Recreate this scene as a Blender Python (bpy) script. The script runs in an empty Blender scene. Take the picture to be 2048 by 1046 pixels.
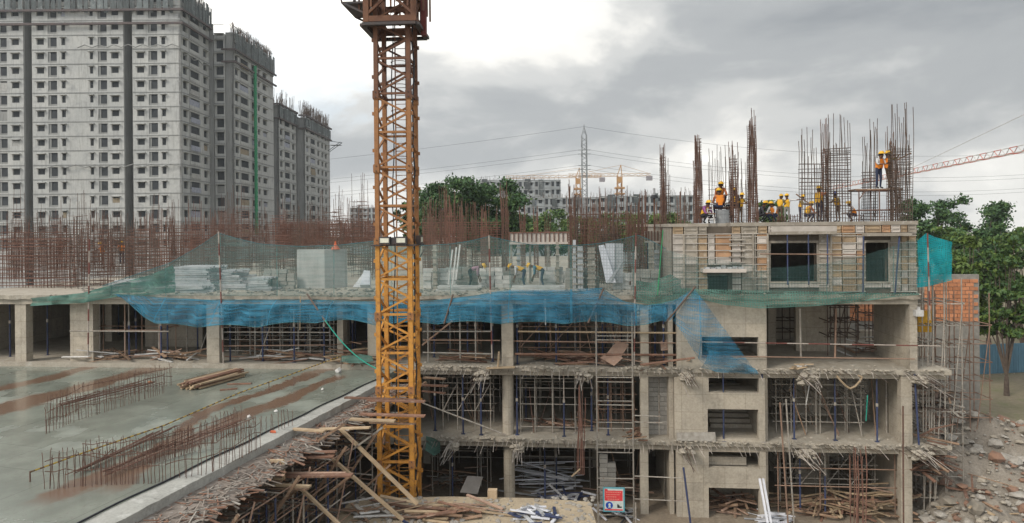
import bpy, math, random
from mathutils import Vector, Matrix, Quaternion, noise as mnoise
random.seed(7)
R = math.radians
HAZE_D = .0003
SC = bpy.context.scene
COL = SC.collection
# ------------------------------------------------------------------ camera
CAM = Vector((0, 0, 12.9)); YAW = R(5.0); ROLL = R(0.55); FPX = 1340.0; HORY = 455.0
FWD = Vector((-math.sin(YAW), math.cos(YAW), 0)); RT0 = Vector((math.cos(YAW), math.sin(YAW), 0)); UP0 = Vector((0, 0, 1))
RT = RT0*math.cos(ROLL) - UP0*math.sin(ROLL); UPV = UP0*math.cos(ROLL) + RT0*math.sin(ROLL)
cd = bpy.data.cameras.new('camera'); cam = bpy.data.objects.new('camera', cd); COL.objects.link(cam)
cam.matrix_world = Matrix(((RT.x, UPV.x, -FWD.x, CAM.x), (RT.y, UPV.y, -FWD.y, CAM.y), (RT.z, UPV.z, -FWD.z, CAM.z), (0, 0, 0, 1)))
cd.sensor_width = 36; cd.lens = FPX/2048*36; cd.shift_y = (HORY-523)/2048; cd.clip_end = 6000; cd.clip_start = .2
SC.camera = cam
# ------------------------------------------------------------------ sky, sun, exposure
SUN_AZ = R(128); SUN_EL = R(40)        # azimuth measured left of the view axis
sd = FWD*math.cos(SUN_AZ) - RT0*math.sin(SUN_AZ)
SUN = Vector((sd.x*math.cos(SUN_EL), sd.y*math.cos(SUN_EL), math.sin(SUN_EL)))
W = bpy.data.worlds.new('World'); SC.world = W; W.use_nodes = True
nt = W.node_tree; nt.nodes.clear()
def N(t, **k):
    n = nt.nodes.new(t)
    for a, b in k.items(): setattr(n, a, b)
    return n
def L(a, b): nt.links.new(a, b)
out = N('ShaderNodeOutputWorld'); bg = N('ShaderNodeBackground'); bg.inputs['Strength'].default_value = .1
sky = N('ShaderNodeTexSky', sky_type='NISHITA', sun_disc=False)
sky.sun_elevation = SUN_EL; sky.sun_rotation = math.atan2(SUN.x, SUN.y)
tc = N('ShaderNodeTexCoord'); sep = N('ShaderNodeSeparateXYZ'); L(tc.outputs['Generated'], sep.inputs[0])
def M(op, a, b=None, c=None, clamp=False):
    n = N('ShaderNodeMath', operation=op); n.use_clamp = clamp
    for i, v in enumerate((a, b, c)):
        if v is None: continue
        if isinstance(v, (int, float)): n.inputs[i].default_value = v
        else: L(v, n.inputs[i])
    return n.outputs[0]
zz = M('ADD', M('MAXIMUM', sep.outputs[2], 0.0), .16)
cx = M('DIVIDE', sep.outputs[0], zz); cy = M('DIVIDE', sep.outputs[1], zz)
comb = N('ShaderNodeCombineXYZ'); L(cx, comb.inputs[0]); L(cy, comb.inputs[1])
def fbm(scale, det, off, rough=.55, dist=0.0, src=None):
    mp = N('ShaderNodeMapping'); mp.inputs['Location'].default_value = off
    L(src or comb.outputs[0], mp.inputs[0])
    n = N('ShaderNodeTexNoise'); n.inputs['Scale'].default_value = scale; n.inputs['Detail'].default_value = det
    n.inputs['Roughness'].default_value = rough; n.inputs['Distortion'].default_value = dist
    L(mp.outputs[0], n.inputs['Vector']); return n.outputs['Fac']
def ramp(src, stops, interp='EASE'):
    r = N('ShaderNodeValToRGB'); r.color_ramp.interpolation = interp
    while len(r.color_ramp.elements) < len(stops): r.color_ramp.elements.new(.5)
    for e, (p, c) in zip(r.color_ramp.elements, stops): e.position = p; e.color = (*c, 1)
    L(src, r.inputs[0]); return r.outputs[0]
def mix(f, a, b):
    m = N('ShaderNodeMixRGB'); 
    for i, v in enumerate((f, a, b)):
        if isinstance(v, (int, float)): m.inputs[i].default_value = v
        elif isinstance(v, tuple): m.inputs[i].default_value = (*v, 1)
        else: L(v, m.inputs[i])
    return m.outputs[0]
cmb2 = N('ShaderNodeCombineXYZ'); L(sep.outputs[0], cmb2.inputs[0]); L(sep.outputs[1], cmb2.inputs[1]); L(M('MULTIPLY', sep.outputs[2], 2.3), cmb2.inputs[2])
big = fbm(1.9, 6, (7, 7, 7), .48, .25, cmb2.outputs[0])
fine = fbm(4.6, 8, (7.3, 2.9, 1), .56, .3, cmb2.outputs[0])
# thick cloud cover: grey undersides, a thin bright opening up on the left, clear strip under the deck by the horizon
def dirdot(v):
    d = N('ShaderNodeVectorMath', operation='DOT_PRODUCT'); L(tc.outputs['Generated'], d.inputs[0]); d.inputs[1].default_value = v.normalized(); return d.outputs['Value']
def smooth(v, a, b, lo=0.0, hi=1.0):
    n = N('ShaderNodeMapRange'); n.interpolation_type = 'SMOOTHSTEP'; L(v, n.inputs[0])
    for i_, q in enumerate((a, b, lo, hi)): n.inputs[i_+1].default_value = q
    return n.outputs[0]
opening = smooth(dirdot(FWD*1340 + RT0*(640-1024) + UP0*(455+260)), math.cos(R(26)), math.cos(R(3)))
sunny = M('POWER', M('MULTIPLY_ADD', dirdot(SUN), .5, .5), 2.5)
dens = M('ADD', M('MULTIPLY', big, .74), M('MULTIPLY', fine, .40)); dens = M('SUBTRACT', dens, .06)
dens = M('SUBTRACT', dens, M('MULTIPLY', opening, .17))
strip_ = smooth(M('ADD', sep.outputs[2], M('MULTIPLY', M('SUBTRACT', big, .5), .12)), .06, .115, .095, 0.0)
dens = M('SUBTRACT', dens, strip_)
cloud = ramp(dens, [(.27, (9.6, 9.35, 8.75)), (.37, (6.1, 6.0, 5.7)), (.45, (4.1, 4.15, 4.1)), (.54, (2.85, 2.97, 3.05)), (.70, (2.0, 2.15, 2.3))])
lit = N('ShaderNodeVectorMath', operation='SCALE'); L(cloud, lit.inputs[0]); L(M('MULTIPLY_ADD', sunny, 1.5, 1.0), lit.inputs['Scale'])
gap = M('MULTIPLY', M('MULTIPLY', ramp(fine, [(.36, (1, 1, 1)), (.46, (0, 0, 0))]), opening), .6)
col = mix(gap, lit.outputs[0], mix(.5, sky.outputs[0], (7.2, 8.2, 8.9)))
L(col, bg.inputs['Color']); L(bg.outputs[0], out.inputs[0])
sl = bpy.data.lights.new('sun', 'SUN'); sl.energy = 1.5; sl.angle = R(18); sl.color = (1.0, .92, .80)
so = bpy.data.objects.new('sun', sl); COL.objects.link(so); so.rotation_euler = SUN.to_track_quat('Z', 'Y').to_euler()
so.location = (-40, -30, 90)
SC.view_settings.view_transform = 'Standard'; SC.view_settings.look = 'None'; SC.view_settings.gamma = 1; SC.view_settings.use_curve_mapping = False
SC.view_settings.exposure = .68
SC.render.engine = 'CYCLES'; SC.cycles.use_denoising = True; SC.cycles.max_bounces = 8; SC.cycles.transparent_max_bounces = 24
SC.cycles.volume_bounces = 0; SC.cycles.use_fast_gi = False

# ------------------------------------------------------------------ pixel helpers (direction only; a plane gives the distance)
def P(px, py, X=None, Y=None, Z=None, D=None):
    d = FWD + RT*((px-1024)/FPX) + UPV*((HORY-py)/FPX)
    if Y is not None: t = (Y-CAM.y)/d.y
    elif Z is not None: t = (Z-CAM.z)/d.z
    elif X is not None: t = (X-CAM.x)/d.x
    else: t = D
    return CAM + d*t
def fx(px, py=600, Y=30.0): return P(px, py, Y=Y).x
def fz(px, py, Y=30.0): return P(px, py, Y=Y).z
ORDS = 'first second third fourth fifth sixth seventh eighth ninth tenth eleventh twelfth thirteenth fourteenth fifteenth sixteenth seventeenth eighteenth nineteenth twentieth'.split()
def ordw(i):
    if i < 20: return ORDS[i]
    t = ['twenty', 'thirty', 'forty', 'fifty', 'sixty', 'seventy', 'eighty', 'ninety'][(i+1)//10-2]
    u = (i+1) % 10
    return t+'-'+ORDS[u-1] if u else {'twenty':'twentieth','thirty':'thirtieth','forty':'fortieth','fifty':'fiftieth','sixty':'sixtieth','seventy':'seventieth','eighty':'eightieth','ninety':'ninetieth'}[t]
# ------------------------------------------------------------------ materials
MATS = {}
def mat(name, c1, c2=None, rough=.8, scale=3.0, bump=0.0, metal=0.0, streak=0.0, c3=None, rnd=0.0, spec=.3, fine=0.0, c3r=(.56, .7), joints=None):
    """colour c1 mottled with c2, spots of c3, vertical run-down stains (streak), per-object tone (rnd)"""
    if name in MATS: return MATS[name]
    m = bpy.data.materials.new(name); m.use_nodes = True; t = m.node_tree; b = t.nodes['Principled BSDF']
    b.inputs['Roughness'].default_value = rough; b.inputs['Metallic'].default_value = metal; b.inputs['Specular IOR Level'].default_value = spec
    def n(k): return t.nodes.new(k)
    lk = t.links.new
    geo = n('ShaderNodeNewGeometry')
    def nz(sc, det=5, vec=None, r=.6):
        x = n('ShaderNodeTexNoise'); x.inputs['Scale'].default_value = sc; x.inputs['Detail'].default_value = det; x.inputs['Roughness'].default_value = r
        lk(vec or geo.outputs['Position'], x.inputs['Vector']); return x.outputs['Fac']
    def mx(f, a, bb, typ='MIX'):
        x = n('ShaderNodeMixRGB'); x.blend_type = typ
        for i, v in enumerate((f, a, bb)):
            if isinstance(v, (int, float)): x.inputs[i].default_value = v
            elif isinstance(v, tuple): x.inputs[i].default_value = (*v, 1)
            else: lk(v, x.inputs[i])
        return x.outputs[0]
    def rp(s, a, c):
        x = n('ShaderNodeMapRange'); x.inputs[1].default_value = a; x.inputs[2].default_value = c; lk(s, x.inputs[0]); return x.outputs[0]
    c2 = c2 or tuple(v*.72 for v in c1)
    col = mx(rp(nz(scale), .35, .65), c1, c2)
    if c3: col = mx(rp(nz(scale*1.9, 6), *c3r), col, c3)
    if streak:
        mp = n('ShaderNodeMapping'); mp.inputs['Scale'].default_value = (1, 1, .12); lk(geo.outputs['Position'], mp.inputs[0])
        s = rp(nz(2.6, 5, mp.outputs[0], .65), .5, .72)
        mm = n('ShaderNodeMath'); mm.operation = 'MULTIPLY'; lk(s, mm.inputs[0]); mm.inputs[1].default_value = streak
        col = mx(mm.outputs[0], col, tuple(v*.42 for v in c1))
    if fine: col = mx(fine, col, mx(rp(nz(scale*9, 3), .3, .7), tuple(v*.5 for v in c1), tuple(min(1, v*1.35) for v in c1)))
    if joints:                               # shutter-board joints left in cast concrete
        sx = n('ShaderNodeSeparateXYZ'); lk(geo.outputs['Position'], sx.inputs[0]); ad = n('ShaderNodeMath'); ad.operation = 'ADD'; lk(sx.outputs[0], ad.inputs[0]); lk(sx.outputs[1], ad.inputs[1])
        cb = n('ShaderNodeCombineXYZ'); lk(ad.outputs[0], cb.inputs[0]); lk(sx.outputs[2], cb.inputs[1])
        bk = n('ShaderNodeTexBrick'); bk.offset = 0; bk.inputs['Scale'].default_value = 1; bk.inputs['Brick Width'].default_value = joints[0]; bk.inputs['Row Height'].default_value = joints[1]; bk.inputs['Mortar Size'].default_value = .012; bk.inputs['Mortar Smooth'].default_value = .6
        bk.inputs['Color1'].default_value = (1.06,1.05,1.03,1); bk.inputs['Color2'].default_value = (.93,.935,.94,1); bk.inputs['Mortar'].default_value = (.62,.6,.57,1); lk(cb.outputs[0], bk.inputs['Vector'])
        col = mx(.85, col, bk.outputs['Color'], 'MULTIPLY')
    if rnd:
        oi = n('ShaderNodeObjectInfo'); x = n('ShaderNodeMapRange'); x.inputs[3].default_value = 1-rnd; x.inputs[4].default_value = 1+rnd*.6
        lk(oi.outputs['Random'], x.inputs[0])
        hs = n('ShaderNodeHueSaturation'); lk(x.outputs[0], hs.inputs['Value']); lk(col, hs.inputs['Color']); col = hs.outputs[0]
    lk(col, b.inputs['Base Color'])
    if bump:
        bp = n('ShaderNodeBump'); bp.inputs['Strength'].default_value = bump; bp.inputs['Distance'].default_value = .04
        lk(nz(scale*5, 6), bp.inputs['Height']); lk(bp.outputs[0], b.inputs['Normal'])
    MATS[name] = m; return m
CONC = mat('concrete', (.43, .385, .32), (.345, .305, .25), .88, 1.3, .25, streak=.5, c3=(.27, .24, .20), fine=.25, joints=(.92,.78))
CONCD = mat('concrete_slab', (.38, .345, .29), (.28, .245, .2), .9, 1.7, .4, c3=(.43, .41, .37), fine=.3)
CONCT = mat('tower_concrete', (.445, .45, .44), (.36, .37, .37), .9, .22, 0, streak=.65, c3=(.29, .30, .305), fine=.15)
CONCG = mat('tower_shear_concrete', (.27, .275, .27), (.22, .225, .225), .9, .15, 0, streak=.5)
BLOCKM = mat('block', (.34, .325, .30), (.27, .255, .23), .92, 2.5, .3, rnd=.18, fine=.3)
MORTAR = mat('mortar', (.27, .255, .23), (.2, .19, .17), .95, 4, .3)
DARKIN = mat('painted_interior_shade', (.05, .055, .062), (.035, .04, .047), .95, 1.0)  # shade of the rooms, painted on sheets behind unglazed openings
RUST = mat('rusty_steel', (.165, .095, .072), (.11, .066, .053), .85, 6, 0, c3=(.24, .12, .075), rnd=.2)
RUSTR = mat('red_rust_steel', (.21, .11, .082), (.145, .078, .061), .85, 4, 0, rnd=.25)
RUSTG = mat('weathered_rebar', (.115, .085, .07), (.08, .06, .05), .8, 5, 0, c3=(.2, .1, .06), rnd=.25)
CEMBAR = mat('cement_coated_bar', (.48, .44, .40), (.32, .28, .25), .9, 9, 0, rnd=.3)
PIPE = mat('scaffold_pipe', (.40, .375, .335), (.29, .26, .225), .65, 5, 0, c3=(.2, .11, .07), rnd=.25, metal=.15)
PIPER = mat('rusty_pipe', (.32, .21, .155), (.23, .15, .11), .75, 5, 0, rnd=.25)
BLUEP = mat('blue_prop_paint', (.035, .05, .13), (.05, .06, .1), .55, 5, 0, c3=(.12, .09, .08), rnd=.25, c3r=(.62, .75))
WOOD = mat('timber', (.29, .19, .125), (.2, .13, .09), .85, 3.5, .1, c3=(.37, .28, .2), rnd=.3)
WOODR = mat('red_brown_timber', (.23, .125, .085), (.155, .09, .065), .85, 3.5, .1, c3=(.31, .22, .17), rnd=.3)
WOODP = mat('pale_timber', (.44, .34, .23), (.34, .25, .16), .8, 3.5, .1, rnd=.22)
PLY = mat('plywood', (.34, .23, .17), (.26, .17, .13), .8, 2, .1, c3=(.4, .32, .26), rnd=.2)
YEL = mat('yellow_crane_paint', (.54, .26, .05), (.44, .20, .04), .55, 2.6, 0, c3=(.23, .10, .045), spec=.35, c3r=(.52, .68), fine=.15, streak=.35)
YELB = mat('backlit_crane_paint', (.33, .155, .06), (.24, .11, .045), .6, 2.6, 0, fine=.15, streak=.35, c3=(.2, .09, .045), c3r=(.55, .7))  # backlight darkening painted into the base colour, under rust spots
YELC = mat('rusted_backlit_crane_paint', (.16, .075, .042), (.11, .052, .034), .7, 2.2, 0, c3=(.12, .06, .04), c3r=(.55, .7))  # strongest backlight darkening painted in for the mast top, with rust
CRDARK = mat('dark_crane_steel', (.05, .05, .055), (.07, .05, .045), .6, 3)
ALU = mat('grey_formwork_metal', (.52, .53, .55), (.4, .41, .43), .5, 4, 0, metal=.25, rnd=.25, c3=(.3, .29, .28))
ALUW = mat('white_panel', (.66, .67, .72), (.56, .57, .62), .6, 4, 0, rnd=.1)
PANEL = mat('formwork_panel', (.36, .325, .275), (.27, .235, .195), .8, 2.2, .15, c3=(.46, .43, .39), rnd=.2)
PANELT = mat('tan_formwork_panel', (.40, .30, .195), (.31, .225, .15), .8, 2.2, .15, c3=(.46, .38, .29), rnd=.2)
PANELO = mat('orange_formwork_panel', (.46, .28, .16), (.36, .22, .135), .78, 2.2, .15, c3=(.42, .3, .2), rnd=.15)
PANELW = mat('pale_formwork_panel', (.54, .49, .45), (.43, .39, .35), .8, 2.2, .15, rnd=.12)
DIRT = mat('dirt', (.20, .165, .12), (.13, .125, .07), .95, .35, .6, c3=(.09, .12, .04), fine=.3)
SANDM = mat('sand', (.40, .33, .235), (.31, .25, .18), .95, 1.5, .5, fine=.3)
RUBBLE = mat('rubble', (.33, .31, .28), (.22, .2, .175), .95, 5, .3, rnd=.3)
WHITEM = mat('white_scrap', (.62, .61, .6), (.48, .47, .45), .8, 5, rnd=.2)
BLACKM = mat('black_rubber', (.028, .03, .036), None, .6, 4)
SKIN = mat('skin', (.17, .085, .05), None, .6, 20)
HARD = mat('yellow_helmet', (.80, .46, .015), None, .35, 8, spec=.5)
HARDB = mat('blue_helmet', (.02, .06, .32), None, .35, 8, spec=.5)
VESTY = mat('yellow_vest', (.72, .40, .03), (.6, .33, .03), .8, 9)
VESTO = mat('orange_vest', (.75, .24, .02), (.62, .2, .03), .8, 9)
LAMPG = mat('lamp_glass', (.72, .71, .6), None, .2, 5, spec=.6)
REDP = mat('red_pole_paint', (.19, .065, .055), (.14, .055, .045), .7, 5, rnd=.1)
WHITEP = mat('white_pole_paint', (.40, .35, .31), (.28, .24, .21), .7, 5)
BRICKO = mat('orange_brick', (.55, .24, .12), (.45, .19, .1), .9, 4, .2, rnd=.25)
GREENC = mat('green_chute', (.03, .26, .12), (.03, .2, .1), .6, 1.5)
def flat(name, c, rough=.8, spec=.3): return mat(name, c, tuple(v*.85 for v in c), rough, 9, spec=spec)

# ------------------------------------------------------------------ mesh building
class MB:
    def __init__(s): s.v = []; s.f = []; s.m = []
    def _add(s, vs, fs, mi=0):
        o = len(s.v); s.v += [tuple(v) for v in vs]; s.f += [tuple(i+o for i in f) for f in fs]; s.m += [mi]*len(fs)
    def box(s, x0, x1, y0, y1, z0, z1, mi=0):
        s._add([(x0,y0,z0),(x1,y0,z0),(x1,y1,z0),(x0,y1,z0),(x0,y0,z1),(x1,y0,z1),(x1,y1,z1),(x0,y1,z1)],
               [(0,3,2,1),(4,5,6,7),(0,1,5,4),(1,2,6,5),(2,3,7,6),(3,0,4,7)], mi); return s
    def bar(s, a, b, w, h=None, up=(0,0,1), mi=0):
        """rectangular bar from a to b, w across, h along 'up'"""
        a = Vector(a); b = Vector(b); h = h or w; d = (b-a).normalized(); u = Vector(up)
        if abs(d.dot(u)) > .98: u = Vector((0,1,0))
        x = d.cross(u).normalized()*w/2; u = x.cross(d).normalized()*h/2
        vs = [a-x-u, a+x-u, a+x+u, a-x+u, b-x-u, b+x-u, b+x+u, b-x+u]
        s._add(vs, [(0,3,2,1),(4,5,6,7),(0,1,5,4),(1,2,6,5),(2,3,7,6),(3,0,4,7)], mi); return s
    def tube(s, a, b, r, n=6, r2=None, mi=0, cap=True):
        a = Vector(a); b = Vector(b); r2 = r if r2 is None else r2; d = (b-a).normalized(); u = Vector((0,0,1)) if abs(d.z) < .95 else Vector((0,1,0))
        x = d.cross(u).normalized(); y = x.cross(d)
        vs = []
        for p, q in ((a, r), (b, r2)):
            for i in range(n): t = 2*math.pi*i/n; vs.append(p+x*math.cos(t)*q+y*math.sin(t)*q)
        fs = [(i, (i+1)%n, n+(i+1)%n, n+i) for i in range(n)]
        if cap: fs += [tuple(range(n-1, -1, -1)), tuple(range(n, 2*n))]
        s._add(vs, fs, mi); return s
    def path(s, pts, r, n=5, mi=0):
        for a, b in zip(pts, pts[1:]): s.tube(a, b, r, n, mi=mi)
        return s
    def quad(s, a, b, c, d, mi=0): s._add([a,b,c,d], [(0,1,2,3)], mi); return s
    def prism(s, poly, z0, z1, mi=0):
        n = len(poly); vs = [(x,y,z0) for x,y in poly]+[(x,y,z1) for x,y in poly]
        s._add(vs, [tuple(range(n-1,-1,-1)), tuple(range(n,2*n))]+[(i,(i+1)%n,n+(i+1)%n,n+i) for i in range(n)], mi); return s
    def rock(s, c, r, rng, mi=0, flatz=.6):
        t = (1+5**.5)/2
        vs = [(-1,t,0),(1,t,0),(-1,-t,0),(1,-t,0),(0,-1,t),(0,1,t),(0,-1,-t),(0,1,-t),(t,0,-1),(t,0,1),(-t,0,-1),(-t,0,1)]
        fs = [(0,11,5),(0,5,1),(0,1,7),(0,7,10),(0,10,11),(1,5,9),(5,11,4),(11,10,2),(10,7,6),(7,1,8),(3,9,4),(3,4,2),(3,2,6),(3,6,8),(3,8,9),(4,9,5),(2,4,11),(6,2,10),(8,6,7),(9,8,1)]
        o = [(c[0]+x*r*.55*rng.uniform(.6,1.2), c[1]+y*r*.55*rng.uniform(.6,1.2), c[2]+z*r*.55*flatz*rng.uniform(.6,1.2)) for x,y,z in vs]
        s._add(o, fs, mi); return s
    def mesh(s, name, mats):
        me = bpy.data.meshes.new(name); me.from_pydata(s.v, [], s.f)
        for m in (mats if isinstance(mats, (list, tuple)) else [mats]): me.materials.append(m)
        if any(s.m): me.polygons.foreach_set('material_index', s.m)
        me.update(); return me
    def build(s, name, mats, parent=None, smooth=False, kind=None):
        me = s.mesh(name, mats)
        if smooth: me.polygons.foreach_set('use_smooth', [True]*len(me.polygons))
        return link(name, me, parent, kind=kind)
def link(name, me, parent=None, loc=None, rot=None, scale=None, kind=None):
    o = bpy.data.objects.new(name, me); COL.objects.link(o)
    if parent: o.parent = parent
    if loc is not None: o.location = loc
    if rot is not None: o.rotation_euler = rot
    if scale is not None: o.scale = scale
    if kind: o['kind'] = kind
    return o
def tag(o, label, cat, group=None):
    o['label'] = label; o['category'] = cat
    if group: o['group'] = group
    return o
def thing(name, label, cat, loc=(0,0,0), rz=0, group=None):
    o = bpy.data.objects.new(name, None); COL.objects.link(o); o.location = loc; o.rotation_euler = (0,0,rz); o.empty_display_size = .2
    return tag(o, label, cat, group)
def copy_tree(o, parent=None):
    c = o.copy(); COL.objects.link(c); c.parent = parent
    for ch in list(o.children): copy_tree(ch, c)
    return c
UNITBOX = {}
def ubox(m):
    if m.name not in UNITBOX: UNITBOX[m.name] = MB().box(-.5,.5,-.5,.5,-.5,.5).mesh('piece_'+m.name, m)
    return UNITBOX[m.name]
def stick(name, a, b, w, h, m, parent=None, roll=0.0):
    """one plank / batten / bar as an object sharing a unit mesh"""
    a = Vector(a); b = Vector(b); d = b-a
    q = d.to_track_quat('X', 'Z')
    o = link(name, ubox(m), parent, (a+b)/2); o.rotation_mode = 'QUATERNION'; o.rotation_quaternion = q @ Quaternion((1,0,0), roll); o.scale = (d.length, w, h)
    return o
UNITTUBE = {}
def pipe(name, a, b, r, m, parent=None, n=8):
    if m.name not in UNITTUBE: UNITTUBE[m.name] = MB().tube((0,0,0),(1,0,0),1,n).mesh('tube_'+m.name, m)
    a = Vector(a); b = Vector(b); d = b-a
    o = link(name, UNITTUBE[m.name], parent, a); o.rotation_mode = 'QUATERNION'; o.rotation_quaternion = d.to_track_quat('X', 'Z'); o.scale = (d.length, r, r)
    return o
def wall_holes(mb, x0, x1, z0, z1, y, depth, holes, mi=0):
    """wall facing -Y at y, 'depth' thick, with real openings (hx0,hx1,hz0,hz1) and their reveals"""
    xs = sorted({x0, x1, *[v for h in holes for v in h[:2] if x0 < v < x1]}); zs = sorted({z0, z1, *[v for h in holes for v in h[2:4] if z0 < v < z1]})
    def solid(i, k):
        if i < 0 or k < 0 or i >= len(xs)-1 or k >= len(zs)-1: return False
        cx, cz = (xs[i]+xs[i+1])/2, (zs[k]+zs[k+1])/2
        return not any(h[0] < cx < h[1] and h[2] < cz < h[3] for h in holes)
    yb = y+depth
    for i in range(len(xs)-1):
        for k in range(len(zs)-1):
            if not solid(i, k): continue
            a, b, c, d = xs[i], xs[i+1], zs[k], zs[k+1]
            mb.quad((a,y,c),(b,y,c),(b,y,d),(a,y,d),mi); mb.quad((b,yb,c),(a,yb,c),(a,yb,d),(b,yb,d),mi)
            if not solid(i-1,k): mb.quad((a,yb,c),(a,y,c),(a,y,d),(a,yb,d),mi)
            if not solid(i+1,k): mb.quad((b,y,c),(b,yb,c),(b,yb,d),(b,y,d),mi)
            if not solid(i,k-1): mb.quad((a,yb,c),(b,yb,c),(b,y,c),(a,y,c),mi)
            if not solid(i,k+1): mb.quad((a,y,d),(b,y,d),(b,yb,d),(a,yb,d),mi)
# ================================================================== ground
g = MB(); n = 24
def gq(x0, x1, y0, y1): g.quad((x0,y0,0),(x1,y0,0),(x1,y1,0),(x0,y1,0))
gq(-900, 900, -150, 1000)
o = g.build('ground', DIRT); o['kind'] = 'structure'
# ================================================================== main concrete frame
FY = 30.0
L1, L2, L3, L4 = 3.40, 6.62, 9.87, 13.02
XL, XR = fx(-120), fx(1842, 600)
XBOX = fx(1345, 500)                       # left end of the taller block
rng = random.Random(3)
bld = thing('concrete_frame_building', 'unfinished grey concrete frame building with open storeys behind the yellow crane', 'building', (0,0,0))
def slab(x0, x1, y0, y1, top, th, m=CONCD):
    """floor slab with a slightly broken front edge"""
    mb = MB(); nx = max(2, int((x1-x0)/.28)); r = random.Random(int(x0*10+top*7)); fr = []
    for i in range(nx+1):
        x = x0+(x1-x0)*i/nx; fr.append((x, y0+r.uniform(-.05,.05), top+r.uniform(-.012,.012), top-th+r.uniform(-.03,.03)))
    for (xa,ya,ta,ba),(xb,yb,tb,bb) in zip(fr, fr[1:]):
        mb.quad((xa,ya,ta),(xb,yb,tb),(xb,y1,top),(xa,y1,top)); mb.quad((xa,ya,ba),(xb,yb,bb),(xb,yb,tb),(xa,ya,ta)); mb.quad((xa,y1,top-th),(xb,y1,top-th),(xb,yb,bb),(xa,ya,ba))
    mb.quad((x0,y1,top),(x1,y1,top),(x1,y1,top-th),(x0,y1,top-th))
    for xx, k in ((x0, 0), (x1, -1)): mb.quad((xx,fr[k][1],fr[k][3]),(xx,fr[k][1],fr[k][2]),(xx,y1,top),(xx,y1,top-th))
    return mb.build('floor_slab', m, bld)
XR2 = fx(1905, 740)
slab(XL, XR, FY, 40.5, L3, .2); slab(XL, XBOX-1.2, 40.5, 70, L3, .2)
slab(XL, XR2, FY+.1, 47, L2, .2); slab(XL, XR2, FY+.1, 47, L1, .2)
def part_box(name, x0, x1, y0, y1, z0, z1, m=CONC): return MB().box(x0,x1,y0,y1,z0,z1).build(name, m, bld)
# edge beams under each slab
part_box('edge_beam', XL, XR-.05, FY+.16, FY+.46, L3-.44, L3-.2)
part_box('edge_beam', fx(770), XR2-.1, FY+.3, FY+.6, L2-.42, L2-.2)
part_box('edge_beam', fx(700), XR2-.1, FY+.3, FY+.6, L1-.45, L1-.2)
for yb in (36.2, 42):
    for z in (L1, L2, L3): part_box('inner_beam', XL, XBOX, yb, yb+.3, z-.55, z-.2)
def column(px0, px1, z0, z1, y=FY+.2, dep=.42, py=650, name='column'):
    return part_box(name, fx(px0, py, y), fx(px1, py, y), y, y+dep, z0, z1)
S = ((L2, L3-.2, 660), (L1, L2-.2, 810), (0, L1-.2, 970))
column(140, 186, L2, L3-.2, FY+.55); column(413, 438, L2, L3-.2, FY+.15)
column(674, 686, L2, L3-.2, FY+1.4, .5); column(735, 752, L2, L3-.2, FY+.6, .5)
column(30, 52, L2, L3-.2)
def round_column(px, w, z0, z1, y, py):
    x = fx(px, py, y); MB().tube((x, y, z0), (x, y, z1), w/2, 20).build('column', CONC, bld, smooth=False)
for z0, z1, py in S:
    if z0 == L2: column(1003, 1026, z0, z1, FY+.2, .45, py)
    else: round_column(1016 if z0 else 1019, .52, z0, z1, FY+.75, py)
    column(1281, 1297, z0, z1, FY+.35, .4, py)
    for ix in range(9):                     # inner rows
        x = XL+4+ix*4.6
        if x < XBOX+8:
            part_box('column', x, x+.4, 36.1, 36.5, z0, z1); part_box('column', x, x+.4, 42, 42.4, z0, z1)
# shear / stair wall at right with landing openings
WY = FY+.12
xa, xb = fx(1354, 650), fx(1534, 650)
def zz_(px, py): return fz(px, py, WY)
w = MB(); wall_holes(w, xa, xb, L2, L3-.2, WY, .25, [(fx(1405,700), fx(1519,700), zz_(1460,717), zz_(1460,674))]); w.build('stair_wall', CONC, bld)
w = MB(); wall_holes(w, fx(1350,800), fx(1532,800), L1, L2-.42, WY+.03, .25, [(fx(1419,800), fx(1520,800), zz_(1470,786), L2-.425), (fx(1417,850), fx(1519,850), zz_(1470,879), zz_(1470,819))]); w.build('stair_wall', CONC, bld)
w = MB(); wall_holes(w, fx(1354,950), fx(1534,950), 0, L1-.45, WY+.03, .25, [(fx(1419,920), fx(1521,920), zz_(1470,937), L1-.455), (fx(1419,1000), fx(1521,1000), -.01, zz_(1470,977))]); w.build('stair_wall', CONC, bld)
# formwork joint lines and tie holes on the walls: shallow recessed grooves read as thin dark strips
# landings and flights behind the openings
for z in (zz_(1470,786)-.05, zz_(1470,937)-.05, zz_(1460,717)-.05):
    part_box('stair_landing', fx(1400,800), fx(1530,800), WY+.6, WY+1.7, z-.18, z)
part_box('stair_beam', fx(1419,930), fx(1500,930), WY+.5, WY+.7, zz_(1470,937)-.02, zz_(1470,937)+.34)
xs0, xs1 = fx(1418,800, 32.5), fx(1520,800, 32.5)
for z0, z1 in ((0, 2.2), (L1, L1+1.6), (L2, L2+1.6)):
    st = MB()
    for k in range(9): st.box(xs0, xs1, 32.2+k*.27, 32.2+(k+1)*.27, z0+k*(z1-z0)/9-.15, z0+(k+1)*(z1-z0)/9)
    st.build('stair_flight', CONCD, bld)
part_box('stair_back_wall', fx(1345,800), fx(1540,800), 35.4, 35.6, 0, L3-.2)
part_box('stair_side_wall', fx(1345,800)-.1, fx(1345,800)+.1, WY+.3, 35.4, 0, L3-.2)
part_box('stair_side_wall', fx(1535,800)-.1, fx(1535,800)+.12, WY+.3, 35.4, 0, L3-.2)
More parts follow.
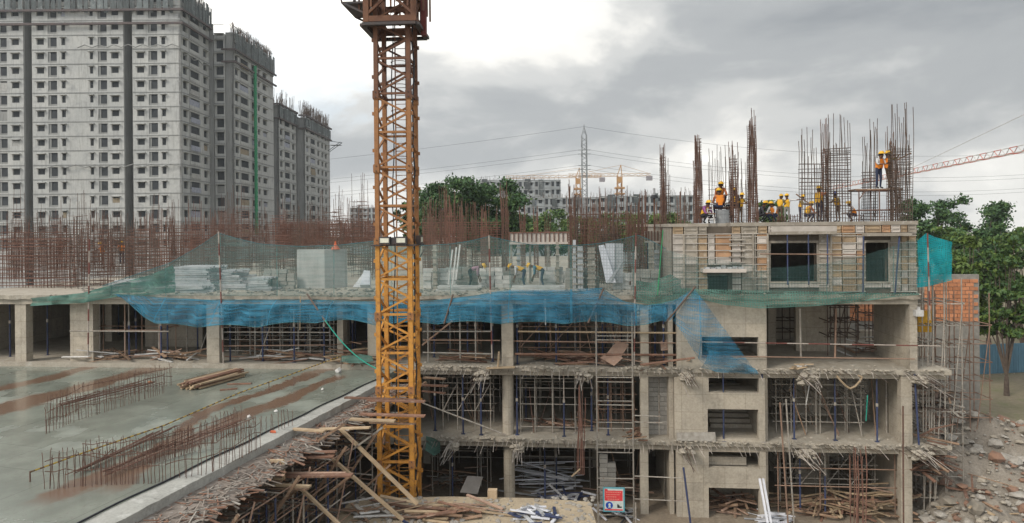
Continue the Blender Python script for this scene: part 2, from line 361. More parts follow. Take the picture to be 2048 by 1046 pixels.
# right end wall and corner column
for z0, z1, py in S:
    x1 = fx(1838 if z0 == L2 else 1828, py); x0 = fx(1823 if z0 == L2 else 1806, py)
    part_box('corner_column', x0, x1, FY+.15, FY+.5, z0, z1)
    part_box('end_wall', x1-.22, x1-.02, FY+.5, 33.8, z0, z1)
    part_box('room_wall', fx(1597, py, 34), fx(1665, py, 34), 34.4, 34.6, z0, z1)
# lintel over the right bay with its downstand
part_box('lintel', fx(1534,610), fx(1838,610), FY+.13, FY+.4, L3-.42, L3-.2)
# back walls
part_box('back_wall', XL, XBOX, 46.4, 46.7, 0, L3-.2)
w = MB(); wall_holes(w, XBOX, fx(1850,700,38), 0, L3-.2, 38, .25, [(fx(1700,640,38), fx(1795,640,38), L2+.5, L3-.25)]); w.build('back_wall', CONC, bld)
part_box('side_wall', XL-.3, XL, FY, 46.7, 0, L3-.2)
part_box('partition_wall', fx(170,650), fx(300,650), 34.5, 34.7, L2, L3-.55)
part_box('ground_slab', XL, XR2+.3, FY-1.2, 46.3, .002, .03, mat('trodden_earth_floor', (.25,.205,.155), (.18,.145,.11), .95, 1.2, .5, c3=(.31,.27,.22), fine=.35))
# block infill: each block a piece on a mortar bed
blk = MB().box(-.5,.5,-.5,.5,-.5,.5).mesh('block', BLOCKM)
x0, x1 = fx(1297,800,31), fx(1350,800,31)
part_box('block_wall', x0, x1, 31.05, 31.25, L1, L2-.42, MORTAR)
rows = 13; bh = (L2-.42-L1)/rows; cols = 2.5; bw = (x1-x0)/cols
for k in range(rows):
    x = x0-(bw/2 if k % 2 else 0)
    while x < x1-.05:
        a, b = max(x, x0), min(x+bw, x1)
        if b-a > .08: link('block', blk, bld, ((a+b)/2, 31.04+rng.uniform(-.008,.008), L1+(k+.5)*bh), scale=(b-a-.025, .05, bh-.025))
        x += bw
# protruding dowel bars along slab edges, each a bar; beam stubs with bundles of longer bars
barm = [MB().path([(0,0,0),(0,-.5,-.01),(0.02,-1,-.05)], .011, 5).mesh('dowel_bar', CEMBAR), MB().path([(0,0,0),(.02,-.4,-.03),(-.03,-1,-.16)], .010, 5).mesh('dowel_bar', CEMBAR), MB().path([(0,0,0),(0,-1,-.02)], .012, 5).mesh('dowel_bar', RUSTG)]
for top, th, pxs in ((L2, .2, (800, 1890)), (L1, .2, (850, 1890))):
    x = fx(pxs[0], 740); xe = fx(pxs[1], 740)
    while x < xe:
        o_ = link('dowel_bar', rng.choice(barm), bld, (x, FY+.12, top-rng.uniform(.06,.17)), rot=(rng.uniform(-.06,.1), 0, rng.gauss(0,.07)), scale=(1,rng.choice([.3,.45,.6,.7,.9,1.2]),1))
        x += rng.uniform(.14,.3)
for top, pxs in ((L2, ((965,.55), (1167,.6), (1370,.4), (1612,.75), (1835,.5))), (L1, ((1035,.5), (1372,.45), (1607,.7), (1838,.7), (905,.4)))):
    for px, wd in pxs:
        x = fx(px, 760); mb = MB(); r2 = random.Random(px)
        for k in range(26): mb.rock((x+r2.uniform(-wd,wd)*.5, FY-r2.uniform(-.1,.35), top-.2-r2.uniform(0,.32)), r2.uniform(.08,.2), r2)
        mb.build('broken_concrete', CONCD, bld, kind='stuff')
        for k in range(11):
            o_ = link('dowel_bar', r2.choice(barm), bld, (x+r2.uniform(-wd,wd)*.5, FY-.1, top-r2.uniform(.12,.5)), rot=(r2.uniform(-.06,.1),0,r2.gauss(0,.06)), scale=(1.1,r2.uniform(.7,2.2),1.1))
# mortar spill and debris crumbs along slab edges
for top, a, b, nn in ((L2, 820, 1890, 420), (L1, 850, 1890, 420), (L3, 100, 1840, 260)):
    mb = MB(); r2 = random.Random(int(top*10))
    for k in range(nn):
        px = r2.uniform(a, b); mb.rock((fx(px,740), FY+r2.choice([-.04,-.02,.05,.15,.3,.8])+r2.uniform(0,.1), top+r2.uniform(-.05,.02)), r2.uniform(.03,.1), r2)
    mb.build('edge_debris', CONCD, bld, kind='stuff')
# ================================================================== podium deck (wet slab) in front at left
DZ = 6.46
e0 = P(775, 750, Z=DZ); e1 = P(165, 1046, Z=DZ); ed = (e0-e1)/((e0-e1).length); e2 = e1-ed*10
DN = Vector((ed.y, -ed.x, 0))             # outward (to the right)
m = bpy.data.materials.new('wet_concrete'); m.use_nodes = True; t = m.node_tree; b = t.nodes['Principled BSDF']
def tn(k): return t.nodes.new(k)
geo = tn('ShaderNodeNewGeometry'); tl = t.links.new
rot = tn('ShaderNodeMapping'); rot.inputs['Rotation'].default_value = (0,0,-math.atan2(ed.y, ed.x)); tl(geo.outputs['Position'], rot.inputs[0])
st = tn('ShaderNodeMapping'); st.inputs['Scale'].default_value = (.13,.75,1); st.inputs['Location'].default_value = (3.3, 1.75, 0); tl(rot.outputs[0], st.inputs[0])
def tnoise(s, d, v, r=.55):
    x = tn('ShaderNodeTexNoise'); x.inputs['Scale'].default_value = s; x.inputs['Detail'].default_value = d; x.inputs['Roughness'].default_value = r; tl(v, x.inputs['Vector']); return x.outputs['Fac']
def trange(v, a, c, lo=0, hi=1):
    x = tn('ShaderNodeMapRange'); x.inputs[1].default_value = a; x.inputs[2].default_value = c; x.inputs[3].default_value = lo; x.inputs[4].default_value = hi; x.interpolation_type = 'SMOOTHSTEP'; tl(v, x.inputs[0]); return x.outputs[0]
def tmix(f, a, c):
    x = tn('ShaderNodeMixRGB')
    for i, v in enumerate((f, a, c)):
        if isinstance(v, (int, float)): x.inputs[i].default_value = v
        elif isinstance(v, tuple): x.inputs[i].default_value = (*v, 1)
        else: tl(v, x.inputs[i])
    return x.outputs[0]
sp2 = tn('ShaderNodeSeparateXYZ'); tl(rot.outputs[0], sp2.inputs[0])
def tm(op, a, c=None, cl=False):
    x = tn('ShaderNodeMath'); x.operation = op; x.use_clamp = cl
    for i_, v_ in enumerate((a, c)):
        if v_ is None: continue
        if isinstance(v_, (int, float)): x.inputs[i_].default_value = v_
        else: tl(v_, x.inputs[i_])
    return x.outputs[0]
pn = tnoise(.55, 4, rot.outputs[0], .55); mud = None
for v0, hw_, u0, u1, cv in ((16.65,.40,13.0,28.5,.36), (15.08,.48,12.0,26.8,0), (24.5,.8,14,26.5,0), (27.6,.5,18,28,0), (20.6,.3,25.5,29,0)):   # rust-brown run-off channels between the bar rows
    cc = tm('MULTIPLY', tm('MAXIMUM', tm('SUBTRACT', 20.0, sp2.outputs[0]), 0.0), cv)
    dv = tm('ABSOLUTE', tm('ADD', tm('SUBTRACT', sp2.outputs[1], v0), tm('ADD', cc, tm('ADD', tm('MULTIPLY', tm('SUBTRACT', pn, .5), 1.5), tm('MULTIPLY', tm('SUBTRACT', tnoise(2.4, 4, rot.outputs[0]), .5), .5)))))
    bnd = tm('MULTIPLY', trange(dv, hw_*.55, hw_*1.15, 1, 0), tm('MULTIPLY', trange(sp2.outputs[0], u0, u0+1), trange(sp2.outputs[0], u1-.8, u1, 1, 0)))
    mud = bnd if mud is None else tm('MAXIMUM', mud, bnd)
wet = trange(tnoise(.33, 4, rot.outputs[0]), .36, .50)
base = tmix(trange(tnoise(.9, 6, rot.outputs[0]), .35, .65), (.22,.24,.205), (.16,.175,.148))
base = tmix(trange(tnoise(7, 4, rot.outputs[0]), .3, .8, 0, .35), base, (.17,.165,.15))
bkj = tn('ShaderNodeTexBrick'); bkj.offset = .3; bkj.inputs['Scale'].default_value = 1; bkj.inputs['Brick Width'].default_value = 5.2; bkj.inputs['Row Height'].default_value = 2.7; bkj.inputs['Mortar Size'].default_value = .012
bkj.inputs['Color1'].default_value = (1.04,1.04,1.04,1); bkj.inputs['Color2'].default_value = (.93,.94,.93,1); bkj.inputs['Mortar'].default_value = (.6,.6,.58,1); tl(rot.outputs[0], bkj.inputs['Vector'])
mj = tn('ShaderNodeMixRGB'); mj.blend_type = 'MULTIPLY'; mj.inputs[0].default_value = .8; tl(base, mj.inputs[1]); tl(bkj.outputs['Color'], mj.inputs[2]); base = mj.outputs[0]
base = tmix(trange(tnoise(14, 3, rot.outputs[0]), .6, .7, 0, .5), base, (.15,.13,.11))
tl(tmix(tm('MULTIPLY', mud, .92), base, (.15,.088,.058)), b.inputs['Base Color'])
rr = tn('ShaderNodeMath'); rr.operation = 'MAXIMUM'; tl(mud, rr.inputs[0]); tl(wet, rr.inputs[1])
tl(trange(rr.outputs[0], 0, 1, .55, .2), b.inputs['Roughness']); b.inputs['Specular IOR Level'].default_value = .5
bp = tn('ShaderNodeBump'); bp.inputs['Distance'].default_value = .01; tl(trange(rr.outputs[0], 0, 1, .5, .03), bp.inputs['Strength']); tl(tnoise(6, 5, rot.outputs[0]), bp.inputs['Height']); tl(bp.outputs[0], b.inputs['Normal'])
WETC = m
deck = thing('podium_deck', 'wet grey concrete podium deck with brown puddles left of the crane', 'concrete deck')
poly = [(-60, FY-.06), (e0.x+.1, FY-.06), (e0.x, e0.y), (e1.x, e1.y), (e2.x, e2.y), (-60, e2.y)]
MB().prism(poly[::-1], DZ-.28, DZ).build('deck_slab', WETC, deck)
# raised lighter kerb strip outside the hose line and the formwork lip
k0, k1 = e0-ed*.6, e2
def along(s, off, z): p = e1+ed*s+DN*off; return Vector((p.x, p.y, z))
LEN = (e0-e1).length
mb = MB(); s = -10.0
kr = random.Random(5)
pts = []
while s < LEN-.3:
    wdt = .66 - .3*max(0, s)/LEN + kr.uniform(-.025,.025)
    pts.append((s, wdt)); s += .35
for (sa, wa), (sb, wb) in zip(pts, pts[1:]):
    mb.quad(along(sa,.0,DZ+.012), along(sa,wa,DZ-.03+kr.uniform(-.008,.008)), along(sb,wb,DZ-.03), along(sb,.0,DZ+.012))
    mb.quad(along(sa,wa,DZ-.03), along(sa,wa,DZ-.3), along(sb,wb,DZ-.3), along(sb,wb,DZ-.03))
mb.build('deck_edge_strip', mat('laitance', (.38,.38,.355), (.27,.27,.25), .55, 1.6, .3, c3=(.50,.50,.48), fine=.3), deck)
# upstand at the foot of the frame
part_box('upstand', XL, fx(752,730), FY-.05, FY+.1, DZ-.3, L2+.06, CONCD)
# ================================================================== formwork box: storey being cast on top of the right block
form = thing('wall_formwork', 'tan and grey panelled wall formwork of the top storey under the workers', 'formwork')
BX0, BX1 = fx(1345, 500, FY+.2), fx(1832, 500, FY+.2)
BY = FY+.24
wins = [(fx(1541,520,BY), fx(1633,520,BY), fz(1585,563,BY), fz(1585,486,BY)), (fx(1731,520,BY), fx(1776,520,BY), fz(1750,563,BY), fz(1750,485,BY)), (fx(1417,570,BY), fx(1457,570,BY), fz(1435,588,BY), fz(1435,551,BY))]
w = MB(); wall_holes(w, BX0, BX1, L3+.004, L4-.16, BY, .3, wins); w.build('wall_core', mat('shadow_gap_shutter_ply', (.13,.105,.085), (.09,.075,.06), .9, 3), form)  # core coloured dark to paint shadow into the gaps between panels
MB().box(BX0, BX0+.25, BY+.3, 40.2, L3+.004, L4-.16).build('side_wall', PANEL, form)
MB().box(BX1-.25, BX1, BY+.3, 40.2, L3+.004, L4-.16).build('side_wall', PANEL, form)
MB().box(BX0, BX1, 39.9, 40.2, L3+.004, L4-.16).build('rear_wall', PANEL, form)
XSTEP0, XSTEP1 = fx(1415,450,BY), fx(1462,450,BY)      # notch in the top edge
MB().box(BX0-.06, XSTEP0, BY-.12, 40.3, L4-.16, L4-.02).build('deck_formwork', PANEL, form)
MB().box(XSTEP0, XSTEP1, BY+.9, 40.3, L4-.16, L4-.02).build('deck_formwork', PANEL, form)
MB().box(XSTEP1, BX1+.06, BY-.12, 40.3, L4-.16, L4).build('deck_formwork', PANEL, form)
def panel_mesh(m):
    mb = MB(); mb.box(-.5,.5,-.35,.5,-.5,.5)
    for a in ((-.5,-.42,-.5,.5),(.42,.5,-.5,.5),(-.42,.42,.36,.5),(-.42,.42,-.5,-.36)): mb.box(a[0],a[1],-.9,-.352,a[2],a[3])
    return mb.mesh('formwork_panel', m)
PM = {k: panel_mesh(v) for k, v in dict(g=PANEL, t=PANELT, o=PANELO, w=PANELW).items()}
ribm = {}
# columns of panels, left to right, in pixels with their tint
colspec = [(1345,1367,'w'),(1368,1395,'g'),(1396,1414,'t'),(1415,1429,'w'),(1430,1462,'o'),(1463,1481,'w'),(1482,1512,'g'),(1513,1533,'o'),
           (1636,1661,'g'),(1662,1682,'t'),(1683,1711,'t'),(1712,1728,'o'),(1779,1800,'g'),(1801,1814,'t'),(1815,1831,'g')]
rng = random.Random(11)
rowz = [L3+.12+i*(L4-.62-L3)/8.4 for i in range(10)]; rowz = [z for z in rowz if z < L4-.55]+[L4-.5]
def hit(x0, x1, z0, z1): return any(x0 < w_[1]-.02 and x1 > w_[0]+.02 and z0 < w_[3]-.02 and z1 > w_[2]+.02 for w_ in wins)
for a, b, tint in colspec:
    x0, x1 = fx(a,500,BY), fx(b,500,BY)
    for k in range(len(rowz)-1):
        z0, z1 = rowz[k], rowz[k+1]
        if hit(x0, x1, z0, z1): continue
        if 1400 < a < 1470 and fz(1440,545,BY) < (z0+z1)/2 < fz(1440,532,BY): continue
        tt = tint if rng.random() < .72 else rng.choice('ggtw')
        if tint == 'o' and k < 3: tt = rng.choice('gt')
        link('panel', PM[tt], form, ((x0+x1)/2, BY-.035+rng.uniform(-.012,.006), (z0+z1)/2), rot=(0, rng.gauss(0,.006), 0), scale=(x1-x0-.035, .05, z1-z0-.05))
RAIL = mat('formwork_rail', (.56,.52,.47), (.44,.4,.36), .75, 3, rnd=.15)
for k in range(len(rowz)):
    for a, b in ((1345,1415), (1415,1482), (1482,1535), (1636,1683), (1683,1730), (1778,1832)):
        x0, x1 = fx(a,500,BY), fx(b,500,BY)
        if hit(x0+.2, x1-.2, rowz[k]-.02, rowz[k]+.02): continue
        link('rail', ubox(RAIL), form, ((x0+x1)/2, BY-.085+rng.uniform(-.01,.01), rowz[k]+rng.gauss(0,.008)), scale=(x1-x0-.02, .035, .03))
# top band of wide boards
for a, b, tint in [(1345,1366,'t'),(1367,1395,'g'),(1396,1413,'g'),(1463,1480,'t'),(1481,1514,'g'),(1515,1533,'t'),(1535,1567,'w'),(1568,1602,'w'),(1603,1635,'w'),(1636,1658,'o'),(1659,1680,'t'),(1681,1708,'o'),(1709,1727,'w'),(1728,1761,'t'),(1762,1779,'o'),(1780,1799,'w'),(1800,1813,'t'),(1814,1831,'g')]:
    x0, x1 = fx(a,455,BY), fx(b,455,BY)
    z0 = L4-.48
    for k in range(2):
        link('panel', PM[tint], form, ((x0+x1)/2, BY-.05+rng.uniform(-.015,.015), z0+.155*k+.075), rot=(0,rng.gauss(0,.01),0), scale=(x1-x0-.03, .06, .145))
for wn in wins[:2]:                         # sill row and jamb boards around the big openings
    nseg = 3 if wn[1]-wn[0] > 1.5 else 2
    for k in range(nseg):
        a = wn[0]-.1+(wn[1]-wn[0]+.6)*k/nseg; b = wn[0]-.1+(wn[1]-wn[0]+.6)*(k+1)/nseg
        link('panel', PM[rng.choice('wgw')], form, ((a+b)/2, BY-.04, wn[2]-.14), scale=(b-a-.04, .05, .22))
    for xx in (wn[0]-.05, wn[1]+.05): MB().box(xx-.05, xx+.05, BY-.03, BY+.1, wn[2], wn[3]).build('window_jamb', PANEL, form)
    MB().box(wn[0]-.1, wn[1]+.1, BY-.03, BY+.1, wn[3], wn[3]+.1).build('window_head', PANEL, form)
    MB().box(wn[0]-.1, wn[1]+.1, BY-.1, BY+.1, wn[2]-.06, wn[2]).build('window_sill', CONC, form)
# projecting sunshade boxes
def shade(px0, px1, py0, py1, dep, m):
    x0, x1 = fx(px0,py0,BY), fx(px1,py0,BY); z1, z0 = fz(px0,py0,BY), fz(px0,py1,BY)
    MB().box(x0, x1, BY-dep, BY+.05, z0, z1).build('sunshade', m, form)
    return x0, x1, z0, z1
x0, x1, z0, z1 = shade(1536, 1664, 463, 469, .55, PANEL)
MB().box(x0, x1, BY-.55, BY-.5, z1, z1+.22).build('shade_board', PANELW, form)
for k in range(3):
    xx = fx((1575, 1617, 1655)[k], 500, BY-.5)
    MB().tube((xx, BY-.5, wins[0][2]-.1), (xx, BY-.5, z0), .03, 8).build('shade_prop', BLUEP, form)
MB().tube((fx(1520,507,BY-.5), BY-.53, fz(1520,507,BY)), (fx(1730,507,BY-.5), BY-.53, fz(1730,508,BY)), .025, 8).build('shade_rail', PIPER, form)
x0, x1, z0, z1 = shade(1722, 1810, 466, 472, .6, PANEL)
for pxa, pxb in ((1727,1726), (1799,1790)):
    MB().tube((fx(pxb,580,BY-.5), BY-.5, L3+.02), (fx(pxa,480,BY-.5), BY-.5, z0), .035, 8).build('shade_prop', BLUEP, form)
x0, x1, z0, z1 = shade(1400, 1484, 536, 543, .75, PANELW)
for k in range(7): MB().box(x0+.1+k*.24, x0+.28+k*.24, BY-.6+rng.uniform(-.1,.1), BY-.35, z1+.004, z1+rng.uniform(.04,.14)).build('loose_panel', ALU, form)
for k, z in enumerate((L4-.75, L4-1.0, L4-1.25, L4-1.5, L4-1.75)):   # wall clamps beside the orange panels
    xc = fx(1471, 500, BY); MB().box(xc-.3, xc+.35, BY-.16, BY-.1, z-.03, z+.03).build('waling', PIPE, form)
for px in (1505, 1534, 1367, 1660):          # vertical soldiers
    xc = fx(px, 500, BY); MB().box(xc-.03, xc+.03, BY-.15, BY-.08, L3+.1, L4-.5).build('soldier', PANEL, form)
# ================================================================== tower crane
CY = 24.0
cl = P(758, 500, D=CY); cr = P(822, 500, D=CY)
MW = 1.18; CROT = YAW+R(-3.5)
mc = (cl+cr)/2 + FWD*MW/2
crane = thing('tower_crane', 'tall yellow lattice tower crane mast with ladder and floodlights', 'crane', (mc.x, mc.y, 0), CROT)
hw = MW/2; SH = 2.64
ztop = P(790, 190, D=CY).z                  # collar heights follow the photo's rhythm
zs = [ztop+SH*k for k in range(-6, 4)]
zs = [z for z in zs if z > -2.3]
lw = .15
def legm(m): return MB().box(-lw/2, lw/2, -lw/2, lw/2, 0, SH).box(-lw/2-.025, lw/2+.025, -lw/2-.025, lw/2+.025, 0, .16).box(-lw/2-.025, lw/2+.025, -lw/2-.025, lw/2+.025, SH-.16, SH-.004).mesh('leg', m)
def diagm(m, up):
    a, b = ((-hw+.05, 0, 0), (hw-.05, 0, .56)) if up else ((-hw+.05, 0, .56), (hw-.05, 0, 0))
    return MB().bar(a, b, .068, .068, (0,1,0)).mesh('diagonal', m)
def horm(m): return MB().box(-hw+lw/2, hw-lw/2, -.035, .035, -.04, .04).mesh('horizontal', m)
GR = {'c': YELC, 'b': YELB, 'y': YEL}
meshes = {k: (legm(v), diagm(v, True), diagm(v, False), horm(v)) for k, v in GR.items()}
ladm = MB()
for sx in (-.2, .2): ladm.box(sx-.02, sx+.02, -.02, .02, 0, SH)
LADM = {k: MB().box(-.22,-.18,-.02,.02,0,SH).box(.18,.22,-.02,.02,0,SH).mesh('ladder', v) for k, v in GR.items()}
RUNG = {k: MB().tube((-.19,0,0),(.19,0,0),.013,6).mesh('rung', v) for k, v in GR.items()}
HOOP = {}
for k, v in GR.items():
    h = MB(); pp = [(.33*math.cos(t), -.33*math.sin(t)-.05, 0) for t in [math.pi*i/9 for i in range(10)]]; h.path(pp, .014, 5)
    HOOP[k] = h.mesh('safety_hoop', v)
lug = {k: MB().box(-.035,.035,-.05,.05,-.06,.06).mesh('lug', v) for k, v in GR.items()}
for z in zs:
    g_ = 'y' if z < ztop-2*SH-.1 else ('b' if z < ztop-.1 else 'c')  # sections turn browner with height to paint in the backlight
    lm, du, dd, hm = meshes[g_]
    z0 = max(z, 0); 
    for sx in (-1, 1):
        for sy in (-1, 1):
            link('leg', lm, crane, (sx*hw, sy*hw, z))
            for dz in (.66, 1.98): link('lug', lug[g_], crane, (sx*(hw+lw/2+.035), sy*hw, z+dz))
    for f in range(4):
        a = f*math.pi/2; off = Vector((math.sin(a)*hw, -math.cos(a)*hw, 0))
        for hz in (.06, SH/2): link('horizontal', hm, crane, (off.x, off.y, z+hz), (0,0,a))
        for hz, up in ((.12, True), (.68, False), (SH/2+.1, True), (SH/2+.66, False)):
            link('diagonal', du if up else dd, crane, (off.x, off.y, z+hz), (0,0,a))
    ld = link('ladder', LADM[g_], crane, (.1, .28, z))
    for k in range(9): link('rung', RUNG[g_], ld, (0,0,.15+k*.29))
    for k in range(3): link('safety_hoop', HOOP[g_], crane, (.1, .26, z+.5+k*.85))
# collar platform with floodlights
zl = P(790, 490, D=CY).z
MB().box(-hw-.2, hw+.25, -hw-.2, -hw-.08, zl-.03, zl+.02).box(-hw-.2, hw+.25, hw+.08, hw+.2, zl-.03, zl+.02).box(hw+.1,hw+.22,-hw-.08,hw+.08,zl-.03,zl+.02).build('collar_angle', CRDARK, crane)
for i, xx in enumerate((-.27, .32)):
    q = MB().box(xx-.2, xx+.2, -hw-.30, -hw-.12, zl+.03, zl+.3).build('floodlight', CRDARK, crane)
    MB().box(xx-.155, xx+.155, -hw-.315, -hw-.30, zl+.09, zl+.25).build('lens', LAMPG, q)
q = MB().box(hw+.12, hw+.3, -.2, .2, zl+.03, zl+.33).build('floodlight', CRDARK, crane)
MB().box(hw+.3, hw+.315, -.15, .15, zl+.09, zl+.27).build('lens', LAMPG, q)
MB().box(-.05, .1, -hw-.24, -hw-.12, zl+.03, zl+.27).build('junction_box', CRDARK, crane)
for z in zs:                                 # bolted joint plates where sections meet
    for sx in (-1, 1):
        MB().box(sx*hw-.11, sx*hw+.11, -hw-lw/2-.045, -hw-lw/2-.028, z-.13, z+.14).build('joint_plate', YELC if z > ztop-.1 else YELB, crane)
        for bz in (-.08, .09): MB().tube((sx*hw, -hw-lw/2-.07, z+bz), (sx*hw, -hw-lw/2-.046, z+bz), .022, 6).build('bolt', CRDARK, crane)
cab2 = [(-.25+.05*math.sin(k*1.3), hw-.12+.03*math.cos(k), 2+k*.9) for k in range(22)]
MB().path(cab2, .022, 5).build('control_cable', BLACKM, crane)
# hoist cable bundle on the mast
cab = [(hw+.02+random.Random(k).uniform(-.05,.05), .05+random.Random(k+50).uniform(-.06,.06), 3+k*.8) for k in range(24)]
MB().path(cab, .03, 5).build('power_cable', BLACKM, crane)
# climbing frame around the top
zc = P(790, 62, D=CY).z; ow = hw+.26
cf = MB()
for sx in (-1, 1):
    for sy in (-1, 1): cf.box(sx*ow-.1, sx*ow+.1, sy*ow-.1, sy*ow+.1, zc+.25, zc+6)
cfo = cf.build('climbing_frame', YELC, crane)
for f in range(4):
    a = f*math.pi/2; c_, s_ = math.cos(a), math.sin(a)
    def rp_(x, y, z): return (x*c_-y*s_, x*s_+y*c_, z)
    for z in (zc+.36, zc+1.25, zc+3.2, zc+5.2): MB().bar(rp_(-ow,-ow-.02,z), rp_(ow,-ow-.02,z), .14, .2).build('frame_beam', YELC, cfo)
    for z in (zc+.5, zc+2.4, zc+4.4):
        MB().bar(rp_(-ow,-ow-.04,z), rp_(0,-ow-.04,z+.75), .09, .09).build('frame_brace', YELC, cfo); MB().bar(rp_(0,-ow-.04,z+.75), rp_(ow,-ow-.04,z), .09, .09).build('frame_brace', YELC, cfo)
    MB().bar(rp_(-ow-.12,-ow-.12,zc+.15), rp_(ow+.1,-ow-.12,zc+.15), .2, .1).build('walkway', CRDARK, cfo)
    for xx in (-.6, .1, .7): MB().box(-.03,.03,-.03,.03,0,1.1).build('rail_post', YELC, cfo).location = rp_(xx, -ow-.3, zc+.7)
# service platform to the left
plx = -ow-.9
pf = MB().box(plx, -ow-.1, -ow, ow, zc+.95, zc+1.02).build('service_platform', CRDARK, crane)
MB().bar((plx, -ow, zc+1.0), (-ow, -ow, zc+.55), .07, .07).build('bracket', CRDARK, pf); MB().bar((plx, ow, zc+1.0), (-ow, ow, zc+.55), .07, .07).build('bracket', CRDARK, pf)
for xx in (plx, plx+.45, plx+.9):
    for yy in (-ow, ow): MB().box(xx-.025,xx+.025,yy-.025,yy+.025,zc+1.02,zc+2.1).build('rail_post', CRDARK, pf)
for yy in (-ow, ow):
    for z in (zc+1.5, zc+2.07): MB().bar((plx,yy,z), (-ow,yy,z), .04, .04).build('handrail', CRDARK, pf)
# hydraulic ram on the right
MB().box(ow+.12, ow+.3, -.2, .05, zc-.05, zc+3).build('climbing_ram', mat('dark_red_steel', (.16,.045,.04)), crane)
MB().bar((ow+.05,-.1,zc+.3),(ow+.2,-.1,zc-.02),.1,.1).build('ram_bracket', CRDARK, crane)
# slewing unit and jib above the frame
MB().tube((0,0,zc+6),(0,0,zc+6.9),ow+.1,16).build('slewing_ring', YEL, crane)
jb = MB()
for p in ((-.5,0),(.5,0),(0,1.0)): jb.bar((2,p[0],zc+7.2+p[1]),(-26,p[0],zc+7.2+p[1]),.1,.1)
jbo = jb.build('jib', YEL, crane)
for k in range(18):
    y = 2-k*1.5; MB().bar((y,-.5,zc+7.2),(y-.75,0,zc+8.2),.06,.06).build('jib_lacing', YEL, jbo); MB().bar((y,.5,zc+7.2),(y-.75,0,zc+8.2),.06,.06).build('jib_lacing', YEL, jbo)
MB().box(2,9,-.8,.8,zc+7.0,zc+7.3).build('counter_jib', YEL, crane); MB().box(7.4,9,-.7,.7,zc+5.9,zc+7.0).build('counterweight', CONC, crane)
MB().box(-1.5,1.5,-1.5,1.5,0,.9).build('base_block', CONC, crane)
# ================================================================== far things, laid out by distance along the view axis
def far(px, D, z=0.0): v = FWD*D + RT0*((px-1024)/FPX*D); return Vector((v.x, v.y, z))
def hpx(px, py, D): return P(px, py, D=D).z
WINB = {}
def window_mesh(kind):
    """recessed opening: dark sheet painted as interior shade, set back with reveal frame; kinds differ in trim"""
    mb = MB()
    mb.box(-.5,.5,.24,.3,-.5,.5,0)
    if kind == 'door': mb.box(-.5,-.25,.14,.238,-.5,.5,2); mb.box(-.5,.5,.06,.1,-.5,-.32,2)
    elif kind == 'balcony': mb.box(-.5,.5,-.12,-.04,-.5,-.2,1); mb.box(-.5,-.3,.12,.238,-.5,.5,2)
    else: mb.box(-.5,-.46,.15,.238,-.5,.5,1); mb.box(.46,.5,.15,.238,-.5,.5,1)
    return mb.mesh('window', [DARKIN, CONCT, CONCG])
for k in ('window', 'door', 'balcony'): WINB[k] = window_mesh(k)
TOWSHADE = MB().box(-.5,.5,-.55,0,-.06,.06).mesh('sunshade', CONCT)
BAND = MB().box(0,1,-.09,0,-.05,.05).mesh('floor_band', CONCG)
LEDGE = mat('screen_ledge', (.12,.095,.09), (.09,.08,.085), .9, .8)
NETG = mat('tower_netting', (.155,.175,.18), (.10,.115,.12), .95, .6, rnd=.45, c3=(.24,.25,.25), streak=.6)
CLOTHS = [mat('hung_sheet_'+str(i), c, None, .9, 2) for i, c in enumerate(((.34,.36,.43), (.4,.4,.39), (.3,.25,.18)))]
def facade(root, x, y, ang, length, H, nf, cols, m=CONCT, fh=None, shade=True, z_from=0, bands=True, cloth=0, seed=1):
    """cols: (centre along wall, width, kind)"""
    fh = fh or H/nf; holes = []; wl = []
    for u, wd, kind in cols:
        for k in range(nf):
            zb, ht = {'window': (.95, 1.2), 'narrow': (.85, 1.45), 'door': (.2, 2.25), 'balcony': (.2, 2.3), 'tall': (.5, 1.9)}[kind]
            if k*fh+zb < z_from: continue
            h = (u-wd*.56, u+wd*.56, k*fh+zb, min(k*fh+zb+ht, H-.2)); holes.append(h); wl.append((h, kind))
    mb = MB(); wall_holes(mb, 0, length, 0, H, 0, .45, holes)
    f = mb.build('facade', m, root); f.location = (x, y, 0); f.rotation_euler = (0,0,ang)
    r = random.Random(seed)
    for (a, b, c, d), kind in wl:
        wm = WINB['door' if kind == 'door' else 'balcony' if kind == 'balcony' else 'window']
        link('window', wm, f, ((a+b)/2, .02, (c+d)/2), scale=(b-a, 1, d-c))
        if r.random() < .05: link('window_board', ubox(r.choice(CLOTHS+[CONCG])), f, ((a+b)/2, .1, (c+d)/2-.1), scale=(b-a, .08, (d-c)*.8))
        if r.random() < .10 and kind != 'balcony': link('patch', ubox(r.choice((CONCT,CONCG))), f, ((a+b)/2+r.uniform(-.8,.8), -.02, d+r.uniform(.3,.5)), scale=(r.uniform(.8,2.2), .06, r.uniform(.1,.4)))
        if shade and kind in ('window', 'narrow', 'tall'): link('sunshade', TOWSHADE, f, ((a+b)/2, 0, d+.12), scale=(b-a+.5, 1, 1))
        if cloth and kind == 'balcony' and r.random() < cloth: link('hung_sheet', ubox(r.choice(CLOTHS)), f, ((a+b)/2, -.18, c+.55), scale=((b-a)*.9, .06, 1.1))
    if bands:
        for k in range(1, nf+1):
            if k*fh > z_from: link('floor_band', BAND, f, (0, 0, k*fh-.1), scale=(length, 1, 1.6))
    return f
def fuzz(root, x0, x1, y0, y1, z, h, n, seed, m=RUSTG, r=.03):
    mb = MB(); rg = random.Random(seed)
    for k in range(n):
        x, y = rg.uniform(x0,x1), rg.uniform(y0,y1); a = rg.gauss(0,.07); hh = h*rg.uniform(.4,1.1)
        mb.tube((x,y,z), (x+a*hh,y,z+hh), r, 4, cap=False)
    return mb.build('roof_bars', m, root, kind='stuff')
FH = 3.0
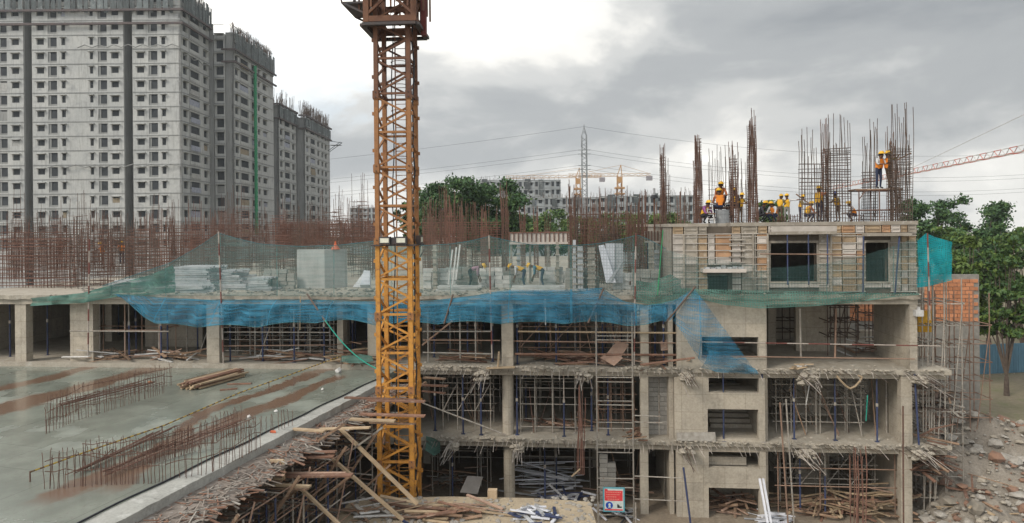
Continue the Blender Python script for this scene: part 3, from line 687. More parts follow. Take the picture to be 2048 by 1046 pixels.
def tower_a():
    D0 = 138.0
    base = far(365, D0); t = thing('apartment_tower', 'tallest pale concrete apartment tower under construction at far left', 'building', base, YAW)
    s = D0/FPX; H = 62.4; nf = 21        # local: x to the right, y away
    def X(px): return (px-365)*s
    FHL = H/nf; ZF = 9
    # front: bays split by deep light wells
    for (a, b), cols in ((( 268, 365), [(284,13,'window'),(309,16,'door'),(330,7,'narrow')]), ((67, 250), [(84,13,'window'),(108,16,'door'),(130,7,'narrow'),(186,6,'narrow'),(208,16,'door'),(233,13,'window')]), ((-60, 50), [(34,13,'window'),(8,16,'door'),(-16,7,'narrow')])):
        facade(t, X(a), 0, 0, X(b)-X(a), H, nf, [(X(p)-X(a), w_*s, k) for p, w_, k in cols], z_from=ZF, seed=a)
        MB().box(X(a), X(b), 3.4, 3.6, 0, H).build('inner_wall', CONCG, t)
    for a, b in ((250, 268), (50, 67)):
        MB().box(X(a)+.01, X(b)-.01, 3.0, 3.3, 0, H-.5).build('light_well_wall', CONCG, t)
        for xx in (X(a)-.15, X(b)+.01): MB().box(xx, xx+.14, .46, 3.4, 0, H-.5).build('light_well_wall', CONCG, t)
    # side of the first wing: runs away from us
    def U(px, X0): return X0*FPX/(px-1024)-D0          # depth (local y) where a wall at lateral X0 shows at px
    X1 = (365-1024)*s
    L_ = U(421, X1)
    facade(t, 0.0, 0, math.pi/2, L_, H-1, nf, [(U(373,X1),1.5,'narrow'), (U(392,X1),4.2,'balcony'), (U(412,X1)+.3,1.5,'narrow')], cloth=.3, z_from=ZF, fh=FHL, seed=4)
    MB().box(-3.6,-3.4,.6,L_,0,H-1).build('inner_wall', CONCG, t)
    # set-back link with its window column, then the shear wall of the second wing
    D2 = 152.0; X2 = (470-1024)/FPX*D2
    facade(t, 0.0, L_+.02, 0, .9, H-3, 2, [], m=CONCG)
    facade(t, .92, L_+.6, 0, 2.3, H-5, nf-1, [(1.25,1.5,'tall')], fh=FHL, z_from=ZF, seed=6)
    facade(t, 3.24, D2-D0, 0, X2-X1-3.24, H-4.6, 2, [], m=CONCG, seed=7)
    L2_ = U(549, X2)-(D2-D0); off = D2-D0
    c2 = [(U(476,X2)-off,1.6,'narrow'), (U(491,X2)-off,4.6,'balcony'), (U(509,X2)-off,1.6,'narrow'), (U(520,X2)-off, 1.1,'window'), (U(530,X2)-off+.6,2.2,'window')]
    facade(t, X2-X1, off, math.pi/2, L2_, H-4.6, nf-1, c2, fh=FHL, cloth=.3, z_from=ZF, seed=9)
    MB().box(X2-X1-3.6,X2-X1-3.4,off+.6,off+L2_,0,H-4.6).build('inner_wall', CONCG, t)
    MB().box(-25, X2-X1-.55, L_+1.3, off+L2_-.3, 0, H-6).build('core_wall', CONCG, t); MB().box(-25, -.55, 3.8, L_+1.2, 0, H-1.5).build('core_wall', CONCG, t)
    MB().box(X(-60), 0, 3.7, 14, H-.6, H-.3).build('roof', CONCG, t); MB().box(-8, X2-X1-.1, 14, off+L2_, H-5.4, H-5.1).build('roof', CONCG, t)
    for z in (hpx(300, 47, D0), hpx(300, 20, D0)):    # projecting working screens round the top storeys
        MB().box(X(-60), .9, -.9, -.5, z-.35, z+.1).build('screen_ledge', LEDGE, t); MB().box(.5, .9, -.5, L_+.5, z-.35, z+.1).build('screen_ledge', LEDGE, t)
        MB().box(2.6, X2-X1+.8, off-.8, off-.4, z-4.8, z-4.4).build('screen_ledge', LEDGE, t); MB().box(X2-X1+.4, X2-X1+.8, off-.4, off+L2_+.6, z-4.8, z-4.4).build('screen_ledge', LEDGE, t)
    zt = hpx(300, 30, D0)
    for a, b, c, d, z0, z1 in ((X(-60),.7,-.75,-.7,zt+1,H+1.2), (.66,.7,-.7,L_+.5,zt+1,H+.4)): MB().box(a,b,c,d,z0,z1)
    fuzz(t, X(-60), 0, 0, 3, H-.5, 3.4, 420, 21); fuzz(t, -4, .3, 0, L_, H-1.2, 3.2, 420, 22); fuzz(t, 4, X2-X1, off, off+L2_, H-4.8, 3.0, 460, 23)
    for k in range(24):                                # upright screen boards between ledges
        y = .2+k*(L_/24); MB().box(.62,.68,y,y+L_/24*random.Random(k).uniform(.5,.95),zt+random.Random(k).uniform(-.4,1.4),H-1.4+random.Random(k+3).uniform(0,2.4)).build('screen_board', NETG, t)
    for k in range(34):
        y = off+k*(L2_/34); MB().box(X2-X1+.5,X2-X1+.56,y,y+L2_/34*random.Random(k+1).uniform(.5,.95),zt-3.8+random.Random(k).uniform(-.5,.8),H-5.6+random.Random(k+5).uniform(0,2.4)).build('screen_board', NETG, t)
    for k in range(32):
        x = X(-60)+k*1.35; MB().box(x,x+random.Random(k).uniform(.7,1.25),-.62,-.56,zt+random.Random(k).uniform(.2,1.2),H-.4+random.Random(k+9).uniform(0,1)).build('screen_board', NETG, t)
    # catch-net strips strung round the facade
    def strip(pts): MB().path(pts, .10, 5).build('net_strip', CONCG, t, kind='stuff')
    z = hpx(250, 94, D0)
    strip([(X(162)+k*(0-X(162))/14, -.6, z+(.35 if k % 2 else -.25)) for k in range(15)]); strip([(.6, k*L_/6, z-1.5+(.4 if k % 2 else -.3)) for k in range(7)])
    z = hpx(250, 332, D0); strip([(X(100)+k*(0-X(100))/14, -.6, z+(.3 if k % 2 else -.3)) for k in range(15)])
    cp = far(507, 163.5)
    ch = MB(); zz0, zz1 = hpx(512, 470, 163.5), hpx(504, 142, 163.5); k = zz0; px_ = X2-X1+1.0
    # chute hung on the second wing
    c = thing('debris_chute', 'bright green debris chute hanging down the tall tower facade', 'chute', t.matrix_basis @ Vector((X2-X1+.75, U(507,X2), 0)), YAW)
    while k < zz1: MB().tube((0,0,k),(0,0,k+1.15),.34,8,.46).build('chute_section', GREENC, c); k += 1.05
tower_a()
def tower_b():
    D0 = 184.0; base = far(559, D0); s = D0/FPX; t = thing('apartment_tower', 'lower grey apartment tower behind the tall one, bare rebar on its roof', 'building', base, YAW)
    H = 47.2; nf = 16; fh = H/nf; X1 = (559-1024)*s
    def U(px, X0): return X0*FPX/(px-1024)-D0
    facade(t, -9, 0, 0, 9, H, 2, [], m=CONCG)
    l1 = U(594, X1); facade(t, 0, 0, math.pi/2, l1, H, nf, [(U(564,X1),1.6,'narrow'), (U(576,X1),4.2,'balcony'), (U(588,X1),1.6,'narrow')], fh=fh, cloth=.3, z_from=8, seed=31)
    D2 = D0+l1+.4; X2 = (611-1024)/FPX*D2; off = D2-D0
    facade(t, 0.02, off, 0, X2-X1-.02, H-1, 2, [], m=CONCG)
    l2 = U(661, X2)-off; facade(t, X2-X1, off, math.pi/2, l2, H-1, nf, [(U(616,X2)-off,1.6,'narrow'), (U(627,X2)-off,4.4,'balcony'), (U(638,X2)-off,1.6,'narrow'), (U(646,X2)-off,1.6,'narrow'), (U(653,X2)-off,1.6,'narrow')], fh=fh, cloth=.3, z_from=8, seed=32)
    for zo in (.3, -3.6):
        MB().box(-9,.6,-.6,-.2,H+zo-.3,H+zo+.15).build('screen_ledge', LEDGE, t); MB().box(.2,.7,-.2,l1,H+zo-.3,H+zo+.15).build('screen_ledge', LEDGE, t)
        MB().box(X2-X1+.2,X2-X1+.7,off-.5,off+l2+.6,H+zo-.9,H+zo-.45).build('screen_ledge', LEDGE, t); MB().box(.8,X2-X1+.7,off-.7,off-.4,H+zo-.9,H+zo-.45).build('screen_ledge', LEDGE, t)
    for k in range(22):
        y = k*(l1/11); 
        if k < 11: MB().box(.35,.42,y,y+l1/11-.2,H-3.4,H+random.Random(k).uniform(-.4,.5)).build('screen_board', NETG, t)
        y = off+k*(l2/22); MB().box(X2-X1+.35,X2-X1+.42,y,y+l2/22-.15,H-4.3,H-1+random.Random(k).uniform(-.2,.5)).build('screen_board', NETG, t)
    MB().box(-8.8, -.55, .7, l1-.2, 0, H-1).build('core_wall', CONCG, t); MB().box(-8, X2-X1-.55, off+.6, off+l2-.3, 0, H-2).build('core_wall', CONCG, t)
    MB().box(-9, -.5, .5, 30, H-.6, H-.3).build('roof', CONCG, t); MB().box(-2, X2-X1-.5, off+.5, off+l2, H-1.6, H-1.3).build('roof', CONCG, t)
    fuzz(t, -9, 0, 0, l1, H-.5, 5.5, 130, 41, r=.05); fuzz(t, 1, X2-X1, off, off+l2, H-1.5, 5.5, 260, 42, r=.05)
    # bracketed catch platform at the right corner
    z = hpx(665, 300, 222); y = off+l2
    b_ = MB(); x = X2-X1
    for q in ((0,0),(0,2.2)): b_.bar((x,y-q[1],z),(x+4.2,y-q[1],z+3),.18,.18)
    b_.bar((x,y,z+3.6),(x+4.2,y,z+3),.18,.18); b_.box(x+.5,x+4.2,y-2.2,y,z+2.0,z+2.05)
    b_.build('catch_platform', NETG, t)
tower_b()
def block(px0, px1, D, pytop, nf, name_label, ncol, seed, depth=16, right=True):
    t = thing('apartment_block', name_label, 'building', far(px0, D), YAW); s = D/FPX; Wd = (px1-px0)*s; H = hpx((px0+px1)/2, pytop, D); r = random.Random(seed)
    cols = []; u = 1.5
    step = Wd/ncol
    for k in range(ncol): cols.append((step*(k+.5), min(1.7, step*.55), ('window','door','tall')[k % 3]))
    MBLUE = mat('haze_tinted_concrete', (.36,.385,.395), (.28,.305,.32), .9, .1, streak=.4)  # blue-grey haze of distance mixed into the concrete colour
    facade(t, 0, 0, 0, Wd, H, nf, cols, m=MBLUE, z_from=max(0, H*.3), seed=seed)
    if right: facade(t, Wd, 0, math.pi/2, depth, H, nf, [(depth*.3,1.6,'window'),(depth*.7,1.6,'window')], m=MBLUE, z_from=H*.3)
    MB().box(.5, Wd-.5, 3, depth, H-.5, H-.3).build('roof', CONCG, t); MB().box(.5,Wd-.5,3.5,3.7,0,H-.5).build('inner_wall', CONCG, t)
    for k in range(int(Wd/7)):
        x = k*7+r.uniform(0,4); MB().box(x,x+r.uniform(1.2,2.6),-.5,-.42,H-r.uniform(2.5,6),H+r.uniform(-.3,.7)).build('screen_board', NETG, t)
    fuzz(t, 0, Wd, 0, depth, H-.4, 2.6, int(Wd*2.2), seed+1, r=.045)
block(960, 1122, 265, 360, 10, 'hazy blue-grey apartment block beyond the big tree', 15, 51)
block(1040, 1205, 225, 395, 8, 'low grey apartment block under construction behind the slim lattice pylon', 14, 52)
block(1200, 1400, 215, 391, 8, 'long low grey block with scaffold poles left of the top-storey workers', 16, 53)
block(700, 752, 330, 415, 8, 'pale distant block seen between the left tower and crane mast', 6, 54)
# ---------------------------------------------------------------- trees
def leafmat(name, c1, c2):
    m = mat(name, c1, c2, .6, 1.1, 0, c3=tuple(v*.55 for v in c1)); b = m.node_tree.nodes['Principled BSDF']
    return m
LEAF = [leafmat('leaf_deep', (.055,.115,.04), (.038,.085,.034)), leafmat('leaf_mid', (.07,.125,.03), (.05,.10,.03)), leafmat('leaf_light', (.11,.16,.03), (.075,.12,.03))]
LEAFD = leafmat('leaf_dark', (.028,.062,.026), (.02,.045,.02))
BARK = mat('bark', (.12,.095,.075), (.08,.06,.05), .95, 4, .4)
def tree(loc, H, crown_w, label, seed, n=6000, lm=0, name='broadleaf_tree', crown_from=.3, leaf=.34):
    r = random.Random(seed); t = thing(name, label, 'tree', loc, group='trees beyond the site')
    tr = MB(); hub = Vector((0,0,H*crown_from)); tr.tube((0,0,-.1), hub, crown_w*.035+.1, 8, crown_w*.028+.06); tips = []
    for k in range(7):
        a = 2*math.pi*k/7+r.uniform(-.3,.3); rad = crown_w*.5*r.uniform(.45,.85)
        mid = hub+Vector((math.cos(a)*rad*.5, math.sin(a)*rad*.5, H*(1-crown_from)*r.uniform(.2,.4)))
        tr.tube(hub, mid, crown_w*.018+.04, 6, crown_w*.01+.03)
        for j in range(4):
            a2 = a+r.uniform(-.8,.8); rd = crown_w*.5*r.uniform(.5,1.0); zt = H*(crown_from+(1-crown_from)*r.uniform(.3,.98))
            k_ = 1-((zt/H-crown_from)/(1-crown_from)-.45)**2*1.6
            tip = Vector((math.cos(a2)*rd*max(.25,k_), math.sin(a2)*rd*max(.25,k_), zt)); tr.tube(mid, tip, crown_w*.008+.025, 5, .02); tips.append((mid+tip)/2); tips.append(tip)
            if j < 2: tips.append(tip+Vector((r.gauss(0,.6),r.gauss(0,.6),r.gauss(0,.4))))
    tr.build('trunk', BARK, t)
    vs, fs, ms = [], [], []
    for k in range(n):
        c = r.choice(tips); sg = crown_w*.058
        p = c+Vector((r.gauss(0,sg), r.gauss(0,sg), r.gauss(0,sg*.62)))
        q = Quaternion((r.gauss(0,1),r.gauss(0,1),r.gauss(0,1),r.gauss(0,1))).normalized(); s = leaf*r.uniform(.6,1.25)
        a = q @ Vector((s,0,0)); b = q @ Vector((0,s*.5,0)); i = len(vs)
        vs += [p-a, p+b, p+a, p-b]; fs.append((i,i+1,i+2,i+3)); ms.append(r.choices((0,1,2), (.55,.3,.15))[0])
    me = bpy.data.meshes.new('crown'); me.from_pydata(vs, [], fs); me.materials.append(LEAF[lm]); me.materials.append(LEAF[min(2,lm+1)]); me.materials.append(LEAF[max(0,lm-1)] if lm else LEAFD); me.polygons.foreach_set('material_index', ms)
    link('crown', me, t)
def tree_at(px, pytop, D, wpx, label, seed, **k): tree(far(px, D), hpx(px, pytop, D), wpx/FPX*D, label, seed, **k)
tree_at(905, 350, 78, 150, 'big dark green tree right beside the crane mast', 61, n=17000, crown_from=.45, leaf=.24)
tree_at(985, 362, 80, 150, 'second big dark green tree, right of the tree beside the mast', 62, n=17000, crown_from=.45, leaf=.24)
for i, (px, py, D, wp, lm) in enumerate(((1020,432,110,110,1), (1095,428,105,120,1), (1160,430,112,90,2), (1225,426,108,110,1), (1290,430,100,95,2), (1350,430,104,90,1))):
    tree_at(px, py, D, wp, f'{ORDS[i]} of the low bright green trees in a row behind the rusty bars', 70+i, n=9000, lm=lm, crown_from=.45, leaf=.27)
tree_at(1548, 404, 95, 66, 'small green treetop peeping up behind the crouching workers', 81, n=2600, lm=1, crown_from=.6)
tree_at(1860, 404, 85, 120, 'dark green tree right of the top-storey formwork corner', 82, n=12000, crown_from=.3, leaf=.25)
tree_at(1960, 412, 90, 130, 'dark green tree standing at the far right', 83, n=11000, crown_from=.3, leaf=.25)
tree_at(835, 400, 92, 70, 'dark green tree half hidden behind the crane mast', 84, n=3500, crown_from=.5)
for i, (px, py, D, wp, lm) in enumerate(((1900,452,62,90,1), (1975,446,66,110,0), (2045,450,60,100,1), (1930,470,52,70,2), (2010,474,50,80,1))):
    tree_at(px, py, D, wp, f'{ORDS[i]} leafy bush in the strip of greenery at far right', 90+i, n=6000, lm=lm, crown_from=.12, leaf=.22, name='bush')
hf = thing('site_hoarding', 'blue sheet-metal hoarding standing beyond the right corner of the site', 'fence', far(1846, 56), YAW+R(8)); HOARD = mat('hoarding_blue', (.10,.20,.27), (.08,.16,.22), .6, .7, streak=.6, rnd=.12)
for k in range(16):
    MB().box(k*1.22, k*1.22+1.2, 0, .05, .1, 2.6).build('sheet', HOARD, hf)
    for q in range(5): MB().box(k*1.22+.1+q*.24, k*1.22+.16+q*.24, -.03, -.002, .1, 2.6).build('rib', HOARD, hf)
    MB().box(k*1.22-.04, k*1.22+.04, .05, .13, 0, 2.7).build('post', PIPE, hf)
# ---------------------------------------------------------------- slim pylon with power lines
D = 205; s = D/FPX; pyl = thing('power_pylon', 'slim grey lattice power pylon rising behind the low blocks', 'pylon', far(1170, D), YAW)
ZP = hpx(1170, 272, D); ZT = hpx(1170, 253, D); GALV = mat('galvanised_steel', (.25,.27,.28), (.19,.2,.21), .6, 1)
w0 = .8; mb = MB()
for sx in (-1,1):
    for sy in (-1,1): MB().bar((sx*w0,sy*w0,0),(sx*w0*.9,sy*w0*.9,ZP),.24,.24).build('leg', GALV, pyl); MB().bar((sx*w0*.9,sy*w0*.9,ZP),(0,0,ZT),.14,.14).build('leg', GALV, pyl)
k = 8.0; i = 0
while k < ZP-1:
    for f in range(4):
        a = f*math.pi/2; c_, s_ = math.cos(a), math.sin(a); sg = 1 if i % 2 else -1
        p1 = (-w0*sg, -w0); p2 = (w0*sg, -w0)
        mb.bar((p1[0]*c_-p1[1]*s_, p1[0]*s_+p1[1]*c_, k), (p2[0]*c_-p2[1]*s_, p2[0]*s_+p2[1]*c_, k+1.4), .15, .15)
    k += 1.4; i += 1
mb.build('lacing', GALV, pyl, kind='stuff')
arms = [hpx(1170, y, D) for y in (300, 308, 331, 339, 352)]
for z in arms: MB().bar((-1.9,0,z),(1.9,0,z),.16,.2).build('cross_arm', GALV, pyl)
for z in (ZT, ZT-2): MB().tube((0,0,z-.2),(0,0,z+.6),.12,6).build('insulator', GALV, pyl)
WIRE = mat('power_wire', (.1,.105,.11), None, .6, 3)
pe = far(1170, D)
for i, (z, side) in enumerate([(z, s_) for z in arms[:4] for s_ in (-1, 1)]+[(ZT, 1), (ZT, -1)]):
    other = far(-300 if side < 0 else 2350, 330 if side < 0 else 240, z-1); a = Vector((pe.x, pe.y, z)) + RT0*1.8*side*(1 if z < ZT else 0); pts = []
    for k in range(33):
        u = k/32; p = a.lerp(other, u); p.z -= 14*4*u*(1-u)*.55; pts.append(p)
    o = MB().path(pts, .035, 4).build('power_line', WIRE)
    tag(o, f"{['topmost pair of lines,','upper','second','third','lowest'][0 if z==ZT else 1+arms.index(z)]} power line running {'left' if side<0 else 'right'} from the slim pylon", 'power line', 'power lines')
# ---------------------------------------------------------------- distant tower cranes
FARY = mat('far_crane_paint', (.46,.27,.12), (.38,.22,.1), .7, 1); FARW = mat('far_crane_white', (.55,.53,.5), None, .7, 1); FARR = mat('far_crane_red', (.5,.13,.09), (.42,.12,.08), .7, 1)
def lattice(parent, a, b, w, m, step, name, thick=.12, m2=None):
    """triangular-section boom from a to b"""
    a = Vector(a); b = Vector(b); d = (b-a); Ln = d.length; d.normalize(); sd_ = d.cross(Vector((0,0,1))).normalized() if abs(d.z) < .9 else Vector((1,0,0)); up = sd_.cross(d)
    ch = [sd_*w*.5, -sd_*w*.5, up*w*.9]
    n_ = int(Ln/step)
    for k in range(n_):
        p, q = a+d*(k*step), a+d*((k+1)*step); mb = MB()
        for c in ch: mb.bar(p+c, q+c, thick, thick)
        for i in range(3): mb.bar(p+ch[i], q+ch[(i+1)%3], thick*.7, thick*.7)
        mb.build(name, (m2 if (m2 and k % 2) else m), parent)
def far_crane(px, D, label, pyjib, pytop, jl, jr, rz=0):
    b = far(px, D); t = thing('tower_crane', label, 'crane', b, YAW+rz, 'tower cranes in the distance'); zj = hpx(px, pyjib, D); zt = hpx(px, pytop, D)
    mb = MB(); w_ = .8
    for sx in (-1,1):
        for sy in (-1,1): MB().bar((sx*w_,sy*w_,0),(sx*w_,sy*w_,zj),.22,.22).build('leg', FARY, t)
    k = zj-14; i = 0
    while k < zj:
        sg = 1 if i % 2 else -1
        for yy in (-w_, w_): mb.bar((-w_*sg,yy,k),(w_*sg,yy,k+1.6),.14,.14)
        k += 1.6; i += 1
    mb.build('lacing', FARY, t, kind='stuff')
    MB().box(-.9,.9,-.9,.9,zj-2.0,zj).build('cab', FARY, t); MB().box(-1.6,1.6,-1.6,1.6,zj-4.2,zj-3.6).build('platform', FARY, t); MB().box(-1.6,1.6,-1.6,1.6,zj-6.2,zj-5.7).build('platform', FARY, t)
    for sx in (-1, 1): MB().bar((sx*.9,0,zj),(.5,0,zt),.25,.25).build('cat_head', FARY, t)
    lattice(t, (-jl*.02,0,zj+.3), (-jl,0,zj+.3), 1.1, FARY, 2.2, 'jib_section'); lattice(t, (0,0,zj+.3), (jr,0,zj+.3), 1.0, FARY, 2.2, 'counter_jib_section')
    MB().box(jr-2,jr,-.6,.6,zj-1.3,zj+.3).build('counterweight', mat('counterweight', (.3,.28,.3)), t)
    for x in (-jl*.7, jr*.9): MB().bar((.5,0,zt),(x,0,zj+1.2),.09,.09).build('tie_bar', FARY, t)
far_crane(1157, 250, 'yellowish distant tower crane left of the slim pylon', 357, 336, 29, 10)
far_crane(1240, 236, 'yellow distant tower crane with dark counterweight right of the slim pylon', 354, 330, 20, 11.5)
zj = hpx(1690, 376, 200); a = far(1668, 205, zj); b = far(2170, 88, zj)
t = thing('tower_crane', 'red and white crane jib reaching in behind the corner rebar at right', 'crane', (b.x, b.y, 0), math.atan2((a-b).y, (a-b).x), 'tower cranes in the distance')
lattice(t, (-8,0,zj), ((a-b).length,0,zj), 1.1, FARR, 2.4, 'jib_section', .11, FARW)
for sx in (-1,1):
    for sy in (-1,1): MB().bar((sx*.8,sy*.8,0),(sx*.8,sy*.8,zj),.2,.2).build('leg', FARR, t)
MB().bar((0,0,zj),(0,0,zj+7),.4,.4).build('cat_head', FARR, t); MB().bar((0,0,zj+7),(60,0,zj+1),.06,.06).build('tie_bar', FARW, t); MB().box(-8,-6,-.8,.8,zj-2,zj).build('counterweight', CONC, t)
# ================================================================== reinforcement
def bentbar(seed, r, m, sides=5):
    rg = random.Random(seed); pts = []; x = y = 0.0
    for k in range(9):
        u = k/8; pts.append((x, y, u)); x += rg.gauss(0,.006)*(1+2.2*u); y += rg.gauss(0,.006)*(1+2.2*u)
    return MB().path(pts, r, sides).mesh('bar', m)
BARS = {nm: [bentbar(s_, .014, m_) for s_ in range(6)] for nm, m_ in (('rust', RUST), ('grey', RUSTG), ('red', RUSTR))}
def cage(pxc, wpx, pytop, Y, base, nx, dep, label, ny=2, ties=(0, 1.0), tie_step=.2, kind='rust', pybase=447, sc=1.0, jag=.16, taper=0.0, seed=0, group='column cages on the top storey', extra=0, lean=0.0):
    """one standing reinforcement cage: every bar and every tie is a piece"""
    rg = random.Random(seed+int(pxc)); x0, x1 = fx(pxc-wpx/2, pybase, Y), fx(pxc+wpx/2, pybase, Y); Wd = max(x1-x0, .12); zt = P(pxc, pytop, Y=Y).z; H = zt-base
    t = thing('rebar_cage', label, 'rebar cage', ((x0+x1)/2, Y, base), 0, group)
    pts = []
    for i in range(nx):
        for j in range(ny):
            if ny > 2 and nx > 2 and 0 < i < nx-1 and 0 < j < ny-1: continue
            pts.append((-Wd/2+Wd*i/max(1,nx-1), dep*j/max(1,ny-1)))
    for k in range(extra): pts.append((rg.uniform(-Wd/2,Wd/2), rg.uniform(0,dep)))
    for i, (x, y) in enumerate(pts):
        h = H*(1-rg.random()**1.5*jag*2.2); 
        if i == nx//2: h = H
        tx = -x*taper/h + lean
        link('bar', rg.choice(BARS[kind]), t, (x, y, 0), (rg.gauss(0,.004), tx+rg.gauss(0,.006), rg.uniform(0,6)) if 0 else (rg.gauss(0,.005), math.atan(tx)+rg.gauss(0,.007), 0), (sc, sc, h))
    z = ties[0]*H+.1; ring = MB(); b_ = .011
    for a, b in (((-Wd/2,0,0),(Wd/2,0,0)), ((Wd/2,0,0),(Wd/2,dep,0)), ((Wd/2,dep,0),(-Wd/2,dep,0)), ((-Wd/2,dep,0),(-Wd/2,0,0))): ring.tube(a, b, b_, 4)
    rm = ring.mesh('tie', MATS['rusty_steel'] if kind != 'grey' else RUSTG)
    while z < ties[1]*H:
        o = link('tie', rm, t, (-(0)*z, 0, z), (rg.gauss(0,.02), rg.gauss(0,.03), 0)); sc_ = 1-taper*z/H if taper else 1; o.scale = (sc_*rg.uniform(.98,1.06), rg.uniform(1,1.06), 1); z += tie_step*rg.uniform(.7,1.4)
    return t
cage(1327, 11, 288, 33.4, L3, 4, .5, 'narrow rusty cage rising just left of the panelled formwork', 3, (0,.92), .11, taper=.25, extra=8, group=None)
cage(1336, 8, 312, 35.5, L3, 3, .3, 'thin pale cage close behind the narrow rusty cage by the formwork', 2, (0,.8), .2, 'grey', group=None)
cage(1399, 13, 268, 31.6, L4, 5, .4, 'dense dark rusty cage at the left end of the top deck', 3, (0,.95), .09, extra=10, taper=.2)
cage(1391, 5, 320, 32.5, L4, 2, .2, 'thin bundle of bars against the leftmost dense cage', 2, (0,.7), .2)
cage(1443, 46, 290, 38.4, L4, 8, .35, 'wide grey wall cage behind the worker sitting on the trestle', 2, (.02,.5), .3, 'grey')
cage(1470, 12, 282, 31.7, L4, 4, .35, 'dense rusty cage right of the worker sitting on the trestle', 3, (0,.8), .1, extra=6)
cage(1490, 22, 316, 38.2, L4, 5, .3, 'pale thin-barred cage between the two dense rusty cages', 2, (.02,.45), .3, 'grey')
cage(1508, 20, 216, 31.8, L4, 6, .4, 'tall tapering rusty cage, the tallest left of the standing workers', 3, (0,.85), .085, extra=10, taper=.55)
cage(1625, 44, 254, 32.2, L4, 8, .3, 'open wall cage behind the worker with raised arms', 2, (.02,.62), .2, 'grey', jag=.2)
cage(1655, 12, 236, 33.8, L4, 4, .4, 'dense rusty bundle where two open wall cages meet', 3, (0,.7), .1, extra=6)
cage(1679, 46, 226, 32.6, L4, 9, .3, 'open wall cage with closely spaced ties above the blue-helmeted worker', 2, (.02,.68), .12, 'grey', jag=.22)
cage(1743, 24, 238, 33.6, L4, 6, .4, 'leaning loose cage left of the workers on the high trestle', 3, (0,.5), .12, 'grey', jag=.22, lean=.015)
cage(1790, 18, 262, 33.9, L4, 5, .4, 'rusty cage directly behind the workers on the high trestle', 3, (0,.75), .12, extra=6)
cage(1806, 38, 205, 32.0, L4, 9, .45, 'tall corner cage of many bars at the right end of the deck', 3, (0,.62), .1, 'grey', extra=8, jag=.25)
for i, (px, py, yy) in enumerate(((1560, 430, 34), (1592, 428, 35), (1715, 425, 34), (1762, 420, 36), (1640, 418, 37))):
    cage(px, 22, py, yy, L4, 6, .25, f'{ORDS[i]} short rusty starter cage standing low among the workers', 2, (0,.8), .2, group='short starter cages')
# ---- cages on the lower deck (level behind the green net): joined bars, one thing for each cage
def forest(pxc, wpx, pytop, Y, n, label, kind=RUST, base=L3, dep=.4, r=.016, ties=.75, group='cages behind the green net', jag=.35, tstep=.2):
    rg = random.Random(int(pxc*3+Y)); x0, x1 = fx(pxc-wpx/2, 500, Y), fx(pxc+wpx/2, 500, Y); H = P(pxc, pytop, Y=Y).z-base; Wd = x1-x0
    t = thing('rebar_cage', label, 'rebar cage', ((x0+x1)/2, Y, base), 0, group); mb = MB()
    for i in range(n):
        x = -Wd/2+Wd*(i//2)/max(1, (n-1)//2)+rg.gauss(0,.01); y = (i % 2)*dep; h = H*(1-rg.random()**1.6*jag); l = rg.gauss(0,.02)*h; l2 = rg.gauss(0,.03)*h
        mb.tube((x,y,0),(x+l*.4,y,h*.55),r,4,cap=False); mb.tube((x+l*.4,y,h*.55),(x+l*.4+l2*.45,y,h),r,4)
    mb.build('bars', kind, t, kind='stuff')
    if ties:
        mb = MB(); z = .15
        while z < H*ties:
            for y in (-.01, dep+.01): mb.tube((-Wd/2-.03,y,z+rg.gauss(0,.02)),(Wd/2+.03,y,z+rg.gauss(0,.02)),.011,4,cap=False)
            z += tstep*rg.uniform(.6,1.4)
        mb.build('ties', kind, t, kind='stuff')
rg = random.Random(77); cnt = 0
spots = []
for k in range(92):
    px = 10+k*8.1+rg.uniform(-4,4); Y = rg.choice((33.5,35,37,39,41,44,47,50,54,58))+rg.uniform(-.6,.6)
    top = rg.gauss(438, 12)
    if rg.random() < .36: top = rg.uniform(366, 420)
    if 655 < px < 730 and rg.random() < .6: top = rg.uniform(345, 410)
    if px > 335 and Y < 36.5: Y += 5
    spots.append((px, top, Y))
spots.sort()
for k, (px, top, Y) in enumerate(spots):
    forest(px, rg.choice((10,14,18,26)), max(344, top), Y, rg.choice((4,6,8,10)) if top < 425 else rg.choice((6,8,10,12)), f'{ordw(k)} rusty cage from the left in the forest of bars below the towers', rg.choice((RUSTR, RUST, RUST, RUSTG)), r=.012 if Y < 46 else .014)
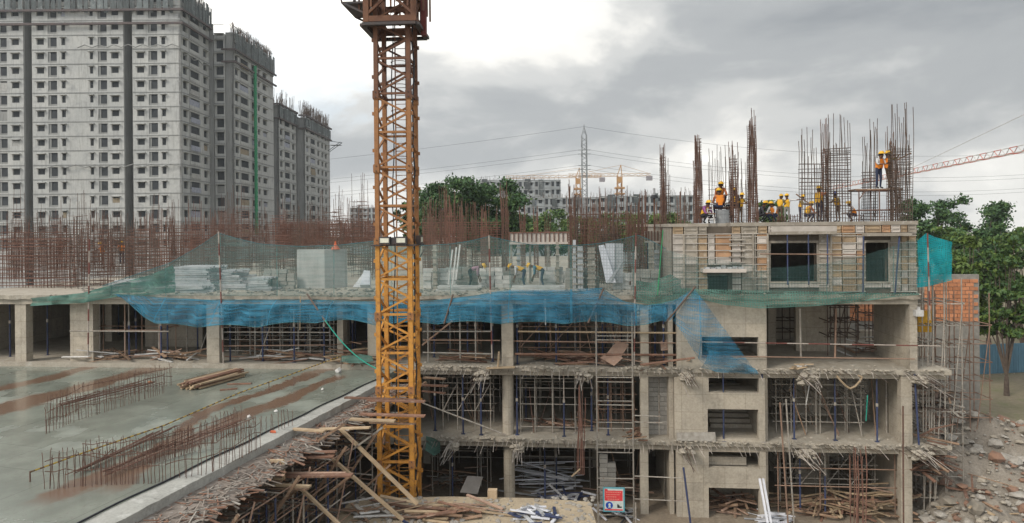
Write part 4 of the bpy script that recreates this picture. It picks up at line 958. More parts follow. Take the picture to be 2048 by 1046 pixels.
def mat_wall(px0, px1, pyt, pyb, Y, label, step=.16, kind=RUSTR, hstep=.16, r=.014, jag=.3, base=None):
    """reinforcement mat: bars both ways, tied in a sheet two bars thick"""
    rg2 = random.Random(int(px0+Y*3)); x0, x1 = fx(px0,480,Y), fx(px1,480,Y); z1 = P((px0+px1)/2, pyt, Y=Y).z; z0 = P((px0+px1)/2, pyb, Y=Y).z if pyb else (base or L3)
    t = thing('rebar_mat', label, 'rebar mat', ((x0+x1)/2, Y, z0), 0, 'reinforcement mats on the lower deck'); H = z1-z0; Wd = x1-x0; mb = MB(); x = -Wd/2
    while x < Wd/2:
        for y in (0, .22): mb.tube((x+rg2.gauss(0,.02),y,0),(x+rg2.gauss(0,.04),y,H*(1+rg2.uniform(-jag,jag))),r,4,cap=False)
        x += step*rg2.uniform(.6,1.4)
    mb.build('upright_bars', kind, t, kind='stuff'); mb = MB(); z = .1
    while z < H*.95:
        for y in (.016, .236): mb.tube((-Wd/2,y,z+rg2.gauss(0,.02)),(Wd/2,y,z+rg2.gauss(0,.02)),r,4,cap=False)
        z += hstep*rg2.uniform(.7,1.3)
    mb.build('cross_bars', kind, t, kind='stuff')
    if z0 > L3+.5:                          # raised beam cages rest on posts
        for k in range(max(2, int(Wd/2.5)+1)): MB().box(-Wd/2+.2+k*(Wd-.4)/max(1,int(Wd/2.5)), -Wd/2+.28+k*(Wd-.4)/max(1,int(Wd/2.5)), 0, .08, L3-z0, 0).build('support_post', RUST, t)
mat_wall(-40, 150, 456, 0, 40, 'rusty wall mat at the far left edge of the deck', .24, hstep=.24); mat_wall(195, 310, 452, 0, 43, 'rusty wall mat behind the low left end of the green net', .2, hstep=.22, kind=RUST)
mat_wall(300, 470, 444, 0, 47, 'rusty wall mat behind the peak of the green net', .24, hstep=.26); mat_wall(430, 560, 446, 0, 52, 'rusty wall mat right of the green net peak', .24, kind=RUST, hstep=.26)
mat_wall(-60, 150, 470, 0, 34, 'rusty wall mat close to the deck edge at far left', .22, hstep=.24); mat_wall(140, 225, 480, 0, 35.2, 'low rusty wall mat behind the far left net pole', .22, kind=RUST, hstep=.24); mat_wall(210, 345, 470, 0, 37, 'rusty wall mat left of the neat formwork stack', .24, kind=RUSTG, hstep=.26)
mat_wall(20, 230, 447, 0, 56, 'far rusty wall mat below the tall tower', .3, kind=RUSTG, hstep=.35); mat_wall(270, 420, 449, 0, 60, 'far rusty wall mat below the tower corner', .3, kind=RUST, hstep=.35)
mat_wall(560, 750, 445, 492, 45, 'raised dense red-brown beam cage left of the crane mast', .07, hstep=.07, jag=.04)
mat_wall(545, 752, 437, 446, 49, 'thin raised beam cage above the dense one left of the mast', .2, hstep=.2, jag=.05)
mat_wall(560, 740, 460, 0, 55, 'rusty wall mat behind the raised beam cages', .25, kind=RUST, hstep=.3)
mat_wall(845, 1000, 438, 0, 44, 'rusty wall mat just right of the crane mast', .13)
mat_wall(845, 930, 425, 0, 50, 'back rusty wall mat right of the crane mast', .16, kind=RUST)
mat_wall(1150, 1262, 412, 0, 37.5, 'dense rusty wall mat in the middle behind the green net', .11, kind=RUST, hstep=.2)
mat_wall(1195, 1240, 462, 0, 35.5, 'dark tied wall mat beside the leaning white panels', .1, kind=RUSTG, hstep=.1)
for k, (px, wpx, top, Y, nn, kd) in enumerate(((862,12,392,38,8,RUST), (885,10,370,41,8,RUST), (900,16,378,39,12,RUSTR), (925,10,400,43,8,RUST), (950,12,402,40,8,RUST), (968,14,408,42,10,RUSTR), (1009,13,362,34.5,18,RUST), (1046,8,405,38,8,RUSTR), (1072,8,408,40,8,RUSTR), (1095,10,420,42,8,RUST), (1143,9,358,33.5,14,RUST), (1153,8,385,36,8,RUSTG), (1170,10,386,38,10,RUST), (1185,12,392,36,10,RUST), (1205,14,398,39,12,RUSTR), (1228,12,400,38,10,RUST), (1262,11,402,35,12,RUSTR), (1277,13,386,33.2,18,RUST), (1289,9,374,34.5,12,RUSTR), (1360,10,380,42,8,RUST), (1372,14,372,43,10,RUSTG), (1315,8,400,40,6,RUST))):
    forest(px, wpx, top, Y, nn, f'{ordw(k)} rusty column cage, counting right from the crane mast', kd, group='column cages right of the mast', tstep=.12)
# ================================================================== things on the lower deck behind the nets
cw = thing('core_wall', 'pale free-standing concrete wall block left of the crane mast', 'concrete wall')
x0, x1, xc = fx(594,540,33.5), fx(652,540,33.5), fx(692,540,34.2); zt = fz(640,499,33.5)
MB().prism([(x0,33.5),(x1,33.3),(xc,34.0),(xc,34.4),(x1,33.7),(x0,33.9)], L3, zt).build('wall_body', mat('fresh_concrete', (.46,.46,.45), (.38,.38,.365), .85, 1.2, .15, streak=.4), cw)
for i in range(26):
    x = x0+(xc-x0)*i/25; q = MB().tube((x,33.7+.3*(i/25),zt),(x+.02,33.7+.3*(i/25),zt+random.Random(i).uniform(.3,.8)),.012,4).build('bar', RUST, cw)
def stack(label, px0, px1, Y, base, rows, m, seed, name='beam_stack', cat='formwork beams', piece='beam', th=.11, dep=1.6, wid=.14, shrink=0.0, jit=.05, group=None, pyref=570):
    rg = random.Random(seed); x0, x1 = fx(px0,pyref,Y), fx(px1,pyref,Y); t = thing(name, label, cat, ((x0+x1)/2, Y, base), 0, group); Wd = x1-x0
    for k in range(rows):
        n_ = max(2, int(dep/(wid*1.35)))
        for j in range(n_):
            if k < rows-1 and 0 < j < n_-1 and k: continue
            l = Wd*(1-shrink*k/rows)*rg.uniform(.86,1.0); dx = rg.uniform(-.5,.5)*(Wd-l)*.8-shrink*Wd*.25*k/rows; y = (j/(n_-1))*dep+rg.gauss(0,.02); a = rg.gauss(0,jit*.5)
            stick(piece, (dx-l/2, y-a*l/2, th*(k+.5)+rg.gauss(0,.008)), (dx+l/2, y+a*l/2, th*(k+.5)+rg.gauss(0,jit*.12)), wid*.9, th*.86, m, t, rg.gauss(0,.06))
    return t
stack('tall neat stack of grey metal formwork behind the green net peak', 342, 425, 32.2, L3, 11, ALU, 1, shrink=.08)
stack('sloping untidy stack of grey metal formwork right of the neat stack', 428, 500, 32.6, L3, 9, ALU, 2, shrink=.75, jit=.12)
stack('low stack of grey metal formwork right of the sloping stack', 498, 545, 32.0, L3, 6, ALU, 3, shrink=.3)
stack('low heap of grey metal pieces left of the tall neat stack', 215, 300, 33, L3, 4, ALU, 4, shrink=.4, jit=.15)
stack('flat heap of grey metal beams in front of the neat stack', 300, 420, 31.2, L3, 3, ALU, 5, shrink=.1, jit=.15, dep=.8)
stack('low row of pale blocks and boards under the bending workers', 1020, 1130, 31.6, L3, 2, WHITEM, 6, 'board_stack', 'boards', 'board', .12, .8)
stack('pale low boards left of the first white-headed column behind the net', 870, 960, 31.8, L3, 2, WHITEM, 7, 'board_stack', 'boards', 'board', .1, .9, jit=.12)
lr = random.Random(19)
for i, (px, Y, n_, m_, lab) in enumerate(((880,33.5,7,WHITEM,'stack of pale blocks just right of the mast behind the net'), (925,34.5,6,BLOCKM,'grey block stack left of the pink-shirted worker'), (990,33.8,5,WHITEM,'low pale block stack at the first net peak'), (1020,34.6,8,BLOCKM,'grey block stack left of the bending workers'), (1110,34.2,6,WHITEM,'pale block stack right of the bending workers'), (1165,33.4,5,BLOCKM,'low grey block stack in front of the dense wall mat'), (1260,32.6,4,WHITEM,'low pale block stack at the second net peak'), (560,33.2,6,BLOCKM,'grey block stack left of the free-standing wall block'), (1300,32.0,5,BLOCKM,'grey block stack by the crumpled green net'))):
    t = thing('block_stack', lab, 'blocks', (fx(px,560,Y), Y, L3), lr.uniform(-.2,.2), 'block stacks on the lower deck')
    for k in range(n_):
        for c_ in range(4-(k > n_-3)): link('block', ubox(m_), t, ((c_-1.5)*.42+lr.gauss(0,.02), lr.gauss(0,.03), .1+k*.2 if k < 3 else .1+2*.2+(k-2)*.2), (0,0,lr.gauss(0,.05)), (.4,.2,.19)) if k < 5 else None
def slabpanel(label, pts, th, m, name='panel', cat='panel', Yoff=0):
    """leaning panel given by its four corner pixels at plane Y"""
    vs = [P(px, py, Y=y) for px, py, y in pts]; nrm = (vs[1]-vs[0]).cross(vs[3]-vs[0]).normalized()*th; c = sum(vs, Vector())/4
    mb = MB(); mb._add([v-c for v in vs]+[v-c+nrm for v in vs], [(0,1,2,3),(7,6,5,4),(0,4,5,1),(1,5,6,2),(2,6,7,3),(3,7,4,0)])
    o = mb.build(name, m); o.location = c; tag(o, label, cat); return o
slabpanel('pale blue-white panel leaning left of the white formwork block', [(1212,566,32.0),(1232,566,32.0),(1208,490,32.5),(1197,492,32.5)], .08, ALUW)
slabpanel('tall white upright panel in the middle of the deck', [(1212,566,32.4),(1229,566,32.4),(1229,487,32.5),(1211,487,32.5)], .1, ALUW)
slabpanel('grey ribbed upright panel right of the tall white one', [(1230,566,32.5),(1246,566,32.5),(1246,487,32.6),(1230,487,32.6)], .1, ALU)
slabpanel('narrow grey board leaning right across the ribbed panel', [(1212,566,31.9),(1220,567,31.9),(1247,530,32.2),(1246,521,32.2)], .05, ALU)
slabpanel('white plastic sheet folded beside the crane mast', [(722,576,31.2),(742,576,31.2),(742,548,31.8),(730,547,31.8)], .25, ALUW, 'plastic_sheet', 'sheet')
slabpanel('grey board leaning behind the white plastic sheet', [(706,575,31.6),(724,575,31.6),(736,548,32.0),(726,548,32.0)], .05, ALU)
for i, (a, b, py0, Yv) in enumerate(((866,873,490,33), (1034,1040,485,36), (1112,1118,484,34), (1146,1152,480,33), (1176,1190,495,32.6), (1155,1166,493,32.8), (1298,1306,485,33), (1310,1318,500,34), (937,942,500,34))):
    x0, x1 = fx(a,530,Yv), fx(b,530,Yv); t = thing('column_formwork', f'{ORDS[i]} upright column formwork behind the net right of the mast', 'formwork', ((x0+x1)/2, Yv, L3), 0, 'column formworks on the lower deck'); zt = P((a+b)/2, py0, Y=Yv).z-L3; hw_ = (x1-x0)/2
    MB().box(-hw_,hw_,0,.3,0,zt).build('shutter', ALU if i % 2 else PANEL, t)
    for k in range(6): MB().box(-hw_-.05,hw_+.05,-.05,-.002,.2+k*zt/6.5,.27+k*zt/6.5).build('clamp', PIPE, t)
for i, (px0, py0, px1, py1) in enumerate(((905,570,913,495), (897,570,905,500), (912,560,920,490))):
    t = tag(stick('leaning_prop', P(px0,py0,Y=31.5), P(px1,py1,Y=32.4), .07, .07, WHITEM), f'{ORDS[i]} of three white props leaning beside the pink-shirted worker', 'prop', 'leaning white props')
# raised slab-edge formwork (white ribbed band) on columns behind the workers
ef = thing('slab_edge_formwork', 'pale ribbed beam formwork raised on posts behind the bending workers', 'formwork'); Yf = 36.0
x0, x1 = fx(1018,475,Yf), fx(1142,475,Yf); z0, z1 = fz(1080,484,Yf), fz(1080,466,Yf)
MB().box(x0,x1,Yf,Yf+.3,z0,z1).build('shutter_board', PANELW, ef); MB().box(x0-.05,x1+.05,Yf-.1,Yf+.4,z0-.12,z0).build('soffit_board', PANELW, ef)
k = x0
while k < x1: MB().box(k,k+.05,Yf-.06,Yf-.002,z0,z1).build('rib', RUST, ef); k += .24
MB().box(x0,x1,Yf-.05,Yf+.35,z1,z1+.06).build('top_waler', RUSTR, ef)
for px in (1022, 1060, 1096, 1138): x = fx(px,500,Yf); MB().box(x-.06,x+.06,Yf+.05,Yf+.17,L3,z0-.12).build('post', PIPE, ef)
ef2 = thing('slab_edge_formwork', 'pale ribbed beam formwork left of the formwork corner', 'formwork'); Yf = 34.5
x0, x1 = fx(1290,470,Yf), fx(1342,470,Yf); z0, z1 = fz(1310,482,Yf), fz(1310,462,Yf)
MB().box(x0,x1,Yf,Yf+.3,z0,z1).build('shutter_board', PANEL, ef2); MB().box(x0,x1,Yf-.08,Yf+.4,z0-.08,z0).build('soffit_board', PANELW, ef2)
for k in range(9): x = x0+k*(x1-x0)/8.6; MB().box(x,x+.05,Yf-.06,Yf-.002,z0,z1).build('rib', RUST, ef2)
for x in (x0+.1, x1-.2): MB().box(x,x+.1,Yf+.05,Yf+.15,L3,z0-.08).build('post', BLUEP, ef2)
# hazard lamp-like cone hung over the beam cage and the pole with a lamp
o = MB().tube((0,0,0),(0,0,.28),.24,10,.05).tube((0,0,.28),(0,0,.42),.05,8,.03).build('warning_cone', mat('orange_plastic', (.6,.14,.06)), None); o.location = (P(669,498,Y=33.6).x, 33.75, zt if False else fz(640,499,33.5)); tag(o, 'small orange cone standing on the pale free-standing wall block', 'cone')
t = thing('lamp_post', 'thin pole with a dark lamp head in front of the low grey block', 'lamp', (fx(1309,450,35), 35, L3)); zt = P(1309,392,Y=35).z-L3
MB().tube((0,0,0),(0,0,zt),.045,8).build('pole', RUST, t); MB().tube((0,0,zt-.12),(0,0,zt+.05),.22,10,.14).build('lamp_head', BLACKM, t); MB().tube((0,0,zt+.05),(0,0,zt+.4),.06,8).build('finial', ALU, t)
# debris on the lower deck edge
mb = MB(); rg = random.Random(5)
for k in range(420):
    px = rg.uniform(160, 1340); y = rg.uniform(30.1, 33.5); mb.rock((fx(px,590,y), y, L3+.02), rg.uniform(.03,.13), rg)
o = mb.build('deck_rubble', RUBBLE, None, kind='stuff'); o['label'] = 'pale crumbs and rubble strewn along the lower deck edge'
# ================================================================== nets
def netmat(name, col, alpha, cell=.10, line=.35, fold=.25, base=None, tone=(.75, 1.25)):
    m = bpy.data.materials.new(name); m.use_nodes = True; t = m.node_tree; b = t.nodes['Principled BSDF']; t.nodes.remove(b); o = t.nodes['Material Output']; lk = t.links.new
    def n(k): return t.nodes.new(k)
    uv = n('ShaderNodeUVMap'); df = n('ShaderNodeBsdfDiffuse'); tr = n('ShaderNodeBsdfTranslucent'); tp = n('ShaderNodeBsdfTransparent'); m1 = n('ShaderNodeMixShader'); m2 = n('ShaderNodeMixShader'); m1.inputs[0].default_value = .45
    nz = n('ShaderNodeTexNoise'); nz.inputs['Scale'].default_value = .9; nz.inputs['Detail'].default_value = 4; lk(uv.outputs[0], nz.inputs['Vector'])
    hs = n('ShaderNodeHueSaturation'); hs.inputs['Color'].default_value = (*col, 1); mr = n('ShaderNodeMapRange'); mr.inputs[1].default_value = .3; mr.inputs[2].default_value = .7; mr.inputs[3].default_value = tone[0]; mr.inputs[4].default_value = tone[1]; lk(nz.outputs['Fac'], mr.inputs[0]); lk(mr.outputs[0], hs.inputs['Value'])
    lk(hs.outputs[0], df.inputs[0]); lk(hs.outputs[0], tr.inputs[0]); lk(df.outputs[0], m1.inputs[1]); lk(tr.outputs[0], m1.inputs[2])
    sp = n('ShaderNodeSeparateXYZ'); lk(uv.outputs[0], sp.inputs[0]); ls = []
    for i in (0, 1):
        a = n('ShaderNodeMath'); a.operation = 'MODULO'; lk(sp.outputs[i], a.inputs[0]); a.inputs[1].default_value = cell
        c = n('ShaderNodeMath'); c.operation = 'LESS_THAN'; lk(a.outputs[0], c.inputs[0]); c.inputs[1].default_value = cell*line; ls.append(c.outputs[0])
    mxn = n('ShaderNodeMath'); mxn.operation = 'MAXIMUM'; lk(ls[0], mxn.inputs[0]); lk(ls[1], mxn.inputs[1])
    fa = n('ShaderNodeMath'); fa.operation = 'MULTIPLY_ADD'; lk(mxn.outputs[0], fa.inputs[0]); fa.inputs[1].default_value = alpha*.8; fa.inputs[2].default_value = alpha*.55
    # stretched weave: denser and thinner bands
    w = n('ShaderNodeTexNoise'); w.inputs['Scale'].default_value = 2.2; w.inputs['Detail'].default_value = 3; mp = n('ShaderNodeMapping'); mp.inputs['Scale'].default_value = (.3,3.6,1); mp.inputs['Rotation'].default_value = (0,0,.62); lk(uv.outputs[0], mp.inputs[0]); lk(mp.outputs[0], w.inputs['Vector'])
    wr = n('ShaderNodeMapRange'); wr.inputs[1].default_value = .3; wr.inputs[2].default_value = .7; wr.inputs[3].default_value = 1-fold; wr.inputs[4].default_value = 1+fold; lk(w.outputs['Fac'], wr.inputs[0])
    f2 = n('ShaderNodeMath'); f2.operation = 'MULTIPLY'; f2.use_clamp = True; lk(fa.outputs[0], f2.inputs[0]); lk(wr.outputs[0], f2.inputs[1])
    sm = n('ShaderNodeMath'); sm.operation = 'MODULO'; lk(sp.outputs[0], sm.inputs[0]); sm.inputs[1].default_value = 2.7
    sa = n('ShaderNodeMath'); sa.operation = 'ABSOLUTE'; lk(sm.outputs[0], sa.inputs[0]); sl_ = n('ShaderNodeMath'); sl_.operation = 'LESS_THAN'; lk(sa.outputs[0], sl_.inputs[0]); sl_.inputs[1].default_value = .055
    sx_ = n('ShaderNodeMath'); sx_.operation = 'MULTIPLY_ADD'; sx_.use_clamp = True; lk(sl_.outputs[0], sx_.inputs[0]); sx_.inputs[1].default_value = .3; lk(f2.outputs[0], sx_.inputs[2]); f2 = sx_
    lk(f2.outputs[0], m2.inputs[0]); lk(tp.outputs[0], m2.inputs[1]); lk(m1.outputs[0], m2.inputs[2]); lk(m2.outputs[0], o.inputs[0]); return m
GNET = netmat('green_net', (.12,.235,.23), .27, .13, .3, .3); GNETD = netmat('green_net_doubled', (.13,.25,.215), .62, .11, .45, .5)
BNET = netmat('blue_net', (.065,.245,.375), .42, .06, .45, .5, tone=(.65,1.5)); BNETL = netmat('blue_net_single', (.06,.30,.50), .34, .07, .4, .55)
CNET = netmat('cyan_net', (.03,.42,.48), .9, .08, .5, .4)
def lerp_pl(pl, u):
    xs = [p[0] for p in pl]; x = xs[0]+(xs[-1]-xs[0])*u
    for a, b in zip(pl, pl[1:]):
        if x <= b[0] or b is pl[-1]:
            k = 0 if b[0] == a[0] else (x-a[0])/(b[0]-a[0]); return [a[i]+(b[i]-a[i])*k for i in range(len(a))]
def net(name, label, top, bot, m, nu=120, nv=10, wr=.06, bulge=.0, seed=0, cat='safety net', rope=None, scallop=0.0):
    """sheet between two polylines of (px, py, Y)"""
    vs = []; uvs = []; fs = []; pr = None
    for i in range(nu+1):
        u = i/nu; a = P(*lerp_pl(top,u)[:2], Y=lerp_pl(top,u)[2]); b = P(*lerp_pl(bot,u)[:2], Y=lerp_pl(bot,u)[2])
        for j in range(nv+1):
            v = j/nv; p = a.lerp(b, v); e = math.sin(v*math.pi)**.5 if 0 < v < 1 else 0
            p.y += wr*e*mnoise.noise(Vector((p.x*1.7, p.z*.8, seed)))*2 + wr*.8*e*mnoise.noise(Vector((p.x*5+p.z*3, p.z*1.6, seed+5))) - bulge*math.sin(v*math.pi)
            p.z += scallop*v*(abs(math.sin(p.x*1.15+.4))-.6) + wr*.25*e*mnoise.noise(Vector((p.x*2.3, p.z*1.5, seed+9)))
            vs.append(p); uvs.append((p.x, (a-b).length*(1-v)))
    for i in range(nu):
        for j in range(nv): a = i*(nv+1)+j; fs.append((a, a+1, a+nv+2, a+nv+1))
    me = bpy.data.meshes.new(name); me.from_pydata(vs, [], fs); me.materials.append(m); ul = me.uv_layers.new(name='UVMap')
    for l in me.loops: ul.data[l.index].uv = uvs[l.vertex_index]
    me.polygons.foreach_set('use_smooth', [True]*len(me.polygons))
    t = thing(name, label, cat); link('netting', me, t)
    for which in (rope or ()):
        idx = [i*(nv+1)+(0 if which == 't' else nv) for i in range(nu+1)]; MB().path([vs[i] for i in idx[::2]], .012, 4).build('edge_rope', m if False else ROPEM, t)
    return t
ROPEM = mat('net_rope', (.05,.17,.2), None, .8, 4)
Yn = 29.86
net('safety_net', 'dark green safety net rising to a peak over the grey formwork stacks', [(205,572,Yn),(240,560,Yn),(340,526,Yn),(400,492,Yn),(437,466,Yn),(470,476,Yn),(520,488,Yn),(600,493,Yn),(680,490,Yn),(757,481,Yn)], [(205,592,Yn),(437,592,Yn),(757,594,Yn)], GNET, 100, 8, .05, rope='t')
net('safety_net', 'crumpled green net lying along the deck edge at far left', [(60,596,29.7),(165,586,29.7),(200,576,29.8),(240,566,29.9),(300,550,29.9),(345,530,29.9),(350,540,29.9)], [(60,612,29.6),(165,606,29.6),(230,594,29.8),(300,590,29.9),(350,585,29.9)], GNETD, 60, 8, .22, seed=3)
net('safety_net', 'green safety net with two peaks between the mast and the formwork', [(757,482,Yn),(850,491,Yn),(900,488,Yn),(940,482,Yn),(978,473,Yn),(1010,480,Yn),(1060,489,Yn),(1150,491,Yn),(1200,487,Yn),(1245,478,Yn),(1275,470,Yn),(1300,480,Yn),(1332,498,Yn)], [(757,594,Yn),(1000,588,Yn),(1332,592,Yn)], GNET, 120, 8, .05, seed=1, rope='t')
net('safety_net', 'green safety net drawn across the lower half of the panelled formwork', [(1332,500,29.7),(1390,514,29.6),(1460,522,29.5),(1540,536,29.5),(1633,529,29.5),(1700,518,29.5),(1776,496,29.5),(1836,474,29.5)], [(1332,594,29.7),(1400,594,29.6),(1836,588,29.5)], GNET, 110, 8, .05, seed=2)
net('safety_net', 'doubled green net sagging below the slab edge at right', [(1360,576,29.62),(1400,578,29.5),(1600,582,29.45),(1760,586,29.45),(1838,586,29.5)], [(1360,590,29.6),(1400,598,29.45),(1450,610,29.4),(1520,617,29.35),(1620,613,29.35),(1700,606,29.4),(1790,594,29.45),(1838,590,29.5)], GNETD, 90, 6, .12, seed=4)
net('safety_net', 'crumpled green net heaped where the formwork meets the deck', [(1270,560,29.75),(1300,566,29.75),(1340,548,29.75),(1362,560,29.75)], [(1270,604,29.7),(1310,610,29.7),(1362,598,29.7)], GNETD, 30, 6, .2, seed=6)
net('safety_net', 'teal net hung on poles beyond the right corner of the building', [(1834,482,30.4),(1852,466,30.4),(1870,474,30.6),(1905,484,30.9)], [(1834,575,30.4),(1860,572,30.4),(1905,560,30.9)], CNET, 30, 12, .15, seed=7)
net('catch_net', 'long blue catch net slung under the lower deck edge', [(232,588,29.85),(300,594,29.85),(420,600,29.8),(620,600,29.8),(760,604,29.8),(860,602,29.8),(960,590,29.7),(1000,584,29.7),(1120,585,29.7),(1180,581,29.6),(1206,577,29.5),(1220,588,29.5),(1250,604,29.5),(1290,611,29.4),(1330,607,29.3)], [(234,590,29.8),(270,618,29.3),(312,648,28.9),(420,652,28.8),(520,651,28.8),(640,642,28.8),(700,641,28.8),(757,648,28.8),(860,645,28.8),(970,644,28.8),(1060,645,28.8),(1180,644,28.8),(1290,650,28.7),(1330,642,28.7)], BNET, 260, 14, .2, .18, seed=11, rope='tb', scallop=.13)
net('catch_net', 'pale blue flap of netting on the slab edge above the long blue net', [(960,588,29.72),(1010,580,29.72),(1120,580,29.72),(1206,575,29.55)], [(960,600,29.7),(1120,603,29.7),(1206,600,29.5)], BNETL, 40, 4, .05, seed=12)
net('catch_net', 'bright blue net corner pulled up to the slanting dark pole', [(1328,606,29.3),(1350,600,29.3),(1370,588,29.2),(1388,577,29.1)], [(1328,643,28.7),(1342,640,28.7),(1366,606,28.9),(1389,578,29.1)], BNETL, 24, 6, .06, seed=13)
net('catch_net', 'blue net strip trailing down the stair wall to the slab below', [(1346,640,29.0),(1365,612,29.0),(1389,578,29.1)], [(1400,722,29.3),(1430,744,29.4),(1512,745,29.6)], BNETL, 30, 24, .16, .25, seed=14, rope='')
net('catch_net', 'bunched bright blue net end lying on the slab below the stair wall', [(1418,700,29.35),(1450,706,29.4),(1512,738,29.5)], [(1402,735,29.3),(1440,745,29.35),(1514,749,29.5)], BNET, 24, 8, .14, .15, seed=15)
# outrigger poles for the blue net
for i, (a, b, lab) in enumerate((((1391,573,29.1),(1334,642,28.7),'dark slanting pole carrying the blue net corner at right'), ((1207,577,29.4),(1176,646,28.7),'dark pole through the middle of the long blue net'), ((906,589,29.7),(888,648,28.7),'dark pole through the blue net right of the mast'), ((614,588,29.8),(655,648,28.7),'dark slanting pole through the blue net left of the mast'))):
    o = pipe('outrigger_pole', P(a[0],a[1],Y=a[2]), P(b[0],b[1],Y=b[2]), .04, RUSTG); tag(o, lab, 'pole', 'outrigger poles of the blue net')
# red and white net poles
def band_pole(px0, py0, px1, py1, Y, label, r=.032, seg=.55):
    a, b = P(px0,py0,Y=Y), P(px1,py1,Y=Y); t = thing('net_pole', label, 'pole', b, 0, 'red and white poles'); n_ = max(2, int((a-b).length/seg))
    for k in range(n_): pipe('painted_band', (a-b)*(k/n_), (a-b)*((k+1)/n_), r, REDP if k % 2 else WHITEP, t)
for a in ((179,478,176,712,29.7,'red and white pole at the far left end of the frame'), (437,463,447,728,29.75,'red and white pole at the peak of the dark green net'), (978,470,984,716,29.7,'red and white pole at the first net peak right of the mast'), (1272,466,1268,730,29.65,'red and white pole at the second net peak right of the mast'), (1855,466,1860,640,30.2,'grey-white pole carrying the teal net')): band_pole(*a)
for i, (px, py, py1) in enumerate(((1797,480,590),)): pass
o = pipe('green_rope', P(1326,460,Y=29.6), P(1315,590,Y=29.6), .02, mat('green_rope', (.03,.3,.12))); tag(o, 'bright green rope hanging left of the formwork corner', 'rope')
# ================================================================== props and scaffolds inside the open storeys
def prop_mesh(H, m1, m2, split=.55):
    mb = MB(); mb.tube((0,0,.01),(0,0,H*split),.038,8,mi=0); mb.tube((0,0,H*split),(0,0,H-.02),.028,8,mi=1); mb.box(-.09,.09,-.09,.09,0,.012,0); mb.box(-.1,.1,-.1,.1,H-.02,H-.002,1); mb.tube((0,0,H*split-.06),(0,0,H*split+.05),.055,8,mi=1)
    return mb
def prop(px, Y, z0, z1, label, tilt=0.0, blue=True, py=700, group='steel props', short=1.0):
    x = fx(px, py, Y); H = (z1-z0)*short; t = thing('steel_prop', label, 'prop', (x, Y, z0), 0, group); t.rotation_euler = (0, tilt, 0)
    m1 = BLUEP if blue else PIPE
    MB().tube((0,0,.012),(0,0,H*.58),.04,8).build('outer_tube', m1, t); MB().tube((0,0,H*.56),(0,0,H-.02),.03,8).build('inner_tube', BLUEP if blue and int(px) % 3 else PIPE, t)
    MB().box(-.09,.09,-.09,.09,0,.012).build('base_plate', m1, t); MB().box(-.12,.12,-.07,.07,H-.02,H-.004).build('head_plate', PIPE, t); MB().tube((0,0,H*.55),(0,0,H*.6),.058,8).build('collar', PIPE, t)
rg = random.Random(9)
ps = [(20,31.5,1),(95,32,1),(200,33,0),(258,31,1),(272,32.4,1),(250,31.3,0),(322,30.9,1),(335,31.2,1),(318,31.6,0),(374,32.5,0),(395,33,1),(460,30.8,1),(476,32.5,0),(510,31.5,0),(525,30.9,1),(534,32,1),(565,33,0),(588,30.7,1),(597,31.8,0),(616,33,0),(648,30.8,1),(668,32.4,0),(705,32,1),(856,30.9,0),(868,32.2,1),(900,33,0),(920,30.9,0),(935,32,1),(951,31,0),(985,31.2,1),(1034,30.7,1),(1078,32.5,1),(1112,30.7,1),(1150,32.8,0),(1193,30.7,1),(1205,32,1),(1255,31.4,0),(1310,31.5,1),(1327,30.8,1)]
for k, (px, Y, bl) in enumerate(ps): prop(px, Y, L2, L3-.2 if Y > 30.5 else L3-.44, f"{ordw(k)} {'blue' if bl else 'grey'} prop from the left holding up the deck over the blue net", 0, bl, 660, 'props under the lower deck')
back = [(px, rg.choice((33.6,34.6,35.4,37.5,38.6,40.5)), rg.random() < .6) for px in range(170, 1345, 17)]
for k, (px, Y, bl) in enumerate(back): prop(px+rg.uniform(-5,5), Y, L2, L3-.2, f'{ordw(k)} prop from the left deep in the dark storey behind the blue net', 0, bl, 660, 'deep props under the lower deck')
ps2 = [(764+106,31,1),(926,30.6,1),(962,30.5,1),(1034,30.6,1),(1052,33,1),(1128,30.5,1),(1160,32,0),(1183,31.4,1),(1216,30.8,1),(1318,31.0,0),(1378,29.95,1),(1447,29.95,1),(1525,30.0,1),(1588,30.7,1),(1670,30.6,1),(1754,30.5,1),(1690,32,0),(1632,31.5,0),(1773,31.8,0),(1796,32.2,0)]
for k, (px, Y, bl) in enumerate(ps2): prop(px, max(Y, 30.22), L1, L2-.2 if Y > 30.6 or Y < 30.3 else L2-.42, f"{ordw(k)} {'blue' if bl else 'grey'} prop from the left in the middle open storey", 0, bl, 820, 'props in the middle storey')
ps3 = [(905,31,1),(1090,31,1),(1113,32.5,1),(1215,31.2,1),(1348,30.8,1),(1600,31,1),(1650,30.8,1),(1790,31.5,1),(1330,32,0),(1745,33,0),(1560,32,0)]
for k, (px, Y, bl) in enumerate(ps3): prop(px, Y, 0, L1-.2, f"{ordw(k)} {'blue' if bl else 'grey'} prop from the left in the lowest storey", 0, bl, 970, 'props in the lowest storey')
o = pipe('slanting_prop', P(1381,1046,Y=29.4), P(1367,935,Y=29.5), .045, BLUEP); tag(o, 'dark blue prop slanting in front of the lowest stair wall', 'prop')
o = pipe('slanting_prop', P(1838,890,Y=29.95), P(1829,748,Y=30.0), .04, BLUEP); tag(o, 'blue prop slanting across the corner column of the middle storey', 'prop')
